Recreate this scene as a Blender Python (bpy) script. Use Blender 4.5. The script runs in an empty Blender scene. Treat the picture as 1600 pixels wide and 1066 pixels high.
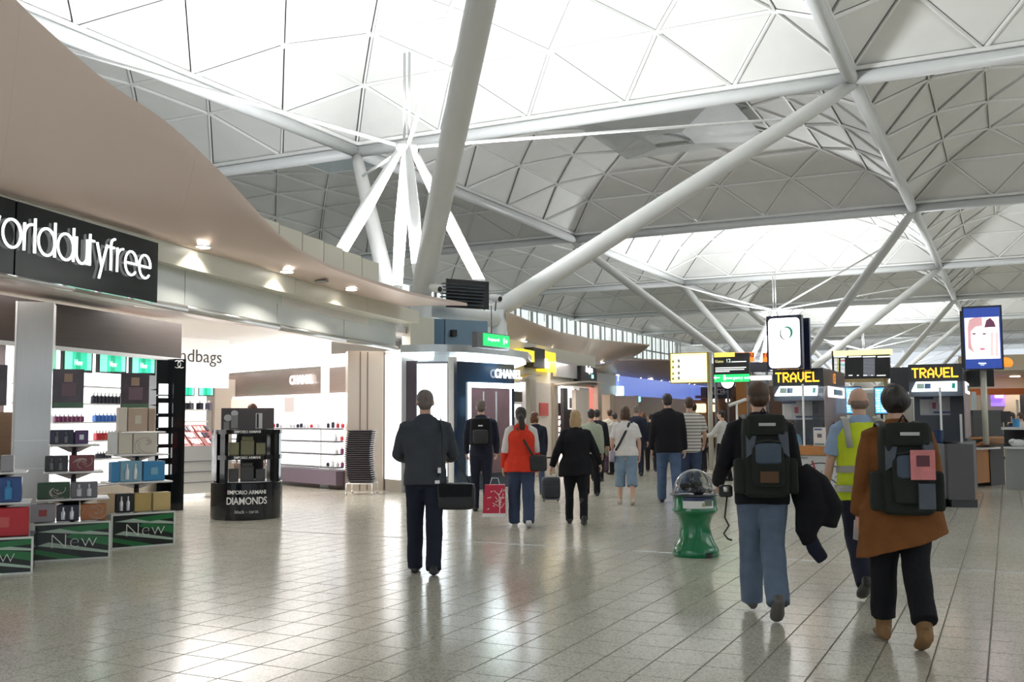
import bpy, bmesh, math, random
from mathutils import Vector, Matrix
import numpy as np
random.seed(7)
S = bpy.context.scene
COL = S.collection
PI = math.pi

# ------------------------------------------------------------------ camera
FPX = 1566.472
YAW, PITCH, ROLL = 0.45836, 0.075516, -0.005978
EYE = Vector((0, 0, 1.52))
def cam_axes():
    cy, sy, cp, sp = math.cos(YAW), math.sin(YAW), math.cos(PITCH), math.sin(PITCH)
    F = Vector((-sy*cp, cy*cp, sp)); r = Vector((cy, sy, 0)); u = r.cross(F)
    c, s = math.cos(ROLL), math.sin(ROLL)
    return c*r + s*u, c*u - s*r, F
RT, UP, FW = cam_axes()
cd = bpy.data.cameras.new('camera'); cam = bpy.data.objects.new('camera', cd); COL.objects.link(cam)
cd.sensor_fit = 'HORIZONTAL'; cd.sensor_width = 36; cd.lens = FPX/1600*36; cd.clip_end = 600
cam.matrix_world = Matrix(((RT.x, UP.x, -FW.x, EYE.x), (RT.y, UP.y, -FW.y, EYE.y), (RT.z, UP.z, -FW.z, EYE.z), (0, 0, 0, 1)))
S.camera = cam

# ------------------------------------------------------------------ world, view, area lights
S.view_settings.view_transform = 'Standard'; S.view_settings.look = 'None'
S.view_settings.gamma = 1; S.view_settings.use_curve_mapping = False
S.view_settings.exposure = 0.2
S.cycles.use_denoising = True
S.cycles.max_bounces = 6; S.cycles.diffuse_bounces = 4; S.cycles.glossy_bounces = 3; S.cycles.transmission_bounces = 6
S.cycles.caustics_reflective = False; S.cycles.caustics_refractive = False
S.cycles.sample_clamp_indirect = 4.0
W = bpy.data.worlds.new('world'); S.world = W; W.use_nodes = True
bg = W.node_tree.nodes['Background']; bg.inputs[0].default_value = (0.86, 0.93, 1.0, 1); bg.inputs[1].default_value = 0.8

def area(name, loc, target, sx, sy, power, color=(1, 1, 1), spread=PI):
    d = bpy.data.lights.new(name, 'AREA'); d.shape = 'RECTANGLE'; d.size = sx; d.size_y = sy; d.energy = power; d.color = color; d.spread = spread
    o = bpy.data.objects.new(name, d); COL.objects.link(o); o.location = loc
    o.rotation_euler = (Vector(target)-Vector(loc)).to_track_quat('-Z', 'Y').to_euler()
    return o
def spot(name, loc, target, power, ang, color=(1, 1, 1), r=0.08, blend=0.4):
    d = bpy.data.lights.new(name, 'SPOT'); d.energy = power; d.color = color; d.spot_size = ang; d.spot_blend = blend; d.shadow_soft_size = r
    o = bpy.data.objects.new(name, d); COL.objects.link(o); o.location = loc
    o.rotation_euler = (Vector(target)-Vector(loc)).to_track_quat('-Z', 'Y').to_euler()
    return o

# grid of the roof: domes DX by DY, springing at ZR; a steel tree stands under every other dome
X0, Y0, DX, DY, ZR = -21.69, 9.556, 17.876, 21.24, 11.824
def corner(i, k): return Vector((X0+DX*i, Y0+DY*k, ZR))
TREES = [(0, 0), (0, 2), (0, 4), (0, 6), (2, 0), (2, 2), (2, 4), (-2, 0), (-2, 2), (-2, 4), (-2, 6), (0, -2)]
def tree_center(i, k): c = corner(i, k); return Vector((c.x+DX/2, c.y+DY/2, 0))
for (i, k) in TREES:                       # uplights inside each steel tree
    c = tree_center(i, k)
    area('tree_uplight', (c.x, c.y, 4.9), (c.x, c.y, 12), 3.2, 3.6, {(0, 0): 3200, (0, 2): 3100}.get((i, k), 3600), (0.95, 0.98, 1.0))

# ------------------------------------------------------------------ pixel -> world helpers (1600x1066)
def ray(u, v): return RT*((u-800)/FPX) + UP*((533-v)/FPX) + FW
def ZP(u, v, z): d = ray(u, v); return EYE + d*((z-EYE.z)/d.z)
def G(u, v): return ZP(u, v, 0)
def XP(u, v, x): d = ray(u, v); return EYE + d*(x/d.x)
def DP(u, v, dep): return EYE + ray(u, v)*dep
def LP(u, v, a, b):                         # on the vertical plane through ground points a, b
    n = Vector((b[1]-a[1], a[0]-b[0], 0)); d = ray(u, v); return EYE + d*((Vector((a[0], a[1], 0))-EYE).dot(n)/d.dot(n))

# ------------------------------------------------------------------ materials
MATS = {}
def mat(name, color, rough=0.5, metal=0.0, noise=0.06, nscale=8.0, bump=0.0, bscale=60.0, emit=None, estr=0.0, alpha=1.0, trans=0.0, ior=1.45, coat=0.0, spec=0.5, stretch=None):
    if name in MATS: return MATS[name]
    m = bpy.data.materials.new(name); m.use_nodes = True; nt = m.node_tree; b = nt.nodes['Principled BSDF']; L = nt.links.new
    b.inputs['Roughness'].default_value = rough; b.inputs['Metallic'].default_value = metal
    b.inputs['Specular IOR Level'].default_value = spec
    tc = nt.nodes.new('ShaderNodeTexCoord'); mp = nt.nodes.new('ShaderNodeMapping'); L(tc.outputs['Object'], mp.inputs[0])
    if stretch: mp.inputs['Scale'].default_value = stretch
    nz = nt.nodes.new('ShaderNodeTexNoise'); nz.inputs['Scale'].default_value = nscale; nz.inputs['Detail'].default_value = 3; L(mp.outputs[0], nz.inputs['Vector'])
    mx = nt.nodes.new('ShaderNodeMix'); mx.data_type = 'RGBA'
    c = Vector(color[:3]); mx.inputs[6].default_value = (*[max(0, x*(1-noise)) for x in c], 1); mx.inputs[7].default_value = (*[min(1, x*(1+noise)) for x in c], 1)
    L(nz.outputs['Fac'], mx.inputs[0]); L(mx.outputs[2], b.inputs['Base Color'])
    if bump:
        n2 = nt.nodes.new('ShaderNodeTexNoise'); n2.inputs['Scale'].default_value = bscale; L(mp.outputs[0], n2.inputs['Vector'])
        bp = nt.nodes.new('ShaderNodeBump'); bp.inputs['Strength'].default_value = bump; bp.inputs['Distance'].default_value = 0.01
        L(n2.outputs['Fac'], bp.inputs['Height']); L(bp.outputs[0], b.inputs['Normal'])
    if emit: b.inputs['Emission Color'].default_value = (*emit, 1); b.inputs['Emission Strength'].default_value = estr
    if trans: b.inputs['Transmission Weight'].default_value = trans; b.inputs['IOR'].default_value = ior
    if alpha < 1: b.inputs['Alpha'].default_value = alpha
    if coat: b.inputs['Coat Weight'].default_value = coat; b.inputs['Coat Roughness'].default_value = 0.05
    MATS[name] = m; return m
def glow(name, color, s): return mat(name, color, 0.4, emit=color, estr=s, noise=0.0)

# ------------------------------------------------------------------ mesh builder
class MB:
    def __init__(s): s.v = []; s.f = []; s.m = []; s.cur = 0
    def add(s, vs, fs):
        o = len(s.v); s.v += [tuple(p) for p in vs]; s.f += [tuple(i+o for i in f) for f in fs]; s.m += [s.cur]*len(fs); return s
    def box(s, c, d, rz=0.0, M=None):
        x, y, z = d[0]/2, d[1]/2, d[2]/2
        vs = [Vector((a*x, b*y, e*z)) for e in (-1, 1) for a, b in ((-1, -1), (1, -1), (1, 1), (-1, 1))]
        R = Matrix.Rotation(rz, 3, 'Z') if M is None else M
        return s.add([R@p+Vector(c) for p in vs], [(3, 2, 1, 0), (4, 5, 6, 7), (0, 1, 5, 4), (1, 2, 6, 5), (2, 3, 7, 6), (3, 0, 4, 7)])
    def bbox(s, c, d, bev=0.01, rz=0.0):      # box with chamfered edges
        x, y, z = d[0]/2, d[1]/2, d[2]/2; b = min(bev, x*.9, y*.9, z*.9)
        rings = []
        for zz, k in ((-z, b), (-z+b, 0), (z-b, 0), (z, b)):
            X, Y = x-k, y-k; rings.append([(-X+b-k*0, -Y, zz), (X-b, -Y, zz), (X, -Y+b, zz), (X, Y-b, zz), (X-b, Y, zz), (-X+b, Y, zz), (-X, Y-b, zz), (-X, -Y+b, zz)])
        R = Matrix.Rotation(rz, 3, 'Z')
        return s.loft([[R@Vector(p)+Vector(c) for p in r] for r in rings])
    def loft(s, rings, caps=True, closed=True):
        n = len(rings[0]); vs = [p for r in rings for p in r]; fs = []
        for a in range(len(rings)-1):
            for j in range(n if closed else n-1):
                k = (j+1) % n; fs.append((a*n+j, a*n+k, (a+1)*n+k, (a+1)*n+j))
        if caps and closed: fs.append(tuple(range(n-1, -1, -1))); fs.append(tuple((len(rings)-1)*n+j for j in range(n)))
        return s.add(vs, fs)
    def tube(s, pts, rad, n=10, caps=True, ref=None, sq=1.0):
        pts = [Vector(p) for p in pts]; N = len(pts)
        if not hasattr(rad, '__len__'): rad = [rad]*N
        rings = []; r0 = None
        for i in range(N):
            t = (pts[min(i+1, N-1)]-pts[max(i-1, 0)]).normalized()
            if r0 is None:
                r0 = Vector(ref) if ref else (Vector((1, 0, 0)) if abs(t.x) < .9 else Vector((0, 1, 0)))
            x = (r0-t*r0.dot(t)).normalized(); y = t.cross(x); r0 = x
            rx, ry = rad[i] if hasattr(rad[i], '__len__') else (rad[i], rad[i])
            rings.append([pts[i]+x*(rx*math.cos(2*PI*j/n))+y*(ry*math.sin(2*PI*j/n)) for j in range(n)])
        return s.loft(rings, caps)
    def bar(s, a, b, w, h, up=(0, 0, 1)):      # rectangular section
        a, b = Vector(a), Vector(b); t = (b-a).normalized(); u = Vector(up); x = t.cross(u)
        if x.length < 1e-4: x = t.cross(Vector((1, 0, 0)))
        x.normalize(); y = x.cross(t)
        rg = [[p+x*(w/2*i)+y*(h/2*j) for i, j in ((-1, -1), (1, -1), (1, 1), (-1, 1))] for p in (a, b)]
        return s.loft(rg)
    def lathe(s, prof, n=24, c=(0, 0, 0)):
        rings = [[(c[0]+r*math.cos(2*PI*j/n), c[1]+r*math.sin(2*PI*j/n), c[2]+z) for j in range(n)] for r, z in prof]
        return s.loft(rings)
    def ell(s, c, r, n=12, m=8, M=None):
        rings = []
        for i in range(m+1):
            a = PI*i/m; q = max(math.sin(a), .02)
            ring = [Vector((r[0]*q*math.cos(2*PI*j/n), r[1]*q*math.sin(2*PI*j/n), -r[2]*math.cos(a))) for j in range(n)]
            rings.append([(M@p if M else p)+Vector(c) for p in ring])
        return s.loft(rings)
    def prism(s, poly, a, b):                  # polygon in xy extruded z a..b
        return s.loft([[(x, y, a) for x, y in poly], [(x, y, b) for x, y in poly]])
    def plate(s, pts, th):                     # planar polygon with thickness along its normal
        pts = [Vector(p) for p in pts]; n = (pts[1]-pts[0]).cross(pts[2]-pts[0]).normalized()*th
        return s.loft([[p-n for p in pts], pts])
    def grid(s, P, th=None):                   # P[i][j] points; optional thickness vector
        R, C = len(P), len(P[0]); vs = [p for r in P for p in r]
        fs = [(i*C+j, i*C+j+1, (i+1)*C+j+1, (i+1)*C+j) for i in range(R-1) for j in range(C-1)]
        if th is not None:
            t = Vector(th); n = R*C; vs += [Vector(p)+t for p in vs[:n]]
            fs += [(n+(i+1)*C+j, n+(i+1)*C+j+1, n+i*C+j+1, n+i*C+j) for i in range(R-1) for j in range(C-1)]
            for i in range(R-1): fs += [(i*C, (i+1)*C, n+(i+1)*C, n+i*C), (i*C+C-1, n+i*C+C-1, n+(i+1)*C+C-1, (i+1)*C+C-1)]
            for j in range(C-1): fs += [(j+1, j, n+j, n+j+1), ((R-1)*C+j, (R-1)*C+j+1, n+(R-1)*C+j+1, n+(R-1)*C+j)]
        return s.add(vs, fs)
    def mesh(s, name, mats, smooth=False):
        me = bpy.data.meshes.new(name); me.from_pydata(s.v, [], s.f)
        for m in (mats if isinstance(mats, (list, tuple)) else [mats]): me.materials.append(m)
        if any(s.m): me.polygons.foreach_set('material_index', s.m)
        bm = bmesh.new(); bm.from_mesh(me); bmesh.ops.recalc_face_normals(bm, faces=bm.faces); bm.to_mesh(me); bm.free()
        if smooth:
            me.polygons.foreach_set('use_smooth', [True]*len(me.polygons))
            if smooth != 'all': me.set_sharp_from_angle(angle=math.radians(40))
        me.update(); return me
    def build(s, name, mats, parent=None, smooth=False, loc=None, rz=None):
        o = bpy.data.objects.new(name, s.mesh(name, mats, smooth)); COL.objects.link(o)
        if parent is not None: o.parent = parent
        if loc is not None: o.location = loc
        if rz is not None: o.rotation_euler = (0, 0, rz)
        return o
def tag(o, label=None, cat=None, group=None, kind=None):
    if label: o['label'] = label
    if cat: o['category'] = cat
    if group: o['group'] = group
    if kind: o['kind'] = kind
    return o
def thing(name, label, cat, loc=(0, 0, 0), rz=0.0, group=None, kind=None):
    o = bpy.data.objects.new(name, None); COL.objects.link(o); o.location = loc; o.rotation_euler = (0, 0, rz); o.empty_display_size = .2
    return tag(o, label, cat, group, kind)
def kids(o): return [c for c in COL.objects if c.parent == o]
def dup(root, loc, rz=None, label=None):
    def cp(o, par):
        c = o.copy(); COL.objects.link(c)
        if par is not None: c.parent = par
        for ch in CH.get(o.name, []): cp(ch, c)
        return c
    CH = {}
    for o in COL.objects:
        if o.parent: CH.setdefault(o.parent.name, []).append(o)
    r = cp(root, None); r.location = loc
    if rz is not None: r.rotation_euler = (0, 0, rz)
    if label: r['label'] = label
    return r
def ordn(k): return ('first second third fourth fifth sixth seventh eighth ninth tenth eleventh twelfth thirteenth fourteenth fifteenth sixteenth seventeenth eighteenth nineteenth twentieth twenty-first twenty-second twenty-third twenty-fourth'.split())[k]
def text_mesh(txt, size, ext=0.004, bold=0.0, align='CENTER', space=1.0, sx=1.0):
    cu = bpy.data.curves.new('lettering', 'FONT'); cu.body = txt; cu.size = size; cu.extrude = ext; cu.offset = bold; cu.align_x = align; cu.align_y = 'CENTER'; cu.space_character = space
    cu.resolution_u = 3
    o = bpy.data.objects.new('lettering', cu); COL.objects.link(o)
    dg = bpy.context.evaluated_depsgraph_get(); me = bpy.data.meshes.new_from_object(o.evaluated_get(dg))
    bpy.data.objects.remove(o); bpy.data.curves.remove(cu)
    if sx != 1.0: me.transform(Matrix.Diagonal((sx, 1, 1, 1)))
    return me
def frame(O, right, up=(0, 0, 1)):             # matrix: x = right, y = up, z = towards viewer
    r = Vector(right).normalized(); u = Vector(up); n = r.cross(u).normalized(); u = n.cross(r)
    return Matrix(((r.x, u.x, n.x, O[0]), (r.y, u.y, n.y, O[1]), (r.z, u.z, n.z, O[2]), (0, 0, 0, 1)))
def letters(txt, size, m, Mx, parent=None, name='lettering', **k):
    me = text_mesh(txt, size, **k); me.materials.clear(); me.materials.append(m)
    o = bpy.data.objects.new(name, me); COL.objects.link(o)
    if parent is not None:
        o.parent = parent; o.matrix_local = Mx
    else: o.matrix_world = Mx
    return o
# ------------------------------------------------------------------ floor of small terrazzo tiles
def terrazzo():
    m = bpy.data.materials.new('terrazzo'); m.use_nodes = True; nt = m.node_tree; b = nt.nodes['Principled BSDF']; L = nt.links.new
    tc = nt.nodes.new('ShaderNodeTexCoord')
    geo = nt.nodes.new('ShaderNodeNewGeometry')
    n1 = nt.nodes.new('ShaderNodeTexNoise'); n1.inputs['Scale'].default_value = 0.35; n1.inputs['Detail'].default_value = 3; L(geo.outputs['Position'], n1.inputs['Vector'])
    n2 = nt.nodes.new('ShaderNodeTexVoronoi'); n2.inputs['Scale'].default_value = 90; L(geo.outputs['Position'], n2.inputs['Vector'])
    r = nt.nodes.new('ShaderNodeValToRGB'); r.color_ramp.elements[0].color = (.36, .35, .28, 1); r.color_ramp.elements[1].color = (.66, .62, .53, 1); r.color_ramp.elements[0].position = .12; r.color_ramp.elements[1].position = .55
    L(n2.outputs['Color'], r.inputs[0])
    mx = nt.nodes.new('ShaderNodeMix'); mx.data_type = 'RGBA'; mx.blend_type = 'MULTIPLY'; mx.inputs[0].default_value = .35
    r2 = nt.nodes.new('ShaderNodeValToRGB'); r2.color_ramp.elements[0].color = (.72, .72, .7, 1); r2.color_ramp.elements[1].color = (1, 1, 1, 1); r2.color_ramp.elements[0].position = .3; r2.color_ramp.elements[1].position = .7
    L(n1.outputs['Fac'], r2.inputs[0]); L(r.outputs[0], mx.inputs[6]); L(r2.outputs[0], mx.inputs[7])
    L(mx.outputs[2], b.inputs['Base Color'])
    mr = nt.nodes.new('ShaderNodeMapRange'); mr.inputs[3].default_value = .13; mr.inputs[4].default_value = .22; L(n1.outputs['Fac'], mr.inputs[0]); L(mr.outputs[0], b.inputs['Roughness'])
    b.inputs['Specular IOR Level'].default_value = .62
    n3 = nt.nodes.new('ShaderNodeTexNoise'); n3.inputs['Scale'].default_value = 5; L(geo.outputs['Position'], n3.inputs['Vector'])
    bp = nt.nodes.new('ShaderNodeBump'); bp.inputs['Strength'].default_value = .05; bp.inputs['Distance'].default_value = .01; L(n3.outputs['Fac'], bp.inputs['Height']); L(bp.outputs[0], b.inputs['Normal'])
    return m
TERR = terrazzo()
GROUT = mat('grout', (.30, .285, .25), .5)
floor = MB().box((-8, 60, -.06), (140, 190, .1)).build('floor', GROUT); tag(floor, kind='structure')
TX, TY, TXO, TYO = .3115, .3715, -4.53, 7.22
def tile_me(name, tx, ty, gap=.004):
    b = MB(); x, y = tx/2-gap, ty/2-gap
    b.add([(-x, -y, -.012), (x, -y, -.012), (x, y, -.012), (-x, y, -.012), (-x+.002, -y+.002, 0), (x-.002, -y+.002, 0), (x-.002, y-.002, 0), (-x+.002, y-.002, 0)],
          [(4, 5, 6, 7), (0, 1, 5, 4), (1, 2, 6, 5), (2, 3, 7, 6), (3, 0, 4, 7)])
    return b
tile_mesh = tile_me('tile', TX, TY).mesh('tile', TERR)
cells = []
for a in range(-70, 60):
    for c in range(-20, 90):
        x, y = TXO+(a+.5)*TX, TYO+(c+.5)*TY
        d = (Vector((x, y, 0))-EYE); dep = d.dot(FW)
        dep_ = max(dep, .5)
        u, v = 800+FPX*d.dot(RT)/dep_, 533-FPX*d.dot(UP)/dep_
        cells.append((dep, dep > 1.5 and -80 < u < 1680 and v < 1100, x, y))
vis = sorted(c for c in cells if c[1])[:290]
vs = set((c[2], c[3]) for c in vis)
for _, _, x, y in vis:
    o = bpy.data.objects.new('tile', tile_mesh); COL.objects.link(o); o.parent = floor; o.location = (x, y, 0)
rest = MB(); tb = tile_me('tile', TX, TY)
for dep, _, x, y in cells:
    if (x, y) in vs: continue
    rest.add([(p[0]+x, p[1]+y, p[2]) for p in tb.v], tb.f)
tag(rest.build('floor_tiling', TERR, floor), kind='stuff')
# beyond the tiled area the same stone runs on as one slab; real joints are under a pixel there
ymax = TYO+90*TY
far = MB()
far.box((-8, (ymax+155)/2, -.006), (140, 155-ymax, .012)); far.box(((TXO-70*TX-78)/2, (ymax-35)/2, -.006), (78+TXO-70*TX, ymax+35, .012)); far.box(((TXO+60*TX+62)/2, (ymax-35)/2, -.006), (62-TXO-60*TX, ymax+35, .012))
tag(far.build('floor_slab', TERR, floor), kind='stuff')
STRIP = mat('floor_strip_metal', (.8, .8, .78), .25, .9)
strip = MB().box((-6, 10.92, .001), (30, .018, .008)).build('joint_strip', STRIP, floor)

# ------------------------------------------------------------------ ceiling: lattice domes
PANEL = mat('ceiling_panel', (.80, .80, .775), .55, 0, .05, 1.2)
RIB = mat('ceiling_rib', (.86, .86, .84), .45)
TUBE = mat('steel_tube', (.74, .76, .76), .38, 0, .03, 3)
TUBE_B = mat('steel_branch', (.66, .66, .64), .38, 0, .05, 2)
GLASSY = mat('rooflight_pane', (.75, .85, .9), .2, 0, emit=(.8, .9, 1), estr=.0)
ZPROF = [0, 1.36, 2.14, 2.62, 2.92]
def node(side, r, j):
    t = .1*r; a = t+.2*j; z = ZPROF[r]
    p = {'s': (a, t), 'e': (1-t, a), 'n': (1-a, 1-t), 'w': (t, 1-a)}[side]
    return Vector((p[0]*DX, p[1]*DY, z))
tri_meshes = []; rib_edges = set()
def edge(a, b):
    k = tuple(sorted([tuple(round(x, 3) for x in a), tuple(round(x, 3) for x in b)])); rib_edges.add(k)
for side in 'senw':
    for r in range(4):
        n = 5-r
        for j in range(n):
            T = [(node(side, r, j), node(side, r, j+1), node(side, r+1, j))]
            if j < n-1: T.append((node(side, r, j+1), node(side, r+1, j+1), node(side, r+1, j)))
            for t in T:
                c = (t[0]+t[1]+t[2])/3; q = [p+(c-p)*.062 for p in t]
                nr = (q[1]-q[0]).cross(q[2]-q[0]).normalized()
                if nr.z < 0: nr = -nr
                q = [p+nr*.05 for p in q]
                b = MB().loft([q, [p+nr*.06 for p in q]])
                tri_meshes.append(b)
                for a in range(3): edge(t[a], t[(a+1) % 3])
PM = [b.mesh('panel', PANEL) for b in tri_meshes]
ribs = MB()
for a, b in rib_edges:
    if a[2] == 0 and b[2] == 0: continue
    ribs.bar(a, b, .065, .10)
RIBME = ribs.mesh('lattice_rib', RIB)
tubes = MB()
for a, b in (((0, 0, -.3), (DX, 0, -.3)), ((0, 0, -.3), (0, DY, -.3))):
    tubes.tube([a, b], .21, 12)
etubes = [MB().tube([(0, 0, -.3), (DX, 0, -.3)], .21, 12).mesh('edge_tube', TUBE, 'all'), MB().tube([(0, 0, -.3), (0, DY, -.3)], .21, 12).mesh('edge_tube', TUBE, 'all')]
trims = MB().bar((0, 0, -.02), (DX, 0, -.02), .3, .12).bar((0, 0, -.02), (0, DY, -.02), .3, .12)
TRIMME = trims.mesh('gutter_trim', RIB)
skyme = MB()
z4 = ZPROF[4]; A = [Vector((DX*a, DY*b, z4)) for a, b in ((.4, .4), (.6, .4), (.6, .6), (.4, .6))]; top = Vector((DX/2, DY/2, z4+.5))
sky_panes = [MB().plate([A[k]+(top-A[k])*.03, A[(k+1) % 4]+(top-A[(k+1) % 4])*.03, top], .04).mesh('rooflight_pane', GLASSY) for k in range(4)]
# shading reflectors hung below the rooflights
REFL = mat('hung_reflector', (.62, .64, .63), .5, 0, .1, 1.5, alpha=.55)
hung = []
for k in range(4):
    a, b = A[k], A[(k+1) % 4]; c = Vector((DX/2, DY/2, z4)); o = c+(a-c)*1.9; p = c+(b-c)*1.9
    q = [Vector((o.x, o.y, z4-.75)), Vector((p.x, p.y, z4-.75)), Vector((c.x+(p.x-c.x)*.25, c.y+(p.y-c.y)*.25, z4-1.25)), Vector((c.x+(o.x-c.x)*.25, c.y+(o.y-c.y)*.25, z4-1.25))]
    hung.append(MB().plate(q, .03).mesh('reflector', REFL))
shell = MB()                                  # weather skin over the panels
P8 = []
for r in range(5):
    t = .1*r; P8.append([(t*DX, t*DY, ZPROF[r]+.22), ((1-t)*DX, t*DY, ZPROF[r]+.22), ((1-t)*DX, (1-t)*DY, ZPROF[r]+.22), (t*DX, (1-t)*DY, ZPROF[r]+.22)])
shell.loft(P8, caps=False); SHELLME = shell.mesh('weather_skin', mat('skin_grey', (.2, .2, .2), .8))
def put(me, par, name=None):
    o = bpy.data.objects.new(name or me.name.split('.')[0], me); COL.objects.link(o); o.parent = par; return o
ALLPAN = MB()
for b in tri_meshes: ALLPAN.add(b.v, b.f)
ALLPANME = ALLPAN.mesh('panelling', PANEL)
near = {(-1, 0), (-1, 1), (-1, 2), (0, 0), (0, 1), (0, 2), (0, 3), (1, 0), (1, 1), (1, 2)}
for i in range(-2, 3):
    for k in range(-2, 8):
        if k < 0 and i not in (-1, 0, 1): continue
        d = bpy.data.objects.new('ceiling', None); COL.objects.link(d); d.location = corner(i, k); tag(d, kind='structure')
        if (i, k) in near:
            for me in PM: put(me, d)
        else: tag(put(ALLPANME, d), kind='stuff')
        tag(put(RIBME, d), kind='stuff'); put(SHELLME, d)
        for me in etubes: put(me, d)
        tag(put(TRIMME, d), kind='stuff')
        for me in sky_panes: put(me, d)
        if (i, k) in {(0, 1), (0, 3), (0, 0), (0, 2)}:
            for me in hung: put(me, d)

# ------------------------------------------------------------------ steel trees
STRUT = mat('strut_white', (.9, .9, .89), .35, 0, .02)
LX, LY = 1.5, 1.8; LZ = 4.15; NZ = 7.95
names = {(0, 0): 'pale grey steel tree column with four splayed branches rising from the curved shop pod',
         (0, 2): 'pale grey steel tree column with splayed branches standing behind the left lit board',
         (0, 4): 'third steel tree column along the hall, behind the departures board'}
for (i, k) in TREES:
    if (i, k) not in ((0, 0), (0, 2), (0, 4), (0, 6), (2, 2), (2, 4), (-2, 2)): continue
    c = tree_center(i, k)
    lab = names.get((i, k)) or {(0, 6): 'most distant steel tree column down the middle of the hall', (2, 2): 'steel tree column off to the right beyond the food hall', (2, 4): 'small distant steel tree column at the far right', (-2, 2): 'steel tree column left of the shops, seen past the curved soffit'}[(i, k)]
    t = thing('steel_tree', lab, 'column', c)
    for sx in (-1, 1):
        for sy in (-1, 1):
            f = Vector((sx*LX, sy*LY, 3.43 if (i, k) == (0, 0) and sx < 0 else 0)); h = Vector((sx*LX, sy*LY, LZ)); e = Vector((sx*DX/2, sy*DY/2, ZR-.45))
            MB().tube([f, h], .24, 14).build('leg', TUBE, t, 'all')
            d = (e-h).normalized()
            MB().tube([h-d*.1, h+d*.5, h+(e-h)*.5, e-d*1.2, e], [.21, .235, .245, .22, .17], 14).build('branch', TUBE_B, t, 'all')
            n = Vector((sx*.12, sy*.12, NZ)); g = h+Vector((-sx*.1, -sy*.1, .15)); dd = n-g
            MB().tube([g, g+dd*.04, g+dd*.12, g+dd*.55, n-dd*.05, n], [.04, .05, .13, .16, .10, .06], 8).build('strut', STRUT, t, 'all')
            a = Vector((sx*.15, sy*.15, NZ+.1)); z = e-Vector((sx*1.3, sy*1.54, 1.26))
            MB().tube([a, z], .045, 6).build('tie_rod', STRUT, t, 'all')
            MB().tube([z, z+(e-z)*.25], [.08, .1], 8).build('rod_end', TUBE_B, t, 'all')
    MB().lathe([(.1, NZ-.15), (.26, NZ-.05), (.28, NZ+.12), (.12, NZ+.2)], 16).build('hub', STRUT, t, 'all')
    hb = MB()
    for a, b in (((-LX, -LY), (LX, -LY)), ((LX, -LY), (LX, LY)), ((LX, LY), (-LX, LY)), ((-LX, LY), (-LX, -LY))):
        MB().tube([(a[0], a[1], LZ-.25), (b[0], b[1], LZ-.25)], .19, 12).build('tie_beam', TUBE, t, 'all')
    for sx in (-1, 1): MB().tube([(sx*.07, 0, NZ+.2), (sx*.07, 0, NZ+2.4)], .035, 6).build('mast_rod', STRUT, t, 'all')
# ================================================================== shops on the left
def T(loc): return Matrix.Translation(loc)
def B(mb, name, m, root=None, smooth=False):     # mesh in world coordinates under an unrotated root
    o = mb.build(name, m, root, smooth)
    if root is not None and root.parent is None and root.type == 'EMPTY': o.location = -root.location
    return o
def BT(txt, size, m, Mx, root, name='lettering', **k):
    o = letters(txt, size, m, Matrix.Identity(4), None, name, **k); o.parent = root
    o.matrix_local = (T(-root.location) @ Mx) if root.type == 'EMPTY' else Mx
    return o
class Plane:                                     # vertical plane through ground points a (seen left) and b
    def __init__(s, a, b, back=0.0):
        s.a, s.b = Vector((a[0], a[1], 0)), Vector((b[0], b[1], 0)); s.r = (s.b-s.a).normalized(); s.n = Vector((s.r.y, -s.r.x, 0))
        if back: s.a -= s.n*back; s.b -= s.n*back
    def at(s, u, v): return LP(u, v, s.a, s.b)
    def off(s, back): return Plane(s.a-s.n*back, s.b-s.n*back)
    def rect(s, u0, v0, u1, v1):
        vm = (v0+v1)/2; um = (u0+u1)/2; L, R = s.at(u0, vm), s.at(u1, vm); t, bt = s.at(um, v0).z, s.at(um, v1).z
        return Vector((L.x, L.y, 0)), Vector((R.x, R.y, 0)), bt, t
    def box(s, mb, u0, v0, u1, v1, depth=.02, fwd=0.0, zs=None):
        L, R, z0, z1 = s.rect(u0, v0, u1, v1)
        if zs: z0, z1 = zs
        c = (L+R)/2 + s.n*(fwd-depth/2); c.z = (z0+z1)/2
        mb.box(c, ((R-L).length, depth, z1-z0), math.atan2(s.r.y, s.r.x)); return c
    def fr(s, u, v, fwd=.01): return frame(s.at(u, v)+s.n*fwd, s.r)
def seg_box(mb, a, b, z0, z1, th, fwd=0.0):      # wall piece between ground points a,b
    p = Plane(a, b); c = (p.a+p.b)/2+p.n*(fwd-th/2); c.z = (z0+z1)/2
    mb.box(c, ((p.b-p.a).length, th, z1-z0), math.atan2(p.r.y, p.r.x))
def poly_at(P, y):
    for a, b in zip(P, P[1:]):
        if y <= b[1] or b is P[-1]: t = (y-a[1])/(b[1]-a[1]); return Vector((a[0]+(b[0]-a[0])*t, y, 0))

WHITEP = mat('white_gloss_panel', (.80, .84, .83), .14, 0, .03, 2, coat=.5)
CREAM = mat('cream_panel', (.72, .69, .58), .4, 0, .04, 2)
SALMON = mat('soffit_metal', (.72, .58, .50), .36, .35, .05, .8)
SOFF2 = mat('soffit_metal_far', (.60, .50, .40), .35, .5, .06, .6)
BLACKG = mat('black_gloss', (.006, .008, .010), .1, 0, .1)
BLACK = mat('black_matt', (.015, .015, .017), .5)
DKWOOD = mat('dark_wood', (.045, .03, .024), .35, 0, .35, 3, stretch=(.4, .4, 12))
STEEL = mat('brushed_steel', (.62, .62, .60), .3, .85, .06, 4, stretch=(30, 30, 1))
CHAMP = mat('champagne_steel', (.66, .57, .47), .32, .75, .06, 4, stretch=(30, 30, 1))
ALU = mat('alu', (.75, .75, .74), .3, .7)
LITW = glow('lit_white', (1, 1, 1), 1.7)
LITW2 = glow('lit_white_soft', (1, 1, 1), 1.1)
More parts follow.
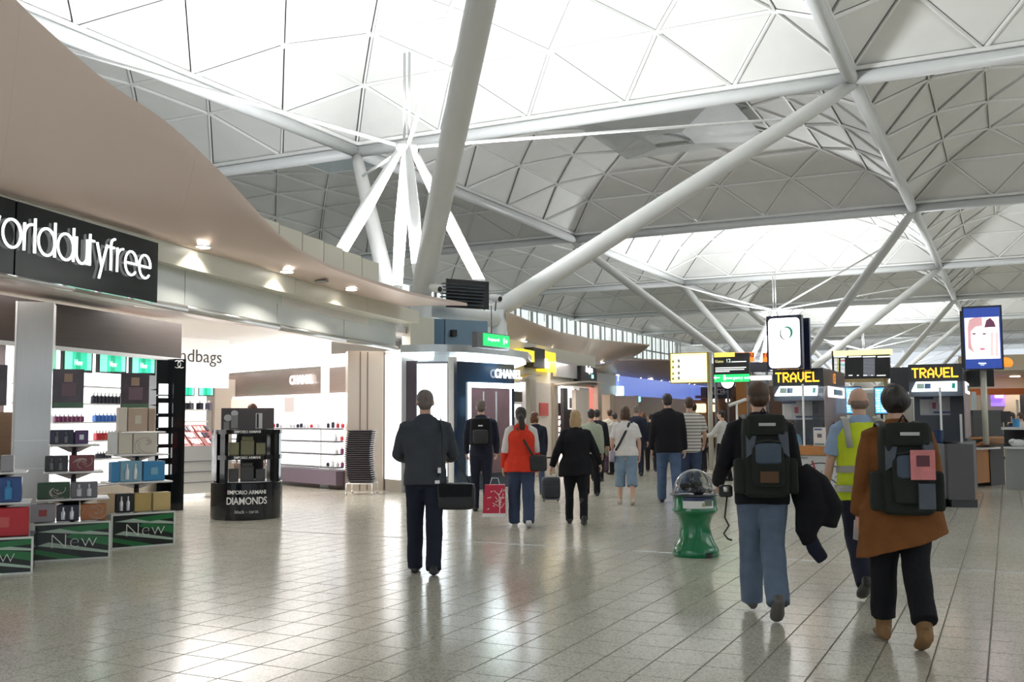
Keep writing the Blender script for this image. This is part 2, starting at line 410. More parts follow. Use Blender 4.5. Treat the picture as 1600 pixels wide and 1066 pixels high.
LITC = glow('lit_cool', (.86, .95, 1), 2.2)
LAMP = glow('lamp_disc', (1, .96, .88), 14)
WHITE = mat('white_matt', (.84, .84, .83), .5)
SHOPW = mat('shop_white', (.85, .82, .80), .5)
DKSTEEL = mat('dark_steel', (.18, .18, .20), .35, .6)

BLINE = [(-7.9, 3.2), (-8.3, 5.0), (-8.75, 7.0), (-9.27, 9.05), (-9.55, 10.2), (-10.1, 12.4), (-10.72, 15.0), (-11.16, 17.3)]
TLINE = [(-7.8, 3.2), (-8.2, 5.0), (-8.6, 7.0), (-9.04, 8.8), (-9.45, 11.0), (-9.99, 13.5), (-10.41, 16.24), (-10.6, 17.3)]
# fascia: separate glossy panels, nose strip and a proud cream strip above
for n, (ya, yb) in enumerate(((3.2, 5.4), (5.4, 7.4), (7.4, 9.6), (9.6, 12.2), (12.2, 14.8), (14.8, 17.25))):
    f = thing('trim_%d' % (n+1), None, None, poly_at(BLINE, (ya+yb)/2)); f['kind'] = 'structure'
    a, b = poly_at(BLINE, ya), poly_at(BLINE, yb-.02)
    p = MB(); seg_box(p, a, b, 2.97, 3.42, .12); B(p, 'fascia_panel', WHITEP, f)
    p = MB(); p.tube([a+Vector((.02, 0, 2.92)), b+Vector((.02, 0, 2.92))], .05, 10); B(p, 'nose_strip', STEEL, f, 'all')
    a2, b2 = poly_at(TLINE, ya), poly_at(TLINE, yb-.012)
    p = MB(); seg_box(p, a2, b2, 3.40, 3.66, .1); B(p, 'cream_strip', CREAM, f)
    p = MB(); p.plate([a+Vector((0, 0, 3.42)), b+Vector((0, 0, 3.42)), b2+Vector((0, 0, 3.41)), a2+Vector((0, 0, 3.41))], .02); B(p, 'ledge', CREAM, f)

# curved wing soffits
def wing(name, label, I, E, m, pw=2.0, n=9, n_seams=4):
    def smooth(P, N):
        out = []
        for k in range(N):
            t = k/(N-1)*(len(P)-1); i = min(int(t), len(P)-2); f = t-i
            p0, p1, p2, p3 = [Vector(P[min(max(j, 0), len(P)-1)]) for j in (i-1, i, i+1, i+2)]
            out.append(.5*((2*p1)+(p2-p0)*f+(2*p0-5*p1+4*p2-p3)*f*f+(3*p1-p0-3*p2+p3)*f**3))
        return out
    N = 97; Is, Es = smooth(I, N), smooth(E, N)
    G_ = []
    for a, b in zip(Is, Es):
        row = []
        for j in range(n+1):
            t = j/n; p = a.lerp(b, t); p.z = a.z+(b.z-a.z)*t**pw; row.append(p)
        G_.append(row)
    t = thing(name, label, 'soffit', (Is[N//2]+Es[N//2])/2)
    step = (N-1)//n_seams
    for s in range(n_seams):
        lo, hi = s*step, ((s+1)*step if s < n_seams-1 else N-1)
        rows = [list(r) for r in G_[lo:hi+1]]
        if s > 0: rows[0] = [p+(q-p)*.012 for p, q in zip(rows[0], rows[1])]
        B(MB().grid(rows, (0, 0, .05)), 'soffit_sheet', m, t, True)
    return t, G_
def find(G_, u, v):
    best = None
    for r, r2 in zip(G_, G_[1:]):
        for j in range(len(r)-1):
            for s in (0, .33, .66):
                for q in (0, .33, .66):
                    p = (r[j].lerp(r[j+1], q)).lerp(r2[j].lerp(r2[j+1], q), s); d = p-EYE; w = d.dot(FW)
                    if w <= 0: continue
                    e = (800+FPX*d.dot(RT)/w-u)**2+(533-FPX*d.dot(UP)/w-v)**2
                    if best is None or e < best[0]: best = (e, p)
    return best[1]
def downlight(p, label, rad=.09, power=55, group=None, col=(1, .93, .82)):
    t = thing('downlight', label, 'light', p, 0, group)
    MB().lathe([(rad+.03, -.012), (rad+.03, .0), (rad, 0), (rad, -.012)], 16).build('rim', ALU, t, 'all')
    MB().lathe([(rad, -.02), (rad, -.006)], 16).build('lamp', LAMP, t, 'all')
    if power: spot('downlight_lamp', p-Vector((0, 0, .06)), p-Vector((0, 0, 3)), power, 2.3, col, .06)
E1 = [(-7.62, 3.2, 5.6), (-7.83, 4.3, 5.5)]+[tuple(XP(*q)) for q in ((-50, -58, -8.0), (57, 39, -8.14), (162, 131, -8.28), (262, 199, -8.44), (350, 280, -8.66), (437, 372, -8.95), (499, 411, -9.12), (549, 431, -9.2), (640, 460, -9.18), (730, 478, -9.02))]
I1 = [tuple(poly_at(TLINE, min(e[1]-.1*(e[1] > 16), 16.25))+Vector((.03, 0, 3.65))) for e in E1]
SP = []
w1, GW1 = wing('curved_soffit', 'large salmon coloured curved metal soffit sweeping up over the black shop sign', I1, E1, SALMON, 1.9)
for (u, v), lab in zip(((315, 384), (449, 423), (549, 451)), ('bright downlight in the salmon soffit just right of the black shop sign', 'bright middle downlight in the salmon soffit over the shop entrance', 'bright downlight in the salmon soffit nearest the steel tree')):
    downlight(find(GW1, u, v)-Vector((0, 0, .01)), lab, power=45)
p = find(GW1, 503, 438); tag(MB().lathe([(.11, -.02), (.11, 0)], 16, p-Vector((0, 0, .01))).build('smoke_detector', mat('grey_disc', (.4, .38, .35), .5)), 'flat grey disc in the soffit between two downlights', 'detector')
E2 = [tuple(XP(789, 489, -10.98)), tuple(XP(815, 499, -11.05)), tuple(XP(842, 510, -11.2)), (-11.6, 26.3, 3.95), (-11.96, 27.92, 4.0), (-12.5, 30.7, 4.1), (-12.81, 32.28, 4.15), (-12.7, 34.5, 4.2), (-12.2, 36.6, 4.2)]
I2 = [(-11.2, 22.55, 3.37), (-11.35, 23.2, 3.36), (-11.5, 24.0, 3.35), (-11.7, 25.4, 3.33), (-11.85, 26.3, 3.31), (-12.1, 28.3, 3.27), (-12.25, 29.6, 3.25), (-13.0, 33.5, 3.35), (-13.2, 36.9, 3.75)]
w2, GW2 = wing('curved_soffit', 'brown curved metal soffit with a pointed leaf tip over the second row of shops', I2, E2, SOFF2, 1.6)
for (u, v), lab in zip(((818, 532), (862, 545), (910, 558), (940, 566)), ('first downlight of the leaf shaped soffit, next to the green exit sign', 'second downlight of the leaf shaped soffit, above the yellow shop sign', 'third downlight of the leaf shaped soffit, above the steel fascia', 'fourth downlight of the leaf shaped soffit, nearest the far wall')):
    downlight(find(GW2, u, v)-Vector((0, 0, .01)), lab, power=70)

# shop ceiling, back walls
ceil = MB().prism([(-8.0, 3.0), (-8.8, 7.0), (-9.6, 10.2), (-11.25, 17.5), (-11.5, 20), (-14, 34), (-34, 34), (-34, 3)], 3.28, 3.42).build('ceiling_shop', SHOPW); tag(ceil, kind='structure')
bulk = MB()
for y0, y1 in ((3.0, 4.9), (5.1, 6.9), (7.1, 9.9), (10.1, 12.3), (12.5, 14.8), (15.0, 17.2)):
    a, b = poly_at(BLINE, y0), poly_at(BLINE, y1)
    bulk.plate([a+Vector((-.12, 0, 2.94)), b+Vector((-.12, 0, 2.94)), b+Vector((-1.3, 0, 3.1)), a+Vector((-1.3, 0, 3.1))], .02)
tag(bulk.build('trim_7', mat('entrance_soffit', (.66, .55, .49), .3, .5)), kind='structure')
for k in range(4):                                # recessed lit troughs in the entrance soffit
    a, b = poly_at(BLINE, 7.6+k*2.4), poly_at(BLINE, 9.5+k*2.4)
    o = MB().plate([a+Vector((-.62, 0, 3.0)), b+Vector((-.62, 0, 3.0)), b+Vector((-.42, 0, 2.972)), a+Vector((-.42, 0, 2.972))], .02).build('light_trough', LITW)
    tag(o, ['lit trough in the ceiling right behind the black shop sign', 'lit trough in the entrance ceiling left of the white band', 'lit trough in the entrance ceiling above the white band', 'lit trough in the entrance ceiling nearest the steel end pillars'][k], 'light')
bw = MB().box((-25.5, 22, 1.65), (.15, 40, 3.3)).build('wall_back', SHOPW); tag(bw, kind='structure')
sw = MB().box((-18.4, 24.6, 1.65), (14, .15, 3.3)).build('wall_side', SHOPW); tag(sw, kind='structure')
for n, (x, y, pw) in enumerate(((-11.8, 8.5, 45), (-13.2, 12.6, 110), (-13.6, 15.0, 120), (-17.5, 11, 120), (-12.6, 17.0, 50), (-18.5, 20.5, 140))):
    area('shop_light', (x, y, 3.24), (x, y, 0), 2.4, 2.4, pw, (1, .95, .92))

# black shop sign with tube lettering
SGL, SGR = (-7.78, 4.1), (-8.88, 8.62)
sg = thing('shop_sign', 'long black glossy shop sign with thin white glowing lowercase lettering', 'sign', (-8.4, 6.5, 2.87))
SP1 = Plane(SGL, SGR)
for a, b in ((0, .485), (.49, 1)):
    A, C = SP1.a.lerp(SP1.b, a), SP1.a.lerp(SP1.b, b); p = MB(); seg_box(p, A, C, 2.875, 3.58, .06); B(p, 'sign_board', BLACKG, sg)
def stroke(ch):
    def arc(cx, cy, rx, ry, a0, a1, n=14): return [(cx+rx*math.cos(math.radians(a0+(a1-a0)*k/n)), cy+ry*math.sin(math.radians(a0+(a1-a0)*k/n))) for k in range(n+1)]
    o = arc(.5, .5, .5, .5, 0, 360, 24)
    return {'o': (1.0, [o]), 'w': (1.3, [[(0, 1), (.33, 0), (.65, .9), (.97, 0), (1.3, 1)]]), 'r': (.42, [[(0, 0), (0, 1)], arc(.45, .55, .45, .45, 180, 90, 8)]), 'l': (.02, [[(0, -.02), (0, 1.25)]]),
            'd': (1.0, [o, [(1, .0), (1, 1.3)]]), 'u': (.72, [[(0, 1)]+arc(.36, .36, .36, .36, 180, 360, 12)+[(.72, 1)], [(.72, 1), (.72, 0)]]),
            't': (.3, [[(0, 0), (0, 1.25)], [(0, 1), (.3, 1)]]), 'y': (.7, [[(0, 1), (.37, .05)], [(.72, 1), (.18, -.42)]]),
            'f': (.4, [[(.12, 0), (.12, 1.05)]+arc(.38, 1.05, .26, .26, 180, 85, 6), [(-.05, .95), (.36, .95)]]), 'e': (.92, [arc(.46, .5, .46, .5, 0, 318, 22), [(0, .5), (.92, .5)]])}[ch]
xh = .265; word = 'worlddutyfree'; adv = []; x = 0
for ch in word: w, st = stroke(ch); adv.append((x, st)); x += w+.19
endp = SP1.at(231, 437); total = x-.19
for ch, (dx, st) in zip(word, adv):
    mb = MB()
    for pl in st: mb.tube([Vector((endp.x, endp.y, 0))+SP1.n*.03+SP1.r*((dx-total+px)*.241)+Vector((0, 0, endp.z+py*xh)) for px, py in pl], .0135, 6)
    B(mb, 'letter', LITW, sg)

# ---- perfume wall with brown header, green screens and lit shelves
PW = Plane((-11.75, 8.6), (-12.8, 13.0))
wl = thing('perfume_wall_unit', 'perfume wall with dark brown header over white lit shelves and green screens', 'shelving', (-12.6, 11, 0))
p = MB(); seg_box(p, PW.a, PW.b, 2.56, 3.16, .5); B(p, 'header', DKWOOD, wl)
p = MB(); seg_box(p, PW.a, PW.b, .1, 2.56, .05, -.42); B(p, 'lit_back', LITW, wl)
p = MB(); seg_box(p, PW.a, PW.b, 2.50, 2.56, .5, .02); B(p, 'light_rail', ALU, wl)
for z in (.55, .92, 1.2, 1.48, 1.76, 2.02):
    p = MB(); seg_box(p, PW.a, PW.b, z-.02, z, .32, -.1); B(p, 'shelf', WHITE, wl)
p = MB(); seg_box(p, PW.a, PW.b, 0, .5, .45); B(p, 'plinth', CHAMP, wl)
GREEN = glow('screen_green', (.03, .62, .38), .9); GREEN2 = glow('screen_mint', (.25, .9, .62), .9); GREEN3 = glow('screen_deep', (.01, .42, .22), .9); SCRW = glow('screen_white', (.8, 1, .9), 1.0)
def screen(pl, u0, v0, u1, v1, label, txt='New', group=None):
    L, R, z0, z1 = pl.rect(u0, v0, u1, v1); t = thing('screen', label, 'screen', ((L+R)/2).to_3d()+Vector((0, 0, z0)), 0, group)
    p = MB(); pl.box(p, u0, v0, u1, v1, .05); B(p, 'bezel', BLACK, t)
    w = u1-u0; h = v1-v0
    for a, b, m in ((.05, .3, GREEN2), (.3, .42, GREEN), (.42, .58, GREEN3), (.58, .8, GREEN), (.8, .95, GREEN2)):
        p = MB(); pl.box(p, u0+w*a, v0+h*.07, u0+w*b, v1-h*.07, .006, .005); B(p, 'picture_band', m, t)
    if txt: BT(txt, (z1-z0)*.34, SCRW, pl.fr((u0+u1)/2, (v0+v1)/2+h*.12, .008), t, sx=.75)
    return t
for u0, u1, lab in ((82, 88, 'narrow visible edge of a green screen beside the steel column'), (99, 145, 'green screen reading New, first from the steel column'), (154, 198, 'green screen in the middle of the three under the brown header'), (205, 243, 'green screen reading New nearest the black end unit')):
    s = (u0-82)/161
    screen(PW.off(.02), u0, 542+s*10, u1, 581+s*6, lab, 'New' if u1-u0 > 20 else '')
# bottles standing on the lit shelves
def bottle(loc, h, r, m, label, group, cap=None, sq=False):
    t = thing('perfume_bottle', label, 'bottle', loc, 0, group)
    if sq: MB().bbox((0, 0, h*.37), (r*2, r*1.3, h*.74), .01).build('body', m, t)
    else: MB().lathe([(r*.9, 0), (r, h*.05), (r, h*.62), (r*.35, h*.74)], 10).build('body', m, t, True)
    MB().lathe([(r*.34, h*.72), (r*.36, h)], 8).build('cap', cap or ALU, t, True)
DKB = mat('bottle_dark', (.03, .03, .05), .15); BLUB = mat('bottle_blue', (.05, .18, .55), .15); REDB = mat('bottle_red', (.62, .05, .07), .2); YELB = mat('bottle_yellow', (.75, .55, .05), .2); PURB = mat('bottle_plum', (.2, .04, .12), .2)
for (u0, u1, v, n, h, m, lab, sq) in ((143, 190, 627, 8, .17, DKB, 'small dark bottle on the lit shelf between the tall cards', 0), (146, 188, 650, 7, .14, BLUB, 'small blue bottle on the lit shelf below the dark bottles', 1), (148, 187, 675, 8, .15, REDB, 'small red bottle on the lit shelf between the stands', 1), (152, 174, 700, 4, .11, YELB, 'small yellow bottle on the lit shelf below the red ones', 1), (150, 172, 719, 5, .11, DKB, 'small black bottle on the lowest lit shelf between the stands', 0), (83, 130, 650, 7, .12, PURB, 'small plum bottle in the row beneath the left header card', 1)):
    pl = PW.off(.2); zs = min((.55, .92, 1.2, 1.48, 1.76, 2.02), key=lambda z: abs(z-pl.at((u0+u1)/2, v).z))
    for k in range(n):
        q = pl.at(u0+(u1-u0)*(k+.5)/n, v); bottle(Vector((q.x, q.y, zs)), h, .045, m, lab+', '+ordn(k)+' from the left', lab.split(' on ')[0]+' row', sq=sq)
# black end unit with lit niches and interlocking logo
eu = thing('black_end_unit', 'tall black glossy unit with lit niches at the end of the perfume wall', 'display', (-12.75, 13.3, 0))
EP = Plane(PW.b+PW.r*.02, PW.b+PW.r*.95); cc = PW.b+PW.r*.48
EA = Plane(DP(243, 640, 16.6), DP(284, 640, 16.9))
p = MB(); EA.box(p, 243, 560, 265, 775, .3, .0, zs=(.12, 2.5)); B(p, 'body', BLACKG, eu)
p = MB(); EA.box(p, 265, 560, 284, 790, .5, .12, zs=(0, 2.52)); B(p, 'end_panel', BLACKG, eu)
for k, v in enumerate((600, 630, 652, 678, 700, 726)):
    p = MB(); EA.box(p, 248, v, 262, v+(16 if k else 22), .03, .02); B(p, 'lit_niche', LITW, eu)
    p = MB(); EA.box(p, 244, v+17, 264, v+19, .1, .08); B(p, 'shelf', BLACKG, eu)
lg = MB()
for s in (-1, 1):
    M_ = EA.fr(275, 570, .125)
    lg.tube([M_ @ Vector((s*.035+.06*math.cos(a), .06*math.sin(a), .005)) for a in [math.radians((180 if s > 0 else 0)+x) for x in range(-130, 131, 20)]], .008, 5)
B(lg, 'emblem', ALU, eu)
# steel column at left and pale return beside it
cp = thing('steel_column', 'square brushed steel column between two shop windows', 'column', DP(50, 900, 12.5)*1.0); cp.location.z = 0
CPl = Plane(DP(22, 650, 12.6), DP(80, 650, 12.75))
p = MB(); CPl.box(p, 22, 455, 80, 800, .45, zs=(0, 3.02)); B(p, 'column_shaft', STEEL, cp)
p = MB(); CPl.box(p, 20, 455, 23, 800, .5, .02, zs=(0, 3.02)); B(p, 'edge_strip', WHITE, cp)
for z in (.9, 1.25): p = MB(); CPl.box(p, 22, 690, 80, 692, .01, .008, zs=(z, z+.015)); B(p, 'seam', ALU, cp)
lp = MB(); LPp = Plane(DP(-70, 650, 12.4), DP(20, 650, 13.4)); LPp.box(lp, -70, 455, 9, 640, .3, zs=(0, 3.0)); tag(lp.build('wall_shopfront', mat('lilac_panel', (.58, .48, .50), .35, .3)), kind='structure')
lw = MB(); LPp.box(lw, 9, 560, 20, 640, .05, -.02); o = lw.build('glowing_strip', LITW); tag(o, 'narrow white lit panel at the left edge beside the steel column', 'light')
PLANE_REAR = Plane(G(340, 747), G(541, 765))
# ---- rear make-up wall: white band, brown wall, lit shelving
rw = thing('makeup_wall_unit', 'brown wall unit with wide white lit shelving at the back of the shop', 'shelving', G(450, 758))
R0 = PLANE_REAR
p = MB(); R0.box(p, 330, 566, 545, 762, .1, 0, zs=(0, 2.62)); B(p, 'wood_wall', mat('taupe_wood', (.22, .165, .14), .3, 0, .2, 3, stretch=(.5, .5, 14)), rw)
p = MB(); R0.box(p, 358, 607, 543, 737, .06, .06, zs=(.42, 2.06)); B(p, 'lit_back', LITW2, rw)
for ua, ub in ((362, 444), (450, 502), (507, 541)):
    for zf, v in ((1.29, 667), (1.02, 687), (.75, 707), (.47, 727)):
        p = MB(); R0.box(p, ua, v-2, ub, v, .26, .30, zs=(zf-.022, zf+.008)); B(p, 'shelf', DKSTEEL, rw)
for ua, ub, m in ((364, 404, (.86, .62, .5)), (404, 442, (.9, .8, .72)), (450, 465, (.42, .36, .34)), (466, 500, (.95, .93, .92)), (508, 522, (.7, .72, .74)), (523, 540, (.55, .62, .75))):
    p = MB(); R0.box(p, ua, 612, ub, 640, .03, .09, zs=(1.66, 2.0)); B(p, 'poster', glow('poster_%d' % ua, m, .95), rw)
p = MB(); R0.box(p, 440, 737, 545, 755, .3, .32, zs=(.1, .4)); B(p, 'drawer_base', mat('plum_base', (.16, .12, .16), .35), rw)
BT('CHANEL', .26, glow('sign_glow', (1, 1, 1), 3.5), R0.fr(474, 594, .06), rw, bold=.012, sx=1.02)
for (row, ua, ub, n_, nm) in ((0, 425, 442, 3, 'upper shelf left of the middle bay'), (0, 452, 500, 9, 'upper shelf of the middle bay'), (0, 509, 539, 4, 'upper shelf of the right bay'), (1, 520, 539, 2, 'second shelf of the right bay'), (2, 522, 539, 2, 'third shelf of the right bay'), (3, 509, 539, 4, 'lowest shelf of the right bay')):
  for k in range(n_):
    u = ua+(ub-ua)*(k+.5)/n_; z = (1.30, 1.03, .76, .48)[row]
    q = R0.off(-.2).at(u, 680); bottle(Vector((q.x, q.y, z+.005)), random.uniform(.1, .17), .035, random.choice([DKB, REDB, PURB, mat('bottle_pink', (.8, .35, .4), .25), mat('bottle_clear', (.7, .72, .75), .2)]), 'tiny cosmetics bottle, '+ordn(k)+' from the left on the '+nm, 'cosmetics on the back shelving', sq=k % 2)
band = MB(); pts = [R0.at(u, 650)+R0.n*(.55+.12*math.sin((u-350)/195*PI)) for u in (358, 400, 450, 500, 545)]
band.loft([[Vector((q.x, q.y, 2.62)), Vector((q.x, q.y, 3.3)), Vector((q.x, q.y, 3.3))-R0.n*.1, Vector((q.x, q.y, 2.62))-R0.n*.1] for q in pts])
o = band.build('ceiling_band', LITW2); tag(o, 'curved white glowing band hung over the make up wall', 'light band')
S2 = Plane(DP(240, 650, 21.0), DP(358, 650, 22.6))
hb = thing('handbags_sign', 'white glowing band with thin grey lettering beside the black end unit', 'sign', S2.at(320, 600))
p = MB(); S2.box(p, 240, 520, 358, 598, .1, zs=(2.2, 3.28)); B(p, 'lit_band', glow('band_soft', (.7, .68, .66), .45), hb)
BT('handbags', .40, mat("grey_letter", (.045, .04, .04), .6), S2.fr(302, 557, .01), hb, bold=-.002, sx=1.05)
# far lit wall with two green screens
S3 = Plane(DP(240, 650, 24.5), DP(350, 650, 25.2))
fw = thing('back_shelf_unit', 'lit shelf wall under two small green screens deep in the shop', 'shelving', S3.at(310, 700)); fw.location.z = 0
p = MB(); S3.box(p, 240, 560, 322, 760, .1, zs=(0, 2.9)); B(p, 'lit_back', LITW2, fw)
p = MB(); S3.box(p, 240, 585, 350, 598, .2, .12, zs=(2.3, 2.6)); B(p, 'header', DKWOOD, fw)
p = MB(); S3.box(p, 334, 595, 366, 760, .3, .1, zs=(0, 2.5)); B(p, 'side_panel', CHAMP, fw)
for v in (640, 658, 676): p = MB(); S3.box(p, 240, v, 322, v+2, .3, .3); B(p, 'shelf', WHITE, fw)
screen(S3.off(-.16), 284, 600, 304, 619, 'small green screen deep in the shop, next to the black end unit', '')
screen(S3.off(-.16), 310, 601, 334, 619, 'small green screen deep in the shop, farther from the black end unit', '')
for k, u in enumerate((288, 297, 312, 326)):
    q = S3.off(-.2).at(u, 640); bottle(Vector((q.x, q.y, S3.off(-.2).at(u, 641).z)), .24, .08, [DKB, DKSTEEL, DKB, mat('bottle_slate', (.15, .15, .22), .3)][k], 'dark bottle on the shelf under the small green screens, '+ordn(k)+' from the left', 'dark bottles under the small green screens', sq=1)
# make-up tester counter
MC = Plane(DP(284, 700, 18.9), DP(352, 700, 19.6))
mc = thing('tester_counter', 'steel make-up counter with slanted red and white tester trays', 'counter', MC.at(315, 770)); mc.location.z = 0
p = MB(); MC.box(p, 284, 690, 346, 765, .7, zs=(.1, 1.0)); B(p, 'counter_body', STEEL, mc)
for k in range(3): p = MB(); MC.box(p, 285, 700, 345, 703, .02, .02, zs=(.3+k*.2, .32+k*.2)); B(p, 'drawer_gap', DKSTEEL, mc)
REDT = mat('tray_maroon', (.16, .03, .03), .3)
for (ua, ub) in ((285, 300), (302, 320), (322, 344)):
    L, R, _, _ = MC.rect(ua, 660, ub, 690); q = MB().plate([Vector((L.x, L.y, 1.0)), Vector((R.x, R.y, 1.0)), Vector((R.x, R.y, 1.4))-MC.n*.55, Vector((L.x, L.y, 1.4))-MC.n*.55], .03); tr = B(q, 'tester_tray', REDT, mc)
    for r in range(3):
        for c in range(4):
            if random.random() < .2: continue
            a = L.lerp(R, (c+.2)/4); b = L.lerp(R, (c+.85)/4); f0, f1 = .12+r*.3, .12+r*.3+.2
            P_ = lambda g, f: Vector((g.x, g.y, 1.005+.4*f))-MC.n*(.55*f)+MC.n*.02
            B(MB().plate([P_(a, f0), P_(b, f0), P_(b, f1), P_(a, f1)], .03), 'tester', random.choice([SHOPW, SHOPW, LITW2, DKB, mat('tester_rose', (.7, .3, .25), .4)]), tr)
# ---- gift stands in front of the perfume wall
PLG = mat('plinth_green', (.02, .17, .05), .25); PLK = mat('plinth_black', (.012, .02, .018), .2); PLL = mat('plinth_streak', (.42, .55, .45), .3); FRM = mat('plinth_frame', (.72, .74, .70), .35)
TRAY = mat('tray_white', (.82, .80, .79), .3); POLE = mat('stand_pole', (.10, .08, .10), .25, .5); CARD = mat('card_print', (.10, .075, .09), .25, 0, .5, 5)
def gift(pl, u0, v0, u1, v1, m, label, depth=.14, base=None, deco=None, clear=None):
    L, R, z0, z1 = pl.rect(u0, v0, u1, v1)
    if base is not None: z1 += base-z0; z0 = base
    t = thing('gift_box', label, 'box', (L+R)/2+Vector((0, 0, z0)))
    c = (L+R)/2-pl.n*depth/2; c.z = (z0+z1)/2; rz = math.atan2(pl.r.y, pl.r.x); w = (R-L).length-.004
    b = MB().bbox(c, (w, depth, z1-z0-.002), .006, rz); B(b, 'carton', m, t)
    fc = (L+R)/2+pl.n*.002
    if deco == 'swirl':
        mb = MB(); F = frame(Vector((fc.x, fc.y, (z0+z1)/2)), pl.r); h = z1-z0
        rg = random.Random(label)
        for k in range(9):
            a = rg.random()*6.28; r = rg.random()*h*.3; cx = w*.08
            mb.tube([F @ Vector((cx+r*math.cos(a+q*.5)*1.2*(1+.3*q), r*math.sin(a+q*.5)*(1+.2*q), .001)) for q in range(5)], h*.02, 4)
        B(mb, 'flower_print', mat('print_pale', (.62, .52, .45), .4), t)
    elif deco == 'bottles':
        for f in (.3, .68):
            F = fc-pl.r*(w*(.5-f)); B(MB().lathe([(w*.1, (z1-z0)*.12), (w*.11, (z1-z0)*.55), (w*.04, (z1-z0)*.66), (w*.045, (z1-z0)*.86)], 10, (F.x, F.y, z0)), 'bottle_window', clear or ALU, t, True)
    elif deco == 'label':
        p = MB(); q = Plane(L, R); c2 = fc.copy(); c2.z = z0+(z1-z0)*.5; p.box(c2, (w*.32, .004, (z1-z0)*.35), rz); B(p, 'label_print', clear or ALU, t)
    return t
def stand(a, b, hb, top, label, tiers, card, lab2):
    pl = Plane(a, b); w = (pl.b-pl.a).length; mid = (pl.a+pl.b)/2; dep = .62
    t = thing('gift_stand', label, 'display stand', mid-pl.n*dep/2)
    rz = math.atan2(pl.r.y, pl.r.x)
    c = mid-pl.n*(dep/2); B(MB().box((c.x, c.y, hb/2), (w, dep, hb-.004), rz), 'plinth', PLK, t)
    F = frame(mid+pl.n*.004, pl.r)
    p = MB()
    for x0, y0, x1, y1, th in ((-.5, .02, .5, .02, .02), (-.5, .98, .5, .98, .02), (-.495, 0, -.495, 1, .02), (.495, 0, .495, 1, .02)):
        p.bar(F @ Vector((x0*w, y0*hb, 0)), F @ Vector((x1*w, y1*hb, 0)), th, .02, pl.n)
    B(p, 'frame', FRM, t)
    for poly, m in (([(-.2, .86), (.49, .95), (.49, .80), (.1, .74)], PLG), ([(-.45, .78), (.49, .62), (.49, .68), (-.1, .86)], PLL), ([(-.1, .62), (.49, .34), (.49, .58), (.0, .70)], PLG), ([(-.45, .42), (.49, .14), (.49, .20), (-.3, .50)], PLL), ([(-.49, .22), (-.1, .02), (.25, .02), (-.49, .34)], PLG)):
        B(MB().plate([F @ Vector((x*w, y*hb, .003)) for x, y in poly], .004), 'streak_print', m, t)
    BT('New', hb*.55, mat('new_letter', (.78, .82, .78), .4), F @ T((w*.02, hb*.50, .012)), t, bold=-.006*1, sx=1.1)
    cc = c.copy(); B(MB().tube([(cc.x, cc.y, hb), (cc.x, cc.y, top)], .03, 8), 'pole', POLE, t, 'all')
    for z, k in tiers:
        s = w*k; B(MB().bbox((cc.x, cc.y, z-.012), (s, dep*.82, .022), .008, rz), 'tray', TRAY, t)
        B(MB().lathe([(.05, z-.09), (s*.33, z-.03), (s*.36, z-.023)], 14, (cc.x, cc.y, 0)), 'tray_bracket', POLE, t, True)
    if card:
        u0, v0, u1, v1 = card; q = pl.off(.2); p = MB(); q.box(p, u0, v0, u1, v1, .02); cd_ = B(p, 'header_card', CARD, t)
        um, vm = (u0+u1)/2, v0+(v1-v0)*.35
        p = MB(); q.box(p, um-6, v0+7, um+7, v0+20, .003, .002); B(p, 'card_figure', mat('card_gold', (.42, .28, .2), .4), cd_)
        p = MB(); q.box(p, um-10, v0+22, um+12, v0+42, .003, .002); B(p, 'card_figure', mat('card_plum', (.2, .12, .15), .4), cd_)
        p = MB(); q.box(p, u0+1, v1-9, u1-1, v1-1, .003, .002); B(p, 'card_foot', mat('card_green', (.1, .2, .12), .4), cd_)
    return pl
a1, b1 = G(51, 879), G(171, 872); a1, b1 = (-9.407, 7.462), (-8.921, 8.049)
sp1 = stand(a1, b1, .405, 1.38, 'green and black New gift stand with brown header card before the steel column', ((.655, .97), (.95, .80), (1.245, .68)), (82, 577, 131, 638), '')
q = sp1.off(.1)
GREYC = mat('box_grey', (.34, .32, .34), .35); DKC = mat('box_navy', (.02, .022, .05), .2); ORG = mat('box_copper', (.42, .15, .05), .3, .2, .3, 12); GRN = mat('box_green', (.02, .07, .03), .3, 0, .4, 14); BURG = mat('box_burgundy', (.20, .04, .05), .3, 0, .2, 10); PURP = mat('box_purple', (.09, .04, .14), .3); PALE = mat('print_silver', (.7, .7, .72), .3, .5)
gift(q, 47, 783, 87, 812, GREYC, 'long grey gift box with a red dot on the base of the middle stand', base=.408, deco='label', clear=mat('dot_red', (.35, .06, .06), .4))
gift(q, 88, 781, 124, 807, DKC, 'dark gift box with two small bottles beside the copper box', base=.408, deco='bottles', clear=PALE)
gift(q, 126, 785, 166, 811, ORG, 'copper orange gift box with swirl print on the base of the middle stand', base=.408, deco='swirl')
gift(q, 58, 743, 110, 769, GRN, 'dark green gift box with white flower print on the lowest tray', base=.657, deco='swirl')
gift(q, 111, 743, 153, 768, mat('box_slate', (.16, .16, .18), .3), 'slate grey gift box showing two small bottles on the lowest tray', base=.657, deco='bottles', clear=PALE)
gift(q, 70, 701, 107, 726, mat('box_black', (.03, .025, .03), .25), 'black gift box with two dark bottles on the middle tray', base=.952, deco='bottles', clear=DKSTEEL)
gift(q, 108, 701, 148, 726, BURG, 'burgundy gift box with floral print on the middle tray', base=.952, deco='swirl')
gift(q, 78, 656, 116, 679, DKC, 'navy gift box with dark bottles on the highest tray of the middle stand', base=1.247, deco='bottles', clear=DKSTEEL)
gift(q, 117, 656, 139, 678, PURP, 'purple gift box on the highest tray of the middle stand', base=1.247, deco='label', clear=PALE)
a2, b2 = (-9.472, 8.562), (-9.138, 9.221)
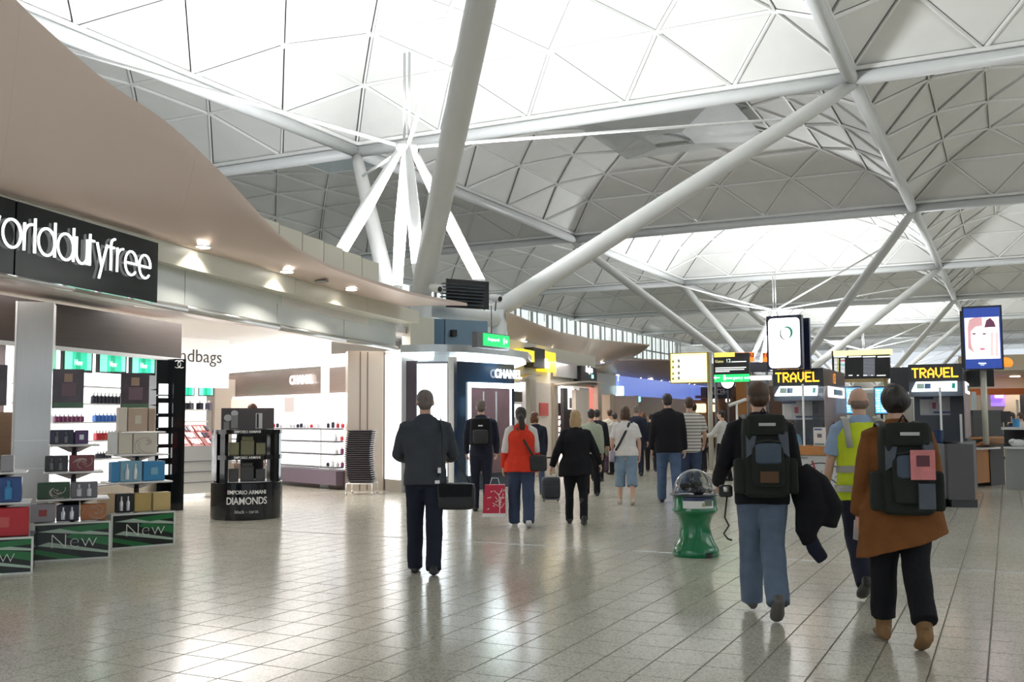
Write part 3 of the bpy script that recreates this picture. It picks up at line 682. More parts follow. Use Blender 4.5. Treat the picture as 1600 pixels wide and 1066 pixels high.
sp2 = stand(a2, b2, .405, 1.75, 'green and black New gift stand with cream and blue boxes, nearest the entrance', ((.77, .98), (1.10, .84), (1.37, .72)), (189, 583, 233, 640), '')
q = sp2.off(.08)
TAN = mat('box_tan', (.55, .40, .24), .45); GOLD = mat('box_gold', (.55, .40, .15), .35, .3); CRM = mat('box_cream', (.72, .66, .54), .45); BLU = mat('box_blue', (.06, .28, .55), .3); BEI = mat('box_beige', (.56, .42, .32), .45); SKY = mat('box_skyblue', (.25, .48, .62), .25)
gift(q, 157, 768, 180, 800, TAN, 'tan gift box at the left of the base row nearest the entrance', base=.408)
gift(q, 181, 770, 209, 800, BLACK, 'black gift box with a silver tube in the base row', base=.408, deco='bottles', clear=PALE)
gift(q, 210, 769, 237, 799, GOLD, 'matt gold gift box left of another gold box in the base row', base=.408)
gift(q, 239, 769, 267, 798, mat('box_gold_b', (.62, .46, .2), .4, .2), 'lighter gold gift box at the right end of the base row', base=.408)
gift(q, 174, 729, 187, 761, BLU, 'narrow blue gift box at the left of the blue tray', base=.772)
gift(q, 188, 728, 222, 761, SKY, 'pale blue see-through gift box with bottles between two blue boxes', base=.772, deco='bottles', clear=PALE)
gift(q, 224, 728, 258, 759, BLU, 'wide bright blue gift box at the right of its tray', base=.772, deco='label', clear=SKY)
gift(q, 172, 687, 184, 723, WHITE, 'slim white gift box at the left of the cream tray', base=1.102)
gift(q, 185, 686, 207, 722, CRM, 'cream gift box beside the one with brown flowers', base=1.102)
gift(q, 208, 686, 246, 721, mat('box_cream_b', (.70, .64, .55), .4), 'wide cream gift box with small brown flowers', base=1.102, deco='swirl')
gift(q, 186, 642, 199, 680, mat('box_ivory', (.78, .7, .6), .45), 'ivory gift box at the left of the highest tray', base=1.372)
gift(q, 200, 643, 231, 680, BEI, 'large beige gift box with a pale tube print on the highest tray', base=1.372, deco='label', clear=CRM)
gift(q, 232, 643, 243, 679, mat('box_sand', (.52, .38, .28), .45), 'narrow sand coloured gift box at the right of the highest tray', base=1.372)
# third stand, cut by the frame at the left
d0 = Vector((.52, .60, 0)).normalized()*.76; b0 = Vector((-8.75, 6.937, 0)); a0 = b0-d0
sp0 = stand(a0, b0, .36, 1.3, 'green and black gift stand reading New, partly out of frame at the left', ((.70, .9), (1.0, .78)), None, '')
q = sp0.off(.08)
gift(q, -45, 793, 45, 838, mat('box_red', (.50, .02, .03), .3), 'large red gift box on the stand cut by the left edge', base=.363, deco='label', clear=mat('red_print', (.6, .1, .1), .3))
gift(q, -30, 742, 34, 781, mat('box_royal', (.03, .08, .25), .3, 0, .4, 8), 'dark blue printed gift box above the large red one', base=.702, deco='bottles', clear=BLU)
gift(q, -25, 700, 0, 726, BLACK, 'black gift box beside the grey one at the left edge', base=1.002)
gift(q, 1, 700, 22, 726, GREYC, 'small grey gift box on the highest tray at the left edge', base=1.002)
cdl = MB(); sp0.off(.3).box(cdl, -30, 570, 11, 634, .02); tag(cdl.build('header_card', CARD), 'dark poster card at the extreme left above the stand', 'poster')
tb_ = MB(); LPp.off(-.25).box(tb_, -60, 640, 80, 800, .1, zs=(0, 1.62)); tag(tb_.build('wall_counter', mat('tan_wood', (.42, .28, .18), .4, 0, .15, 3, stretch=(1, 1, 8))), kind='structure')

# ---- round black perfume display with two glass levels
dc = DP(385, 812, 15.45); dc.z = 0; rx = .53
dm = thing('perfume_display', 'round black display reading diamonds, with boxes on two open levels', 'display stand', dc)
MB().lathe([(rx, .03), (rx, .0), (rx+.01, .06), (rx+.005, .545), (rx-.01, .555), (0.02, .555)], 40).build('base_drum', BLACKG, dm, True)
ang = math.atan2(-dc.y, -dc.x)                     # towards the viewer
for k, a in enumerate((-2.2, -1.15, -.78, .98, 1.25, 2.3)):
    MB().box((math.cos(ang+a)*(rx-.05), math.sin(ang+a)*(rx-.05), .945), (.07, .10, .78), ang+a).build('post', BLACKG, dm)
for z in (.93, 1.315):
    MB().lathe([(.02, z-.03), (rx-.005, z-.03), (rx-.005, z+.035), (.02, z+.035)], 40).build('shelf_ring', BLACKG, dm, True)
MB().lathe([(.02, .556), (rx-.06, .556), (rx-.06, .566), (.02, .566)], 32).build('shelf_floor', mat('display_floor', (.5, .5, .52), .2), dm, True)
side = MB(); side.loft([[(math.cos(ang-1.0-j*.12)*(rx+.004), math.sin(ang-1.0-j*.12)*(rx+.004), z) for z in (.58, 1.27)]+[(math.cos(ang-1.0-j*.12)*(rx-.004), math.sin(ang-1.0-j*.12)*(rx-.004), z) for z in (1.27, .58)] for j in range(6)])
side.build('photo_panel', mat('photo_bw', (.35, .35, .36), .25, 0, .95, 5), dm)
rgt = Vector((-math.sin(ang), math.cos(ang), 0)); nv = Vector((math.cos(ang), math.sin(ang), 0))
def curve_text(txt, size, z, m, bold=0, space=1.0, sx=1.0, name='lettering'):
    me = text_mesh(txt, size, .003, bold, 'CENTER', space, sx); R_ = rx+.008
    for v in me.vertices:
        a = v.co.x/R_; co = nv*(math.cos(a)*(R_+v.co.z)) + (rgt)*(math.sin(a)*(R_+v.co.z)); v.co = (co.x, co.y, z+v.co.y)
    me.materials.clear(); me.materials.append(m); o = bpy.data.objects.new(name, me); COL.objects.link(o); o.parent = dm
SIL = mat('silver_letter', (.82, .82, .80), .35)
curve_text('EMPORIO ARMANI', .082, .415, SIL, .001, .95, .9); curve_text('DIAMONDS', .15, .285, SIL, .002, .95, .82); curve_text('black - carat', .075, .13, SIL, -.001, 1.0, .95)
curve_text('EMPORIO ARMANI', .055, 1.318, SIL, .0005, .95, .9); curve_text('EMPORIO ARMANI', .055, .933, SIL, .0005, .95, .9)
OLV = mat('carton_olive', (.42, .40, .22), .5); GRYC = mat('carton_charcoal', (.10, .10, .095), .4)
def carton(u, fwd, z, w, h, m, label):
    p = dc+rgt*u+nv*fwd; o = MB().bbox((0, 0, h/2), (w, w*.7, h), .006, math.atan2(rgt.y, rgt.x)).build('carton', m, None, False, p+Vector((0, 0, z))); tag(o, label, 'box')
for z0, m, c in ((.966, OLV, 'olive'), (.567, GRYC, 'charcoal')):
    lev = 'highest' if z0 > .8 else 'lower'
    carton(-.20, .18, z0, .15, .19, m, '%s carton at the left of the %s level of the round display' % (c, lev))
    carton(0, .12, z0, .20, .22, m, '%s carton at the bottom of the middle pile on the %s level' % (c, lev))
    carton(0, .12, z0+.22, .17, .06, m, '%s carton lying on the middle pile of the %s level' % (c, lev))
    carton(.20, .16, z0, .14, .18, m, '%s carton at the right of the %s level of the round display' % (c, lev))
hd = thing('display_card', 'black and white photo card standing on the round black display', 'poster', dc+Vector((0, 0, 1.351)))
HP = Plane(dc-rgt*.42-nv*.12, dc+rgt*.42-nv*.12)
p = MB(); c = dc-nv*.12; p.box((c.x, c.y, 1.351+.165), (.80, .03, .33), math.atan2(rgt.y, rgt.x)); B(p, 'card', mat('card_dark', (.07, .055, .055), .3, 0, .3, 6), hd)
F = frame(c+nv*.02+Vector((0, 0, 1.351)), rgt)
for (x, y, w, h, m) in ((-.30, .18, .06, .09, 'lt'), (-.20, .25, .055, .08, 'lt'), (-.20, .12, .10, .2, 'md'), (-.32, .06, .08, .12, 'md'), (.17, .13, .10, .24, 'lt'), (.15, .13, .03, .22, 'dk')):
    mb = MB(); mb.ell((0, 0, 0), (w, h*.6, .004), 12, 6) if w < .08 and m == 'lt' and y > .15 else mb.box((0, 0, 0), (w, h, .005))
    mb.v = [tuple(F @ (Vector(v)+Vector((x, y, .003 if m != 'dk' else .006)))) for v in mb.v]
    B(mb, 'photo_print', {'lt': mat('photo_light', (.6, .6, .6), .4), 'md': mat('photo_mid', (.28, .28, .28), .4), 'dk': BLACK}[m], hd)

# ---- steel end pillars, lit panel, black post and stack of shopping trays
ep = thing('steel_end_pillar', 'beige steel clad pillars at the right end of the shop entrance', 'pillar', G(572, 768))
EPp = Plane(G(543, 768), G(600, 766.5))
p = MB(); EPp.box(p, 543, 548, 562, 768, .4, zs=(0, 2.92)); B(p, 'narrow_shaft', CHAMP, ep)
p = MB(); EPp.box(p, 563, 548, 600, 768, .5, .0, zs=(0, 2.92)); B(p, 'wide_shaft', CHAMP, ep)
for u in (562.5, 574, 600): p = MB(); EPp.box(p, u-.8, 548, u+.8, 768, .02, .012, zs=(.02, 2.9)); B(p, 'shadow_gap', mat('gap_brown', (.16, .11, .08), .4), ep)
LPl = Plane(G(600, 767), G(627, 770))
lb = thing('lit_pillar_panel', 'tall narrow white lit panel between the steel pillars and black post', 'light panel', G(613, 769))
p = MB(); LPl.box(p, 601, 552, 626, 768, .3, -.02, zs=(0, 2.92)); B(p, 'casing', STEEL, lb)
p = MB(); LPl.box(p, 602, 555, 625, 748, .03, .01, zs=(.25, 2.84)); B(p, 'lit_face', LITW, lb)
bp_ = MB().tube([(-11.27, 17.72, 0), (-11.27, 17.72, 2.95)], .05, 10); o = bp_.build('black_post', DKSTEEL, None, 'all'); tag(o, 'slim dark post between two white lit panels', 'post')
TRY = mat('shopping_tray', (.075, .065, .075), .4)
tl = thing('tray_trolley', 'white wire trolley on castors carrying the stack of dark trays', 'trolley', (-11.62, 16.75, 0), .37)
WIRE = mat('white_wire', (.85, .83, .8), .35)
MB().tube([(-.26, -.24, .22), (.26, -.24, .22), (.26, .24, .22), (-.26, .24, .22), (-.26, -.24, .22)], .014, 6).build('frame_ring', WIRE, tl, 'all')
for sx in (-1, 1):
    for sy in (-1, 1):
        l = MB().tube([(sx*.26, sy*.24, .22), (sx*.26, sy*.24, .06)], .014, 6).build('leg', WIRE, tl, 'all')
        MB().tube([(sx*.26-.012, sy*.24, .032), (sx*.26+.012, sy*.24, .032)], .032, 10).build('castor', ALU, l, 'all')
MB().box((0, 0, .226), (.5, .46, .01)).build('deck', WIRE, tl)
trm = MB()
trm.loft([[(-.19, -.17, .0), (.19, -.17, 0), (.19, .17, 0), (-.19, .17, 0)], [(-.24, -.21, .045), (.24, -.21, .045), (.24, .21, .045), (-.24, .21, .045)], [(-.255, -.225, .046), (.255, -.225, .046), (.255, .225, .046), (-.255, .225, .046)], [(-.255, -.225, .062), (.255, -.225, .062), (.255, .225, .062), (-.255, .225, .062)], [(-.23, -.2, .06), (.23, -.2, .06), (.23, .2, .06), (-.23, .2, .06)], [(-.18, -.16, .008), (.18, -.16, .008), (.18, .16, .008), (-.18, .16, .008)]])
trme = trm.mesh('shopping_tray', TRY)
for k in range(24):
    o = bpy.data.objects.new('shopping_tray', trme); COL.objects.link(o)
    dx = -.035*math.sin(k/23*PI*1.0)*-1 if k < 14 else .0
    o.location = Vector((-11.62, 16.75, .232+k*.0425))+Vector((.93, .37, 0))*(.05*math.sin(k/23*PI)*-1); o.rotation_euler = (0, 0, .37+random.uniform(-.02, .02))
    tag(o, 'dark plastic shopping tray, '+ordn(k)+' from the bottom of the stack on the white trolley', 'tray', 'stack of shopping trays')
# ---- curved pod around the steel tree: white poster light, pilaster, dark blue window
BLUED = mat('pod_dark_blue', (.008, .022, .045), .12, .0, .2, 2, coat=.5)
pod = [(-11.22, 17.72), (-10.62, 17.84), (-10.28, 18.15), (-10.2, 18.6), (-10.2, 19.5), (-10.3, 20.5), (-10.75, 21.7)]
core = MB().prism([(x-.16, y+.05) for x, y in pod]+[(-11.2, 22.4), (-13.6, 22.4), (-13.6, 18.0)], 0, 2.92).build('wall_pod', WHITEP); tag(core, kind='structure')
def pod_pl(u0, u1, d0, d1): return Plane(DP(u0, 650, d0), DP(u1, 650, d1))
P1 = pod_pl(636, 712, 20.55, 20.5)
pp = thing('poster_light', 'large white glowing poster case behind the man in the charcoal jacket', 'light panel', P1.at(675, 768)); pp.location.z = 0
p = MB(); P1.box(p, 634, 560, 652, 760, .06, .0, zs=(.2, 2.68)); B(p, 'dark_side', mat('side_brown', (.06, .045, .06), .25), pp)
p = MB(); P1.box(p, 650, 563, 700, 755, .06, .02, zs=(.28, 2.66)); B(p, 'frame', DKSTEEL, pp)
p = MB(); P1.box(p, 652, 566, 699, 752, .02, .03, zs=(.32, 2.62)); B(p, 'lit_face', LITC, pp)
p = MB(); P1.box(p, 634, 752, 712, 768, .1, .05, zs=(0, .2)); B(p, 'kick_base', WHITEP, pp)
p = MB(); P1.box(p, 701, 560, 714, 768, .12, .05, zs=(0, 2.75)); B(p, 'pilaster', WHITE, pp)
P2 = pod_pl(714, 803, 20.35, 21.9)
ch = thing('dark_blue_window', 'dark blue glossy shop window with lit border and white glowing sign', 'shop window', P2.at(760, 760)); ch.location.z = 0
p = MB(); P2.box(p, 714, 566, 804, 762, .08, .0, zs=(0.02, 2.66)); B(p, 'blue_panel', BLUED, ch)
p = MB(); P2.box(p, 731, 595, 800, 600, .05, .05, zs=(2.13, 2.24)); B(p, 'lit_head', LITC, ch)
p = MB(); P2.box(p, 731, 600, 733.5, 742, .05, .05, zs=(.32, 2.24)); B(p, 'lit_jamb', LITC, ch)
p = MB(); P2.box(p, 795, 600, 797, 742, .05, .05, zs=(.32, 2.2)); B(p, 'lit_jamb', LITW2, ch)
p = MB(); P2.box(p, 734, 604, 795, 742, .03, .03, zs=(.34, 2.12)); B(p, 'display_photo', mat('photo_plum', (.15, .09, .10), .2, 0, .6, 1.5), ch)
BT('CHANEL', .25, glow('sign_glow', (1, 1, 1), 3.5), P2.fr(791, 585.5, .06), ch, bold=.008)
p = MB(); P2.box(p, 752, 612, 754, 640, .02, .045); B(p, 'bright_streak', PALE, ch); p = MB(); P2.box(p, 772, 612, 774, 660, .02, .045); B(p, 'bright_streak', PALE, ch)
# ledge canopy round the pod with light trough under it
led = [(x, y) for x, y in pod]; cx0, cy0 = -12.2, 20.2
def grow(P, g):
    out = []
    for x, y in P:
        d = Vector((x-cx0, y-cy0)).normalized(); out.append((x+d.x*g, y+d.y*g))
    return out
lt = thing('pod_ledge', 'curved grey ledge canopy with bright light trough running round the pod', 'canopy', (-10.4, 18.8, 2.85))
o1, o2 = grow(led, .55), grow(led, -.2)
B(MB().loft([[(a[0], a[1], 2.84), (a[0], a[1], 2.99), (b[0], b[1], 3.03), (b[0], b[1], 2.84)] for a, b in zip(o1, o2)]), 'ledge', mat('ledge_grey', (.58, .62, .64), .2, .4), lt, True)
o3, o4 = grow(led, .40), grow(led, .02)
B(MB().loft([[(a[0], a[1], 2.79), (a[0], a[1], 2.835), (b[0], b[1], 2.835), (b[0], b[1], 2.70)] for a, b in zip(o3, o4)][:2]), 'light_trough', LITC, lt)
B(MB().loft([[(a[0], a[1], 2.79), (a[0], a[1], 2.835), (b[0], b[1], 2.835), (b[0], b[1], 2.66)] for a, b in zip(o3, o4)][2:]), 'light_trough', LITC, lt)
area('pod_light', (-9.75, 18.9, 2.75), (-9.3, 18.7, 0), .4, 2.5, 60, (.85, .94, 1))
# plant box and cream column above the ledge
pb = thing('plant_screen', 'blue grey panelled screen with a loudspeaker above the pod ledge', 'panel', (-10.9, 18.5, 3.0))
P3 = pod_pl(640, 772, 20.9, 22.0)
p = MB(); P3.box(p, 638, 485, 675, 545, .4, .1, zs=(2.95, 3.62)); B(p, 'cream_cladding', CREAM, pb)
SLATE = mat('slate_blue', (.16, .25, .33), .35)
p = MB(); P3.box(p, 676, 488, 694, 542, .1, .0, zs=(3.0, 3.62)); B(p, 'screen_panel', mat('slate_blue_d', (.08, .16, .24), .35), pb)
p = MB(); P3.box(p, 696, 490, 762, 545, .1, .0, zs=(3.0, 3.62)); B(p, 'screen_panel', SLATE, pb)
p = MB(); P3.box(p, 703, 516, 710, 526, .12, .12); B(p, 'loudspeaker', BLACK, pb)
lv = thing('louvre_grille', 'dark slanted louvre grille behind the pale tube over the pod', 'grille', P3.at(725, 460))
Pg = P3.off(-.05); L, R, z0, z1 = Pg.rect(688, 436, 755, 470)
for k in range(7):
    z = 3.95+k*.075; B(MB().box(((L.x+R.x)/2-.01*k, (L.y+R.y)/2+.03*k, z), ((R-L).length, .10, .025), math.atan2(Pg.r.y, Pg.r.x)), 'louvre_slat', mat('louvre_dark', (.03, .045, .06), .4), lv)
B(MB().box(((L.x+R.x)/2, (L.y+R.y)/2+.25, 4.2), ((R-L).length, .04, .62), math.atan2(Pg.r.y, Pg.r.x)), 'back_plate', BLACK, lv)
for (u, v, d, lab) in ((681, 451, 20.6, 'white security camera on the big branch of the steel tree'), (775, 466, 22.6, 'white floodlight clamped at the foot of the long white branch')):
    c = DP(u, v, d); t = thing('camera_housing', lab, 'camera', c)
    MB().tube([(-.13, .03, .03), (.13, -.06, -.03)], [.075, .085], 12).build('housing', WHITE, t, 'all'); MB().tube([(.13, -.06, -.03), (.135, -.062, -.031)], .06, 12).build('lens', BLACK, t, 'all'); MB().tube([(0, 0, -.05), (-.05, .05, -.28)], .02, 6).build('bracket', DKSTEEL, t, 'all')
# parapet of cream panels above the salmon soffit
pa = thing('parapet', None, None, (-11.5, 15, 3.7)); pa.name = 'wall_parapet'; pa['kind'] = 'structure'
PA = Plane((-10.6, 11.0), (-11.6, 17.9))
n_ = 9
for k in range(n_):
    a = PA.a.lerp(PA.b, k/n_); b = PA.a.lerp(PA.b, (k+1)/n_-.004); p = MB(); seg_box(p, a, b, 3.66, 4.86-.025*k if k < n_-1 else 4.3, .15); B(p, 'panel', CREAM, pa)
# green emergency exit sign
ex = thing('exit_sign', 'green lit emergency exit sign in a grey case hanging by the curved pod', 'sign', DP(770, 534, 19.5))
XG = Plane(DP(752, 650, 19.2), DP(796, 650, 20.1))
p = MB(); XG.box(p, 747, 521, 797, 545, .12, -.02); B(p, 'case', DKSTEEL, ex); p = MB(); XG.box(p, 756, 523, 796, 542, .02, .0); B(p, 'lit_face', glow('exit_green', (.02, .62, .16), 1.0), ex)
EXW = glow('exit_white', (.9, 1, .92), 1.3)
BT('Emergency exit', .082, EXW, XG.fr(771, 531, .008), ex, sx=.82)
Fx = XG.fr(790, 534, .006)
mb = MB(); mb.bar(Fx @ Vector((-.03, 0, 0)), Fx @ Vector((.05, 0, 0)), .012, .016, XG.n); mb.bar(Fx @ Vector((.055, 0, 0)), Fx @ Vector((.02, .035, 0)), .012, .012, XG.n); mb.bar(Fx @ Vector((.055, 0, 0)), Fx @ Vector((.02, -.035, 0)), .012, .012, XG.n); mb.bar(Fx @ Vector((-.07, -.06, 0)), Fx @ Vector((-.07, .06, 0)), .03, .01, XG.n)
B(mb, 'arrow', EXW, ex)
hang = MB(); q = XG.at(772, 521); hang.tube([q-XG.n*.06, q-XG.n*.06+Vector((0, 0, .55))], .012, 6); B(hang, 'hanger', DKSTEEL, ex)

# ---- second shop: bulkhead with yellow and black signs, glazed front
A2, B2 = Vector((-10.75, 22.3, 0)), Vector((-11.66, 29.6, 0))
S2P = Plane(A2, B2)
b2w = MB(); seg_box(b2w, A2-Vector((0, .4, 0)), B2+Vector((0, .3, 0)), 2.42, 3.42, .25, -.12); tag(b2w.build('wall_bulkhead', CREAM), kind='structure')
ys = thing('shop_sign', 'yellow and black box sign with white glowing letters over the second shop', 'sign', S2P.at(846, 566))
p = MB(); S2P.box(p, 828, 553, 846, 583, .25, .1, zs=(2.78, 3.28)); B(p, 'black_half', BLACK, ys)
p = MB(); S2P.box(p, 846, 556, 863, 585, .25, .1, zs=(2.72, 3.24)); B(p, 'yellow_half', glow('sign_yellow', (1, .72, .03), .95), ys)
BT('life', .33, glow('sign_glow2', (1, 1, .95), 2.5), S2P.fr(848, 569, .12), ys, bold=.012)
p = MB(); S2P.box(p, 808, 556, 828, 571, .2, .12, zs=(2.9, 3.18)); B(p, 'yellow_arm', glow('sign_yellow', (1, .72, .03), .95), ys)
sf = thing('steel_fascia', 'brushed steel fascia panel between the yellow and the black signs', 'panel', S2P.at(884, 575))
p = MB(); S2P.box(p, 867, 562, 900, 588, .1, .04, zs=(2.62, 3.08)); B(p, 'sheet', STEEL, sf)
bs = thing('shop_sign', 'black box sign with white and pale blue glowing letters', 'sign', S2P.at(913, 580))
p = MB(); S2P.box(p, 902, 571, 927, 595, .25, .12, zs=(2.5, 3.02)); B(p, 'sign_board', BLACK, bs)
BT('Sunglass', .24, glow('sign_glow2', (1, 1, .95), 2.5), S2P.fr(914, 578, .14), bs, bold=.014, sx=.95); BT('hut', .17, glow('sign_aqua', (.35, .85, .95), 1.6), S2P.fr(919, 588.5, .14), bs, bold=.01)
gl = thing('shopfront', 'bright second shopfront with posters and pale piers under the box signs', 'shopfront', S2P.at(870, 740)); gl.location.z = 0
PIER = mat('pier_cream', (.74, .66, .58), .4)
for (u0, u1, m, z1, fw) in ((826, 835, CHAMP, 2.45, .05), (836, 862, PIER, 2.4, .0), (862, 868, CHAMP, 2.42, .08), (900, 922, PIER, 2.3, .0), (930, 936, CHAMP, 2.5, .1)):
    p = MB(); S2P.box(p, u0, 590, u1, 735, .12, fw, zs=(0, z1)); B(p, 'pier', m, gl)
for (u0, u1, v0, v1) in ((801, 825, 572, 612), (868, 881, 588, 618), (808, 824, 640, 650)):
    p = MB(); S2P.off(.8).box(p, u0, v0, u1, v1, .04); B(p, 'lit_wall', LITW, gl)
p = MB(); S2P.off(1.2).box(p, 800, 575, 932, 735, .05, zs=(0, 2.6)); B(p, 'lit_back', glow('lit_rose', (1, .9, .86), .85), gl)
p = MB(); S2P.off(.3).box(p, 881, 602, 901, 690, .1, zs=(.7, 2.35)); B(p, 'dark_case', BLACK, gl)
p = MB(); S2P.off(.3).box(p, 887, 607, 897, 640, .02, .01); B(p, 'lit_poster', LITW2, gl)
p = MB(); S2P.off(.3).box(p, 889, 622, 895, 638, .02, .02); B(p, 'dark_figure', DKSTEEL, gl)
POST = mat('poster_red', (.62, .10, .09), .4); POSP = mat('poster_dull', (.48, .18, .19), .4)
for (u0, u1, m, bk) in ((844, 857, POST, -.03), (868, 880, POSP, .5)):
    p = MB(); S2P.off(bk).box(p, u0, 630, u1, 650, .02); B(p, 'poster', m, gl)
p = MB(); S2P.off(-.02).box(p, 922, 600, 928, 675, .03, zs=(.9, 2.4)); B(p, 'red_banner', glow('banner_red', (.9, .25, .2), .6), gl)
p = MB(); S2P.off(.5).box(p, 800, 612, 816, 628, .05); B(p, 'logo_board', BLACK, gl)
p = MB(); S2P.off(.5).box(p, 801, 632, 814, 652, .05); B(p, 'lit_card', LITW, gl)
for v in (655, 666, 676, 688, 700):
    p = MB(); S2P.off(.5).box(p, 845, v, 882, v+2, .35, .0); B(p, 'shelf', DKSTEEL, gl)
for (ua, ub, dx) in ((801, 836, 0), (862, 936, 0)):
    L, R, _, _ = S2P.rect(ua, 600, ub, 610); m_ = (L+R)/2
    B(MB().loft([[L.lerp(R, t)+S2P.n*f+Vector((0, 0, 2.28+.28*math.sin(t*PI/2+.2)+dz)) for f, dz in ((.18, 0), (.18, .05), (-.1, .05), (-.1, 0))] for t in [k/8 for k in range(9)]]), 'arched_head', CHAMP, gl)
area('shop_light', (-12.6, 25.6, 2.9), (-12.4, 25.6, 0), 1.6, 5, 160, (1, .93, .88))
for k in range(20):
    u = 847+(k % 4)*9+4; v = (655, 666, 676, 688, 700)[k//4]; q = S2P.off(.42).at(u, v); bottle(q, random.uniform(.09, .15), .05, random.choice([WHITE, DKB, SHOPW, REDB]), 'tiny bottle, '+ordn(k % 4)+' from the left on the '+ordn(k//4)+' shelf of the second shop', 'bottles in the second shop', sq=1)

# ---- far wall with blue lit fascia and dark openings
F3 = Plane((-12.35, 29.9), (-14.6, 70))
bl = thing('blue_fascia', 'long blue lit fascia over the far row of shops', 'fascia', (-13, 45, 2.7))
BLF = mat('fascia_blue', (.30, .38, .78), .3, 0, .05, emit=(.2, .32, 1), estr=.45)
GRYF = mat('fascia_grey', (.52, .55, .56), .3, .2)
def yat(P, y): t = (y-P.a.y)/(P.b.y-P.a.y); return P.a.lerp(P.b, t)
yy = 29.9
for k in range(10):
    y2 = yy+(4 if k < 4 else 4.2); p = MB(); seg_box(p, yat(F3, yy), yat(F3, y2-.03), 2.28, 2.98, .2); B(p, 'fascia_panel', GRYF if k == 0 else BLF, bl); yy = y2
far = MB(); 
seg_box(far, yat(F3, 29.8)-F3.n*1.2, yat(F3, 70)-F3.n*1.2, 0, 3.0, .2); tag(far.build('wall_far', mat('far_tan', (.42, .31, .22), .5, 0, .2, .5)), kind='structure')
cl = thing('shop_divider_row', None, None, (-13, 45, 0)); cl.name = 'wall_dividers'; cl['kind'] = 'structure'
for y in (33.2, 36.4, 40.8, 45.3, 51, 58, 66): p = MB(); a = yat(F3, y); p.box((a.x-.55, y, 1.15), (1.2, .35, 2.3)); B(p, 'panel', mat('divider_tan', (.5, .4, .3), .5), cl)
for u, v, w, h, c, lab, d in ((968, 611, 7, 9, (.7, .95, 1), 'round pale glowing sign under the blue fascia', 36), (995, 621, 6, 9, (.3, .8, 1), 'small blue glowing sign next to the round one', 40), (1022, 623, 10, 9, (1, .98, .95), 'white glowing shop sign behind the tall man in black', 46), (1056, 628, 5, 9, (1, .3, .7), 'small pink glowing sign behind the striped shirt', 50)):
    c0 = DP(u, v, d); s = d/FPX
    o = MB().ell((0, 0, 0), (w*s, .06, h*s), 14, 8).build('glowing_sign', glow('glow_%d' % u, c, 1.5), None, 'all', c0, YAW) if u == 970 else MB().bbox((0, 0, 0), (w*2*s, .08, h*1.6*s), .03).build('glowing_sign', glow('glow_%d' % u, c, 1.5), None, False, c0, YAW)
    tag(o, lab, 'sign')
E3 = [(-11.2, 30.4, 3.3), (-11.9, 36, 3.6), (-12.4, 44, 3.9), (-13.0, 54, 4.0), (-13.8, 64, 3.9), (-14.6, 74, 3.7)]
I3 = [(-12.3, 30.4, 3.0), (-12.8, 36, 3.0), (-13.3, 44, 3.0), (-13.8, 54, 3.0), (-14.3, 64, 3.0), (-14.9, 74, 3.0)]
w3, GW3 = wing('curved_soffit', 'dark brown curved soffit above the far blue lit fascia', I3, E3, mat('soffit_brown', (.36, .29, .23), .4, .4), 1.5)
for n, (u, v) in enumerate(((965, 586), (1000, 594), (1012, 597), (1018, 592), (1032, 600), (1046, 604), (1056, 609), (1066, 612), (1075, 614), (1083, 617))):
    downlight(find(GW3, u, v)-Vector((0, 0, .01)), 'tiny bright downlight, '+ordn(n)+' along the dark brown soffit over the blue fascia', .07, 60 if n % 3 == 0 else 0, 'far soffit downlights')
# clerestory glazing of the outer wall
cg = thing('clerestory', None, None, (-39.5, 60, 6)); cg.name = 'window_1'; cg['kind'] = 'structure'
GX = X0-DX-.2
MULL = mat('mullion_grey', (.35, .37, .36), .5)
p = MB(); p.box((GX-.5, 60, 4.2), (.2, 150, 8.4)); B(p, 'lower_wall', mat('outer_wall', (.40, .41, .38), .6), cg)
for k in range(34):
    y = 14+k*3.54; p = MB(); p.box((GX, y, 9.9), (.18, .22, 3.4)); B(p, 'mullion', MULL, cg)
    p = MB(); p.bar((GX+.35, y+.45, 8.4), (GX+.35, y+.45, 11.5), .10, .10); B(p, 'raker', MULL, cg)
    if k < 33: p = MB(); p.box((GX-.3, y+1.77, 9.95), (.04, 3.2, 3.1)); B(p, 'pane', mat('clerestory_pane', (.55, .6, .6), .2, emit=(.80, .88, .86), estr=.8), cg)
for z in (8.4, 9.6, 11.5): p = MB(); p.box((GX, 72, z), (.22, 118, .16)); B(p, 'rail', MULL, cg)
# ================================================================== right side of the hall
def XPlane(u, d, dirn=(1, 0, 0)):
    p = DP(u, 650, d); r = Vector(dirn); return Plane(p-r, p+r)
KGREY = mat('kiosk_grey', (.085, .10, .125), .3, 0, .08, 2); KDARK = mat('kiosk_dark', (.03, .032, .035), .3); KSIDE = mat('kiosk_side', (.38, .30, .31), .4)
LEDM = glow('led_amber', (1, .50, .03), 2.2); LEDD = glow('led_dim', (1, .33, .02), 1.0)
FONT5 = {'T': ['11111', '00100', '00100', '00100', '00100', '00100', '00100'], 'R': ['11110', '10001', '10001', '11110', '10100', '10010', '10001'], 'A': ['00100', '01010', '10001', '10001', '11111', '10001', '10001'],
         'V': ['10001', '10001', '10001', '10001', '10001', '01010', '00100'], 'E': ['11111', '10000', '10000', '11110', '10000', '10000', '11111'], 'L': ['10000', '10000', '10000', '10000', '10000', '10000', '11111'], 'K': ['10001', '10010', '10100', '11000', '10100', '10010', '10001'], 'B': ['11110', '10001', '10001', '11110', '10001', '10001', '11110']}
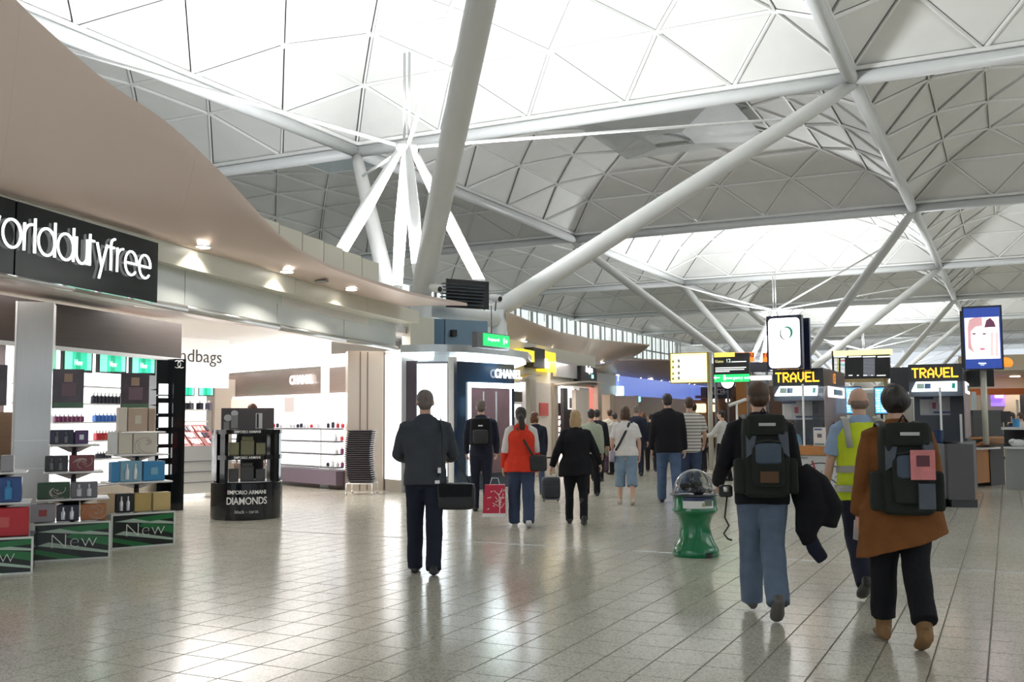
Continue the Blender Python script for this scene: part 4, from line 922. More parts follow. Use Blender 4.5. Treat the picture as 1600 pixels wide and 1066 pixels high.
def led_text(txt, M_, cell, m, root, kx=1.0):
    for n, ch in enumerate(txt):
        mb = MB()
        for r, row in enumerate(FONT5[ch]):
            for c, bit in enumerate(row):
                if bit == '1':
                    x = (n*6+c-(len(txt)*6-1)/2+.5)*cell*kx; y = (3-r)*cell
                    mb.add([M_ @ Vector((x+a*cell*.52, y+b*cell*.50, .004)) for a, b in ((-1, -1), (1, -1), (1, 1), (-1, 1))], [(0, 1, 2, 3)])
        B(mb, 'led_letter', m, root)
def kiosk(u0, u1, d, label, top, side_u=None, side_led=False):
    pl = XPlane((u0+u1)/2, d); L, R, _, _ = pl.rect(u0, 600, u1, 620); w = (R-L).length; dep = 1.5 if side_u is None else 2.6
    t = thing('exchange_kiosk', label, 'kiosk', (L+R)/2-pl.n*dep/2)
    zt = pl.at((u0+u1)/2, top).z; zs = pl.at((u0+u1)/2, top+27).z; zb = pl.at((u0+u1)/2, top+45).z
    def blk(name, z0, z1, m, fwd=0, dd=dep):
        p = MB(); c = (L+R)/2+pl.n*(fwd-dd/2); p.box((c.x, c.y, (z0+z1)/2), (w, dd, z1-z0)); return B(p, name, m, t)
    blk('sign_band', zs, zt, KDARK); blk('grey_band', zb-.06, zs, KGREY, -.03); blk('back_wall', 0, zb-.06, KGREY, -1.0, dep-1.0)
    um = (u0+u1)/2
    led_text('TRAVEL', pl.fr(um-2, top+13.5, .006), (zt-zs)*.082, LEDM, t, .86)
    f = MB(); lw_ = w*.80; F = pl.fr(um-1, top+34, .0)
    f.plate([F @ Vector((-lw_/2-.03, -.085, .14)), F @ Vector((lw_/2, -.085, .14)), F @ Vector((lw_/2, .075, .03)), F @ Vector((-lw_/2+.04, .075, .03))], .03); li = B(f, 'lit_panel', LITC, t)
    for a, b, m in ((-.42, -.25, mat('panel_mint', (.55, .8, .75), .4)), (-.24, -.10, mat('panel_blue', (.1, .2, .45), .4)), (.38, .46, mat('panel_teal', (.05, .65, .55), .4))):
        B(MB().plate([F @ Vector((lw_*a, -.05, .124)), F @ Vector((lw_*b, -.05, .124)), F @ Vector((lw_*b, .04, .064)), F @ Vector((lw_*a, .04, .064))], .012), 'panel_print', m, li)
    # notice board on the back wall
    bb = pl.off(.98); NB = mat('notice_white', (.72, .72, .76), .4); NBL = mat('notice_blue', (.10, .14, .32), .4)
    nb = MB(); bb.box(nb, um-25, top+46, um+22, top+80, .02); nb = B(nb, 'notice_board', NB, t)
    p = MB(); bb.box(p, um-25, top+49, um-4, top+55, .004, .004); B(p, 'notice_header', NBL, nb)
    p = MB(); bb.box(p, um-25, top+56, um-11, top+78, .004, .004); B(p, 'notice_sheet', WHITE, nb)
    p = MB(); bb.box(p, um-7, top+58, um+1, top+72, .004, .004); B(p, 'notice_sheet', WHITE, nb)
    p = MB(); bb.box(p, um-6, top+60, um, top+70, .004, .008); B(p, 'red_print', mat('notice_red', (.55, .08, .16), .4), nb)
    p = MB(); bb.box(p, um+5, top+50, um+20, top+72, .004, .004); B(p, 'notice_sheet', mat('notice_lilac', (.66, .66, .72), .4), nb)
    p = MB(); bb.box(p, um-4, top+74, um+22, top+77, .004, .004); B(p, 'notice_line', NBL, nb)
    if side_u:
        sp = Plane(R+Vector((0, 0, 0)), R+Vector((0, dep, 0)))
        p = MB(); p.box((R.x+.01, R.y+dep/2, (zb+.9)/2+.2), (.02, dep, zb-.9)); B(p, 'side_wall', KSIDE, t)
        if side_led: led_text('KB', frame((R.x+.012, R.y+dep*.45, (zt+zs)/2), (0, 1, 0)), (zt-zs)*.085, LEDD, t)
        p = MB(); p.box((R.x+.02, R.y+dep*.5, (zb+zs)/2), (.03, dep*.75, .2)); B(p, 'side_lit_panel', LITW2, t)
        p = MB(); p.box((R.x+.04, R.y+dep*.55, (zb+zs)/2), (.01, dep*.4, .1)); B(p, 'side_print', mat('print_slate', (.2, .28, .32), .4), t)
    return t, pl, L, R
k1, KP1, K1L, K1R = kiosk(1208, 1287, 17.9, 'dark exchange kiosk with amber TRAVEL lettering behind the blue jeans man', 576, 1306, True)
k2, KP2, K2L, K2R = kiosk(1420, 1505, 17.6, 'dark exchange kiosk with amber TRAVEL lettering under the lit portrait board', 569, 1510)
# dark link between kiosks
lk = MB(); q = XPlane(1404, 18.3); q.box(lk, 1391, 574, 1426, 612, .8); tag(lk.build('dark_bulkhead', KDARK), 'plain dark box left of the TRAVEL sign that stands under the portrait board', 'box')
# counters
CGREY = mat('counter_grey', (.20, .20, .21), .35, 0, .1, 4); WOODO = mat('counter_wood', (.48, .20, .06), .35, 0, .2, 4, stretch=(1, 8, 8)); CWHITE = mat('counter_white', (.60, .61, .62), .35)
c1 = thing('service_counter', 'white fronted service counter with big dial graphic and orange wood top', 'counter', G(1285, 792))
CP = Plane(G(1222, 788), G(1345, 795))
p = MB(); CP.box(p, 1205, 712, 1345, 790, .5, 0, zs=(0.0, .84)); B(p, 'white_front', CWHITE, c1)
p = MB(); CP.box(p, 1200, 697, 1345, 712, .62, .06, zs=(.85, 1.0)); B(p, 'wood_top', WOODO, c1)
F = CP.fr(1285, 779, .004); dial = MB()
def ringarc(mb, r, w, a0, a1, n=26, z=.002):
    P = [[F @ Vector(((r+s*w)*math.cos(math.radians(a0+(a1-a0)*k/n)), (r+s*w)*math.sin(math.radians(a0+(a1-a0)*k/n)), z)) for s in (-.5, .5)] for k in range(n+1)]; mb.grid(P)
ringarc(dial, .585, .018, 35, 150); ringarc(dial, .36, .018, 25, 155)
for a in range(45, 146, 11): dial.bar(F @ Vector((.42*math.cos(math.radians(a)), .42*math.sin(math.radians(a)), .002)), F @ Vector((.46*math.cos(math.radians(a)), .46*math.sin(math.radians(a)), .002)), .01, .004, CP.n)
B(dial, 'dial_print', mat('dial_black', (.03, .03, .035), .4), c1)
dk = MB(); ringarc(dk, .12, .24, 0, 180, 20, .003); B(dk, 'dial_hub', mat('dial_slate', (.05, .055, .07), .4), c1)
nd = MB(); nd.bar(F @ Vector((-.02, .22, .006)), F @ Vector((-.16, .62, .006)), .03, .006, CP.n); B(nd, 'dial_needle', mat('dial_red', (.40, .03, .05), .4), c1)
BT('AIRPORT', .05, mat('dial_text', (.3, .3, .32), .5), F @ T((-.33, .66, .004)), c1)
gp = MB(); CP.off(.3).box(gp, 1226, 604, 1345, 697, .02); gl_ = gp.build('counter_glass', mat('clear_glass', (.92, .97, .97), .02, trans=1.0, noise=0, alpha=.07)); tag(gl_, 'clear glass screen above the white fronted counter', 'screen')
po = MB(); q_ = CP.off(.12); a = q_.at(1257, 700); po.tube([Vector((a.x, a.y, 1.0)), Vector((a.x, a.y, 2.05))], .02, 8); tag(po.build('counter_post', ALU), 'slim silver post on the counter in front of the kiosk clerk', 'post')
n2 = thing('counter_notice', 'white notice with small black print standing on the wood counter top', 'notice', CP.off(.2).at(1280, 697)); q = CP.off(.2)
p = MB(); q.box(p, 1271, 668, 1290, 698, .02); B(p, 'sheet', WHITE, n2); p = MB(); q.box(p, 1272, 670, 1284, 672.5, .004, .003); B(p, 'header_print', NBLU if 'NBLU' in globals() else mat('notice_blue', (.1, .14, .32), .4), n2)
p = MB(); q.box(p, 1277, 678, 1284, 684, .004, .003); B(p, 'emblem_print', DKSTEEL, n2); p = MB(); q.box(p, 1273, 693, 1288, 695.5, .004, .003); B(p, 'footer_print', mat('notice_teal', (.1, .25, .28), .4), n2)
db = MB(); XPlane(1300, 18.4).box(db, 1288, 655, 1420, 720, .3, zs=(0, 1.38)); tag(db.build('dark_desk_screen', mat('desk_dark', (.04, .05, .055), .35)), 'dark desk screen between the two exchange kiosks, behind the yellow vest', 'screen')
# grey counter right of the brown coat
c2 = thing('service_counter', 'plain grey service counter right of the woman in the brown coat', 'counter', G(1480, 790))
CQ = Plane(G(1440, 780), G(1482, 793)); CQ2 = Plane(G(1482, 793), G(1527, 776))
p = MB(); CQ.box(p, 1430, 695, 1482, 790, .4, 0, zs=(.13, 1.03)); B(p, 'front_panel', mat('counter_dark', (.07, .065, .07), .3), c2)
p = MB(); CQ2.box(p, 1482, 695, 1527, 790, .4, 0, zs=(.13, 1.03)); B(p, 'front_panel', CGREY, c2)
p = MB(); CQ2.box(p, 1482, 770, 1527, 790, .4, -.05, zs=(0, .13)); B(p, 'toe_kick', KDARK, c2)
p = MB(); CQ.box(p, 1430, 770, 1482, 790, .4, -.05, zs=(0, .13)); B(p, 'toe_kick', KDARK, c2)
p = MB(); XPlane(1500, 17.6).box(p, 1490, 650, 1520, 694, .03, 0, zs=(1.03, 1.50)); wf = B(p, 'glass_end', mat('clear_glass', (.92, .97, .97), .02, trans=1.0, noise=0, alpha=.07), c2)
p = MB(); XPlane(1500, 17.5).box(p, 1500, 650, 1504, 692, .05, 0, zs=(1.03, 1.52)); B(p, 'white_post', WHITE, c2)
q_ = CQ.off(.1); a = q_.at(1472, 697); po = MB().tube([Vector((a.x, a.y, 1.03)), Vector((a.x, a.y, 1.98))], .02, 8); tag(po.build('counter_post', ALU), 'slim silver post on the grey counter before the right TRAVEL kiosk', 'post')
tub = MB(); a = XPlane(1464, 17.0).at(1464, 695); tub.lathe([(.09, 1.03), (.11, 1.24), (.115, 1.25), (.10, 1.25), (.08, 1.05)], 16, (a.x, a.y+.1, 0)); tag(tub.build('blue_tub', mat('tub_blue', (.03, .06, .14), .25), None, True), 'dark blue tub with white papers on the grey counter', 'tub')
# orange desk with dark screen
c3 = thing('orange_desk', 'orange wood desk with a white edged shelf under a dark upright screen', 'desk', G(1545, 765))
CR = Plane(G(1526, 762), G(1568, 757)); 
p = MB(); CR.box(p, 1527, 692, 1546, 760, .5, 0, zs=(.08, .78)); B(p, 'orange_front', WOODO, c3)
p = MB(); CR.box(p, 1546, 692, 1568, 765, .5, .02, zs=(0, 1.02)); B(p, 'dark_side', mat('desk_charcoal', (.045, .045, .05), .4), c3)
p = MB(); CR.box(p, 1525, 707, 1555, 711, .6, .12, zs=(.78, .815)); B(p, 'white_shelf', WHITE, c3)
p = MB(); L, R, _, _ = CR.rect(1526, 700, 1568, 705); p.plate([L+Vector((0, 0, .86)), R+Vector((0, 0, .86)), R+CR.n*.3+Vector((0, 0, 1.0)), L+CR.n*.3+Vector((0, 0, 1.0))], .04); B(p, 'sloped_top', WOODO, c3)
p = MB(); CR.box(p, 1525, 690, 1569, 694, .6, .3, zs=(1.0, 1.03)); B(p, 'top_edge', WOODO, c3)
sc = MB(); CR.off(.2).box(sc, 1521, 648, 1568, 691, .08, 0, zs=(1.03, 1.60)); tag(sc.build('dark_screen_board', mat('board_slate', (.035, .04, .042), .35)), 'plain dark upright board standing on the orange desk', 'board')
# far right counter and food hall
c4 = thing('long_counter', 'long grey counter with dark glass upper part at the far right', 'counter', G(1600, 770))
CS = Plane(G(1560, 764), G(1680, 772))
p = MB(); CS.box(p, 1571, 705, 1690, 766, .5, 0, zs=(0, .82)); B(p, 'grey_front', mat('counter_mid', (.30, .31, .30), .4), c4)
p = MB(); CS.box(p, 1570, 703, 1690, 706, .55, .04, zs=(.82, .86)); B(p, 'pale_edge', WHITE, c4)
p = MB(); CS.off(.2).box(p, 1569, 668, 1690, 704, .05, 0, zs=(.86, 1.2)); B(p, 'dark_glass', BLACKG, c4)
p = MB(); CS.off(.2).box(p, 1569, 664, 1690, 670, .5, .1, zs=(1.2, 1.25)); B(p, 'white_top', WHITE, c4)
bgm = MB(); a = CS.off(-.0).at(1592, 704); bgm.ell((a.x, a.y+.1, .93), (.16, .1, .08), 10, 6); bgm.ell((a.x-.1, a.y+.1, .96), (.08, .08, .06), 8, 6); tag(bgm.build('paper_bag', WHITE, None, 'all'), 'crumpled white paper bag on the edge of the far right counter', 'bag')
cup = MB(); a = CS.off(.2).at(1588, 668); cup.lathe([(.06, 1.25), (.075, 1.42), (.07, 1.42)], 12, (a.x, a.y, 0)); tag(cup.build('blue_cup', BLU, None, True), 'pale blue cup on the far right counter in front of the seated person', 'cup')
mon = thing('till_monitor', 'small black till monitor on the far right counter', 'monitor', CS.off(.3).at(1571, 668)); p = MB(); CS.off(.3).box(p, 1564, 643, 1577, 660, .05); B(p, 'display', BLACK, mon); p = MB(); CS.off(.32).box(p, 1569, 660, 1572, 668, .05); B(p, 'stand', BLACK, mon)
# lit boards
def board(u0, v0, u1, v1, d, label, dirn, art, tilt=0):
    pl = XPlane((u0+u1)/2, d, dirn); L, R, z0, z1 = pl.rect(u0, v0, u1, v1); t = thing('lit_board', label, 'display board', (L+R)/2+Vector((0, 0, z0)))
    p = MB(); pl.box(p, u0, v0, u1, v1, .14); B(p, 'case', mat('board_navy', (.012, .016, .045), .25), t)
    art(pl, t); return pl, t
def art1(pl, t):
    L, R, z0, z1 = pl.rect(1201, 497, 1250, 575); c = (L+R)/2; w = (R-L).length; F = frame(c+pl.n*.006+Vector((0, 0, (z0+z1)/2)), pl.r); h = z1-z0; r = .07
    pts = []
    for sx, sy, a0 in ((1, 1, 0), (-1, 1, 90), (-1, -1, 180), (1, -1, 270)):
        for k in range(6): a = math.radians(a0+18*k); pts.append(F @ Vector((sx*(w/2-r)+r*math.cos(a), sy*(h/2-r)+r*math.sin(a), 0)))
    B(MB().plate(pts, .01), 'lit_face', LITW, t)
    sw = MB()
    sw.tube([F @ Vector((.05+.085*math.cos(math.radians(a)), h*.20+.10*math.sin(math.radians(a)), .004)) for a in range(-70, 121, 19)], [.006+.016*math.sin(k/10*PI) for k in range(11)], 6); B(sw, 'swirl_print', mat('swirl_green', (.03, .42, .30), .4), t)
    s2 = MB(); s2.tube([F @ Vector((.03+.09*math.cos(math.radians(a)), h*.19+.11*math.sin(math.radians(a)), .004)) for a in range(130, 271, 14)], [.004+.009*math.sin(k/10*PI) for k in range(11)], 6); B(s2, 'swirl_print', mat('swirl_grey', (.3, .38, .42), .4), t)
BP1, bo1 = board(1198, 493, 1253, 577, 17.3, 'lit white board with green swirl mark on the left kiosk roof', (1, -.05, 0), art1)
bk = MB(); BP1.off(.5).box(bk, 1251, 497, 1265, 579, .1); bkb = bk.build('board_back', mat('board_navy', (.012, .016, .045), .25)); tag(bkb, 'dark blue back board showing behind the lit white one', 'display board')
def art2(pl, t):
    PINK = glow('portrait_skin', (1, .80, .80), 1.0); HAIR = glow('portrait_hair', (.62, .34, .36), .8); LIP = glow('portrait_lip', (.75, .22, .32), .8); NAVY = glow('portrait_navy', (.03, .07, .36), .6); DRK = glow('portrait_dark', (.16, .05, .10), .5)
    p = MB(); pl.box(p, 1507, 481, 1564, 576, .02, .006); B(p, 'navy_face', NAVY, t)
    p = MB(); pl.box(p, 1508, 496, 1562, 561, .02, .010); B(p, 'portrait_ground', glow('portrait_pale', (1, .90, .92), 1.05), t)
    def shape(pts, m, f, nm='portrait_print'): B(MB().plate([pl.at(u, v)+pl.n*f for u, v in pts], .004), nm, m, t)
    shape([(1512, 512), (1514, 500), (1522, 496.5), (1534, 496.5), (1535, 509), (1524, 512), (1517, 520), (1518, 540), (1523, 552), (1513, 545)], HAIR, .016)
    shape([(1517, 518), (1524, 511), (1536, 509), (1545, 512), (1547, 528), (1544, 544), (1537, 554), (1529, 553), (1521, 543), (1517, 530)], PINK, .020)
    for u, m in ((1546, PINK), (1550, HAIR), (1554, PINK), (1558, HAIR)): shape([(u-2, 519), (u+2, 519), (u+2, 557), (u-2, 557)], m if m is PINK else glow('portrait_knit', (.85, .55, .55), .9), .024)
    shape([(1538, 512), (1541, 501), (1547, 497), (1553, 503), (1556, 511)], DRK, .026)
    for u in (1522, 1538): shape([(u-3, 521), (u+3, 521), (u+2, 523), (u-2, 523)], DRK, .026)
    shape([(1530, 545), (1534, 543.5), (1539, 544.5), (1539, 546.5), (1534, 548)], LIP, .026)
    shape([(1532, 535), (1536, 535), (1535, 537)], HAIR, .026)
    shape([(1529, 567), (1541, 567), (1541, 569), (1529, 569)], SCRW, .012); shape([(1532, 570), (1538, 570), (1538, 571), (1532, 571)], SCRW, .012)
BP2, bo2 = board(1504, 478, 1567, 578, 17.2, 'lit portrait poster board with navy border on a pale pole', (1, 0, 0), art2)
bk = MB(); BP2.off(.2).box(bk, 1501, 486, 1506, 575, .1); B(bk, 'case_edge', KDARK, bo2)
po = MB(); a = BP2.off(.1).at(1536, 578); po.tube([Vector((a.x, a.y, 1.0)), Vector((a.x, a.y, a.z))], .05, 10); B(po, 'pole', mat('pole_beige', (.55, .53, .46), .4, .3), bo2, 'all')
bx = MB(); XPlane(1530, 19).box(bx, 1511, 577, 1553, 604, .3); tag(bx.build('black_cabinet', BLACK), 'black hanging box behind the pole of the portrait board', 'box')
# departures board, blue flight monitor, orange and grey boards behind the yellow vest
DPB = XPlane(1346, 24)
dpb = thing('departures_board', 'black departures board with yellow header above the bald man', 'information board', DPB.at(1346, 592))
p = MB(); DPB.box(p, 1300, 547, 1390, 592, .25); B(p, 'case', BLACK, dpb)
p = MB(); DPB.box(p, 1302, 547, 1393, 555, .27, .02); B(p, 'yellow_header', glow('header_yellow', (1, .86, .38), 1.1), dpb)
WL = glow('row_white', (.9, .92, .9), .9); YL = glow('row_yellow', (.8, .75, .3), .8); DL = glow('row_dim', (.25, .26, .3), .5); CYL = glow('row_cyan', (.3, .8, .8), .8); RDL = glow('row_red', (.7, .2, .25), .7)
for u in (1303, 1326, 1348, 1371): p = MB(); DPB.box(p, u, 556.5, u+20, 558.5, .01, .008); B(p, 'column_header', WL, dpb)
for r in range(12):
    v = 560.5+r*2.35
    for (a_, b_, m) in ((1303.5, 1308, WL), (1308.5, 1310.5, YL), (1313.5, 1320, RDL if r == 1 else CYL if r == 4 else WL), (1349, 1367, DL)):
        p = MB(); DPB.box(p, a_, v, b_, v+1.4, .01, .008); B(p, 'text_row', m, dpb)
for (a_, b_) in ((1326, 1332), (1339, 1342), (1349, 1355), (1361, 1364), (1370, 1384)): p = MB(); DPB.box(p, a_, 586, b_, 587.5, .01, .008); B(p, 'text_row', WL, dpb)
sp_ = MB()
for u in (1316, 1384):
    a = DPB.off(.1).at(u, 592); sp_.tube([Vector((a.x, a.y, 0)), Vector((a.x, a.y, a.z))], .05, 8)
B(sp_, 'support_post', mat('pole_ochre', (.38, .28, .12), .4), dpb)
p = MB(); DPB.box(p, 1314, 592, 1382, 597, .2); B(p, 'cross_beam', mat('pole_ochre', (.38, .28, .12), .4), dpb)
MNP = XPlane(1350, 23)
for (u0, u1, lab) in ((1320, 1346, 'bright blue flight monitor showing left of the bald head'), (1366, 1388, 'bright blue flight monitor showing right of the bald head')):
    t = thing('flight_monitor', lab, 'monitor', MNP.at((u0+u1)/2, 648))
    p = MB(); MNP.box(p, u0, 604, u1, 648, .08); B(p, 'bezel', KDARK, t); p = MB(); MNP.off(.06).box(p, (u0+u1)/2-2, 604, (u0+u1)/2+2, 648, .05, zs=(0, 2.0)); B(p, 'post', KDARK, t)
    p = MB(); MNP.box(p, u0+1.5, 606, u1-1, 646, .01, .006); B(p, 'lit_face', glow('monitor_blue', (.12, .45, 1), 1.1), t)
    for r in range(9):
        p = MB(); MNP.box(p, u0+2.5+(r % 3), 609+r*4, u0+9, 611.5+r*4, .01, .010); B(p, 'text_row', glow('monitor_pale', (.6, .95, 1), 1.2), t)
        p = MB(); MNP.box(p, u0+11, 609+r*4, u1-3-(r*2 % 5), 611.5+r*4, .01, .010); B(p, 'text_row', SCRW if r != 3 else CYL, t)
ob = MB(); XPlane(1311, 22).box(ob, 1303, 610, 1319, 621, .05, zs=(1.932, 2.1)); tag(ob.build('orange_sign', glow('sign_orange', (1, .22, .02), .75)), 'plain small orange sign right of the left TRAVEL kiosk', 'sign')
ob = MB(); XPlane(1311, 22).box(ob, 1301, 634, 1318, 650, .3, zs=(0, 1.76)); tag(ob.build('maroon_panel', mat('maroon', (.14, .015, .02), .4)), 'dark maroon panel below the small orange sign', 'panel')
ob = MB(); XPlane(1311, 22.0).box(ob, 1299, 622, 1320, 634, .3, zs=(1.762, 1.93)); tag(ob.build('grey_panel', GRYF), 'pale grey panel between the orange sign and the maroon panel', 'panel')
# yellow direction sign on the pole, and gate sign with green exit strip
ypp = G(1112, 741)
ysn = thing('direction_sign', 'bright yellow lit direction sign on the tall pale pole', 'sign', ypp)
YP = XPlane(1077, (ypp-EYE).dot(FW))
p = MB(); YP.box(p, 1047, 551, 1106, 599, .18); B(p, 'case', mat('case_ochre', (.40, .28, .02), .4), ysn)
p = MB(); YP.box(p, 1048.5, 552.5, 1104.5, 597.5, .02, .012); B(p, 'lit_face', glow('face_yellow', (1, .93, .42), 1.25), ysn)
p = MB(); YP.box(p, 1055, 557, 1102, 592, .02, .016); B(p, 'pale_field', glow('face_pale', (1, 1, .86), 1.25), ysn)
OLT = mat('arrow_olive', (.35, .36, .06), .5)
for v, tx in ((564, 'Gates 1 - 39'), (573, 'Departures'), (583, 'Lounge'), (591, 'Shops')):
    BT(tx, .13, mat('text_faint', (.8, .8, .5), .5), YP.fr(1078, v, .022), ysn, bold=-.004)
    mb = MB(); F = YP.fr(1052, v+1, .022); mb.add([F @ Vector(q) for q in ((-.045, -.03, 0), (.045, -.03, 0), (0, .05, 0))], [(0, 1, 2)]); B(mb, 'arrow', OLT, ysn)
    mb = MB(); F = YP.fr(1061, v, .022); mb.ell((0, 0, 0), (.035, .05, .004), 8, 4); mb.v = [tuple(F @ Vector(q)) for q in mb.v]; B(mb, 'pictogram', mat('picto_grey', (.45, .45, .38), .5), ysn)
p = MB(); p.tube([ypp, ypp+Vector((0, 0, YP.at(1112, 549).z))], .065, 10); B(p, 'pole', mat('pole_beige', (.55, .53, .46), .4, .3), ysn, 'all')
p = MB(); p.lathe([(.16, 0), (.16, .02), (.08, .05), (.07, .1)], 14, (ypp.x, ypp.y, 0)); B(p, 'pole_foot', mat('pole_beige', (.55, .53, .46), .4, .3), ysn, True)
GPn = XPlane(1145, 27.2)
gs = thing('gate_sign', 'black hanging gate sign with yellow top and green exit strip', 'sign', GPn.at(1145, 597))
p = MB(); GPn.box(p, 1115, 552, 1170, 597, .15); B(p, 'case', BLACK, gs)
p = MB(); GPn.box(p, 1116, 551, 1148, 558, .02, .01); B(p, 'yellow_top', glow('header_yellow2', (1, .72, .12), 1.0), gs)
p = MB(); GPn.box(p, 1116, 585, 1171, 597, .02, .01); B(p, 'green_strip', glow('exit_green', (.02, .62, .16), 1.0), gs)
BT('12', .14, SCRW, GPn.fr(1138, 564, .01), gs); BT('Gates', .10, glow('row_yellow', (.8, .75, .3), .8), GPn.fr(1124, 565, .01), gs)
for v, a_, b_ in ((564.5, 1143, 1166), (574, 1118, 1166), (577, 1118, 1163), (580, 1118, 1140)): p = MB(); GPn.box(p, a_, v, b_, v+1.5, .01, .008); B(p, 'text_row', WL, gs)
BT('Emergency exit', .12, EXW, GPn.fr(1152, 590.5, .02), gs)
mb = MB(); F = GPn.fr(1121, 590.5, .02); mb.bar(F @ Vector((-.07, 0, 0)), F @ Vector((.07, 0, 0)), .02, .02, GPn.n); mb.add([F @ Vector(q) for q in ((-.1, 0, 0), (-.04, -.06, 0), (-.04, .06, 0))], [(0, 1, 2)]); mb.box(F @ Vector((.2, 0, 0)), (.06, .01, .14)); B(mb, 'arrow', EXW, gs)
a = GPn.off(.2).at(1168, 575); p = MB(); p.tube([Vector((a.x, a.y, 0)), a], .04, 8); B(p, 'rear_post', DKSTEEL, gs)
a = GPn.off(.2).at(1118, 575); p = MB(); p.tube([Vector((a.x, a.y, 0)), a], .04, 8); B(p, 'rear_post', DKSTEEL, gs)
# posts that carry the hanging sign beam
# orange airline boards further back
OPn = XPlane(1165, 42)
ORS = glow('airline_orange', (1, .26, .03), 1.0); ORT = mat('airline_red', (.45, .04, .01), .5)
for (u0, v0, u1, v1, tx, lab) in ((1145, 551, 1176, 565, 'CAR HIRE', 'long orange sign with red capitals behind the gate sign'), (1191, 551, 1204, 566, 'TO', 'short orange sign with red lettering left of the lit white board')):
    t = thing('orange_sign', lab, 'sign', OPn.at((u0+u1)/2, v1)); p = MB(); OPn.box(p, u0, v0, u1, v1, .3); B(p, 'board', ORS, t); BT(tx, .24, ORT, OPn.fr((u0+u1)/2, v0+5, .01), t, bold=.01)
    hb2 = MB(); a = OPn.off(.2).at((u0+u1)/2, v0+4); hb2.tube([a, Vector((a.x, a.y, 0))], .06, 6); B(hb2, 'post', DKSTEEL, t)
dsb = thing('sign_gantry', 'dark navy box over a white lit strip, below the two orange signs', 'sign', OPn.at(1187, 594))
p = MB(); OPn.off(-.5).box(p, 1172, 566, 1201, 581, .3); B(p, 'navy_box', mat('navy_box', (.02, .025, .05), .3), dsb)
p = MB(); OPn.off(-.5).box(p, 1172, 587, 1204, 594, .2); B(p, 'lit_strip', LITW2, dsb)
for u in (1176, 1198): p = MB(); a = OPn.off(-.3).at(u, 570); p.tube([Vector((a.x, a.y, 0)), a], .05, 6); B(p, 'post', DKSTEEL, dsb)
# pub front with sign board, clock globe and warm lamps
PBn = XPlane(1120, 46)
pbs = thing('pub_sign', 'black sign with tall grey capitals and arrow under the gate sign', 'sign', PBn.at(1126, 622))
p = MB(); PBn.box(p, 1104, 607, 1141, 623, .2); B(p, 'board', BLACK, pbs); BT('SAUCER', .36, mat('pub_letter', (.6, .58, .55), .5), PBn.fr(1120, 613, .01), pbs, sx=.62); BT('+', .3, mat('pub_letter', (.6, .58, .55), .5), PBn.fr(1136, 613, .01), pbs)
p = MB(); a = PBn.off(.2).at(1106, 615); p.tube([a, Vector((a.x, a.y, 0))], .05, 6); B(p, 'post', DKSTEEL, pbs)
t = thing('round_sign', 'half hidden round white sign with black rim under the green strip', 'sign', PBn.at(1137, 600)); F = PBn.off(-.1).fr(1137, 597, 0)
mb = MB(); mb.tube([F @ Vector((0, 0, -.04)), F @ Vector((0, 0, .04))], .30, 24); B(mb, 'disc', LITW2, t); mb = MB(); mb.tube([F @ Vector((.31*math.cos(a), .31*math.sin(a), .0)) for a in [k*PI/12 for k in range(25)]], .045, 6); B(mb, 'rim', BLACK, t, 'all')
p = MB(); a = PBn.off(.0).at(1137, 597); p.tube([a, Vector((a.x, a.y, 0))], .05, 6); B(p, 'post', DKSTEEL, t)
pw_ = MB(); PBn.off(2.2).box(pw_, 1060, 618, 1300, 705, .3, zs=(0, 2.9)); tag(pw_.build('wall_pub', mat('pub_brown', (.16, .09, .055), .5, 0, .3, 1)), kind='structure')
p = MB(); PBn.off(1).box(p, 1080, 618, 1150, 622, 1.2); tag(p.build('wall_pub_beam', mat('pub_beam', (.16, .08, .05), .4)), kind='structure')
for (u, v, w, h, lab) in ((1093, 638, 10, 7, 'warm yellow glowing pub sign behind the striped shirt'), (1117, 638, 4, 5.5, 'small warm white lantern right of the yellow glowing sign'), (1117, 626, 3, 3, 'white strip lamp under the black pub sign, left one'), (1137, 626, 3, 3, 'white strip lamp under the black pub sign, right one')):
    c0 = DP(u, v, 46); yw = PBn.off(2.2).at(u, v).y; c0 = EYE+(c0-EYE)*((yw-.08)/c0.y); s = (c0-EYE).dot(FW)/FPX; t = MB().bbox((0, 0, 0), (w*2*s, .15, h*2*s), .04).build('warm_lamp', glow('lamp_warm_%d' % int(w), (1, .78, .42) if w > 3 else (1, .95, .85), 1.6), None, False, c0); tag(t, lab, 'lamp')
tp = MB(); XPlane(1155, 40).box(tp, 1150, 596, 1172, 640, .4, zs=(0, 2.9)); tag(tp.build('tan_panel', mat('tan_orange', (.30, .12, .02), .5)), 'brown orange panel just left of the backpacker head', 'panel')
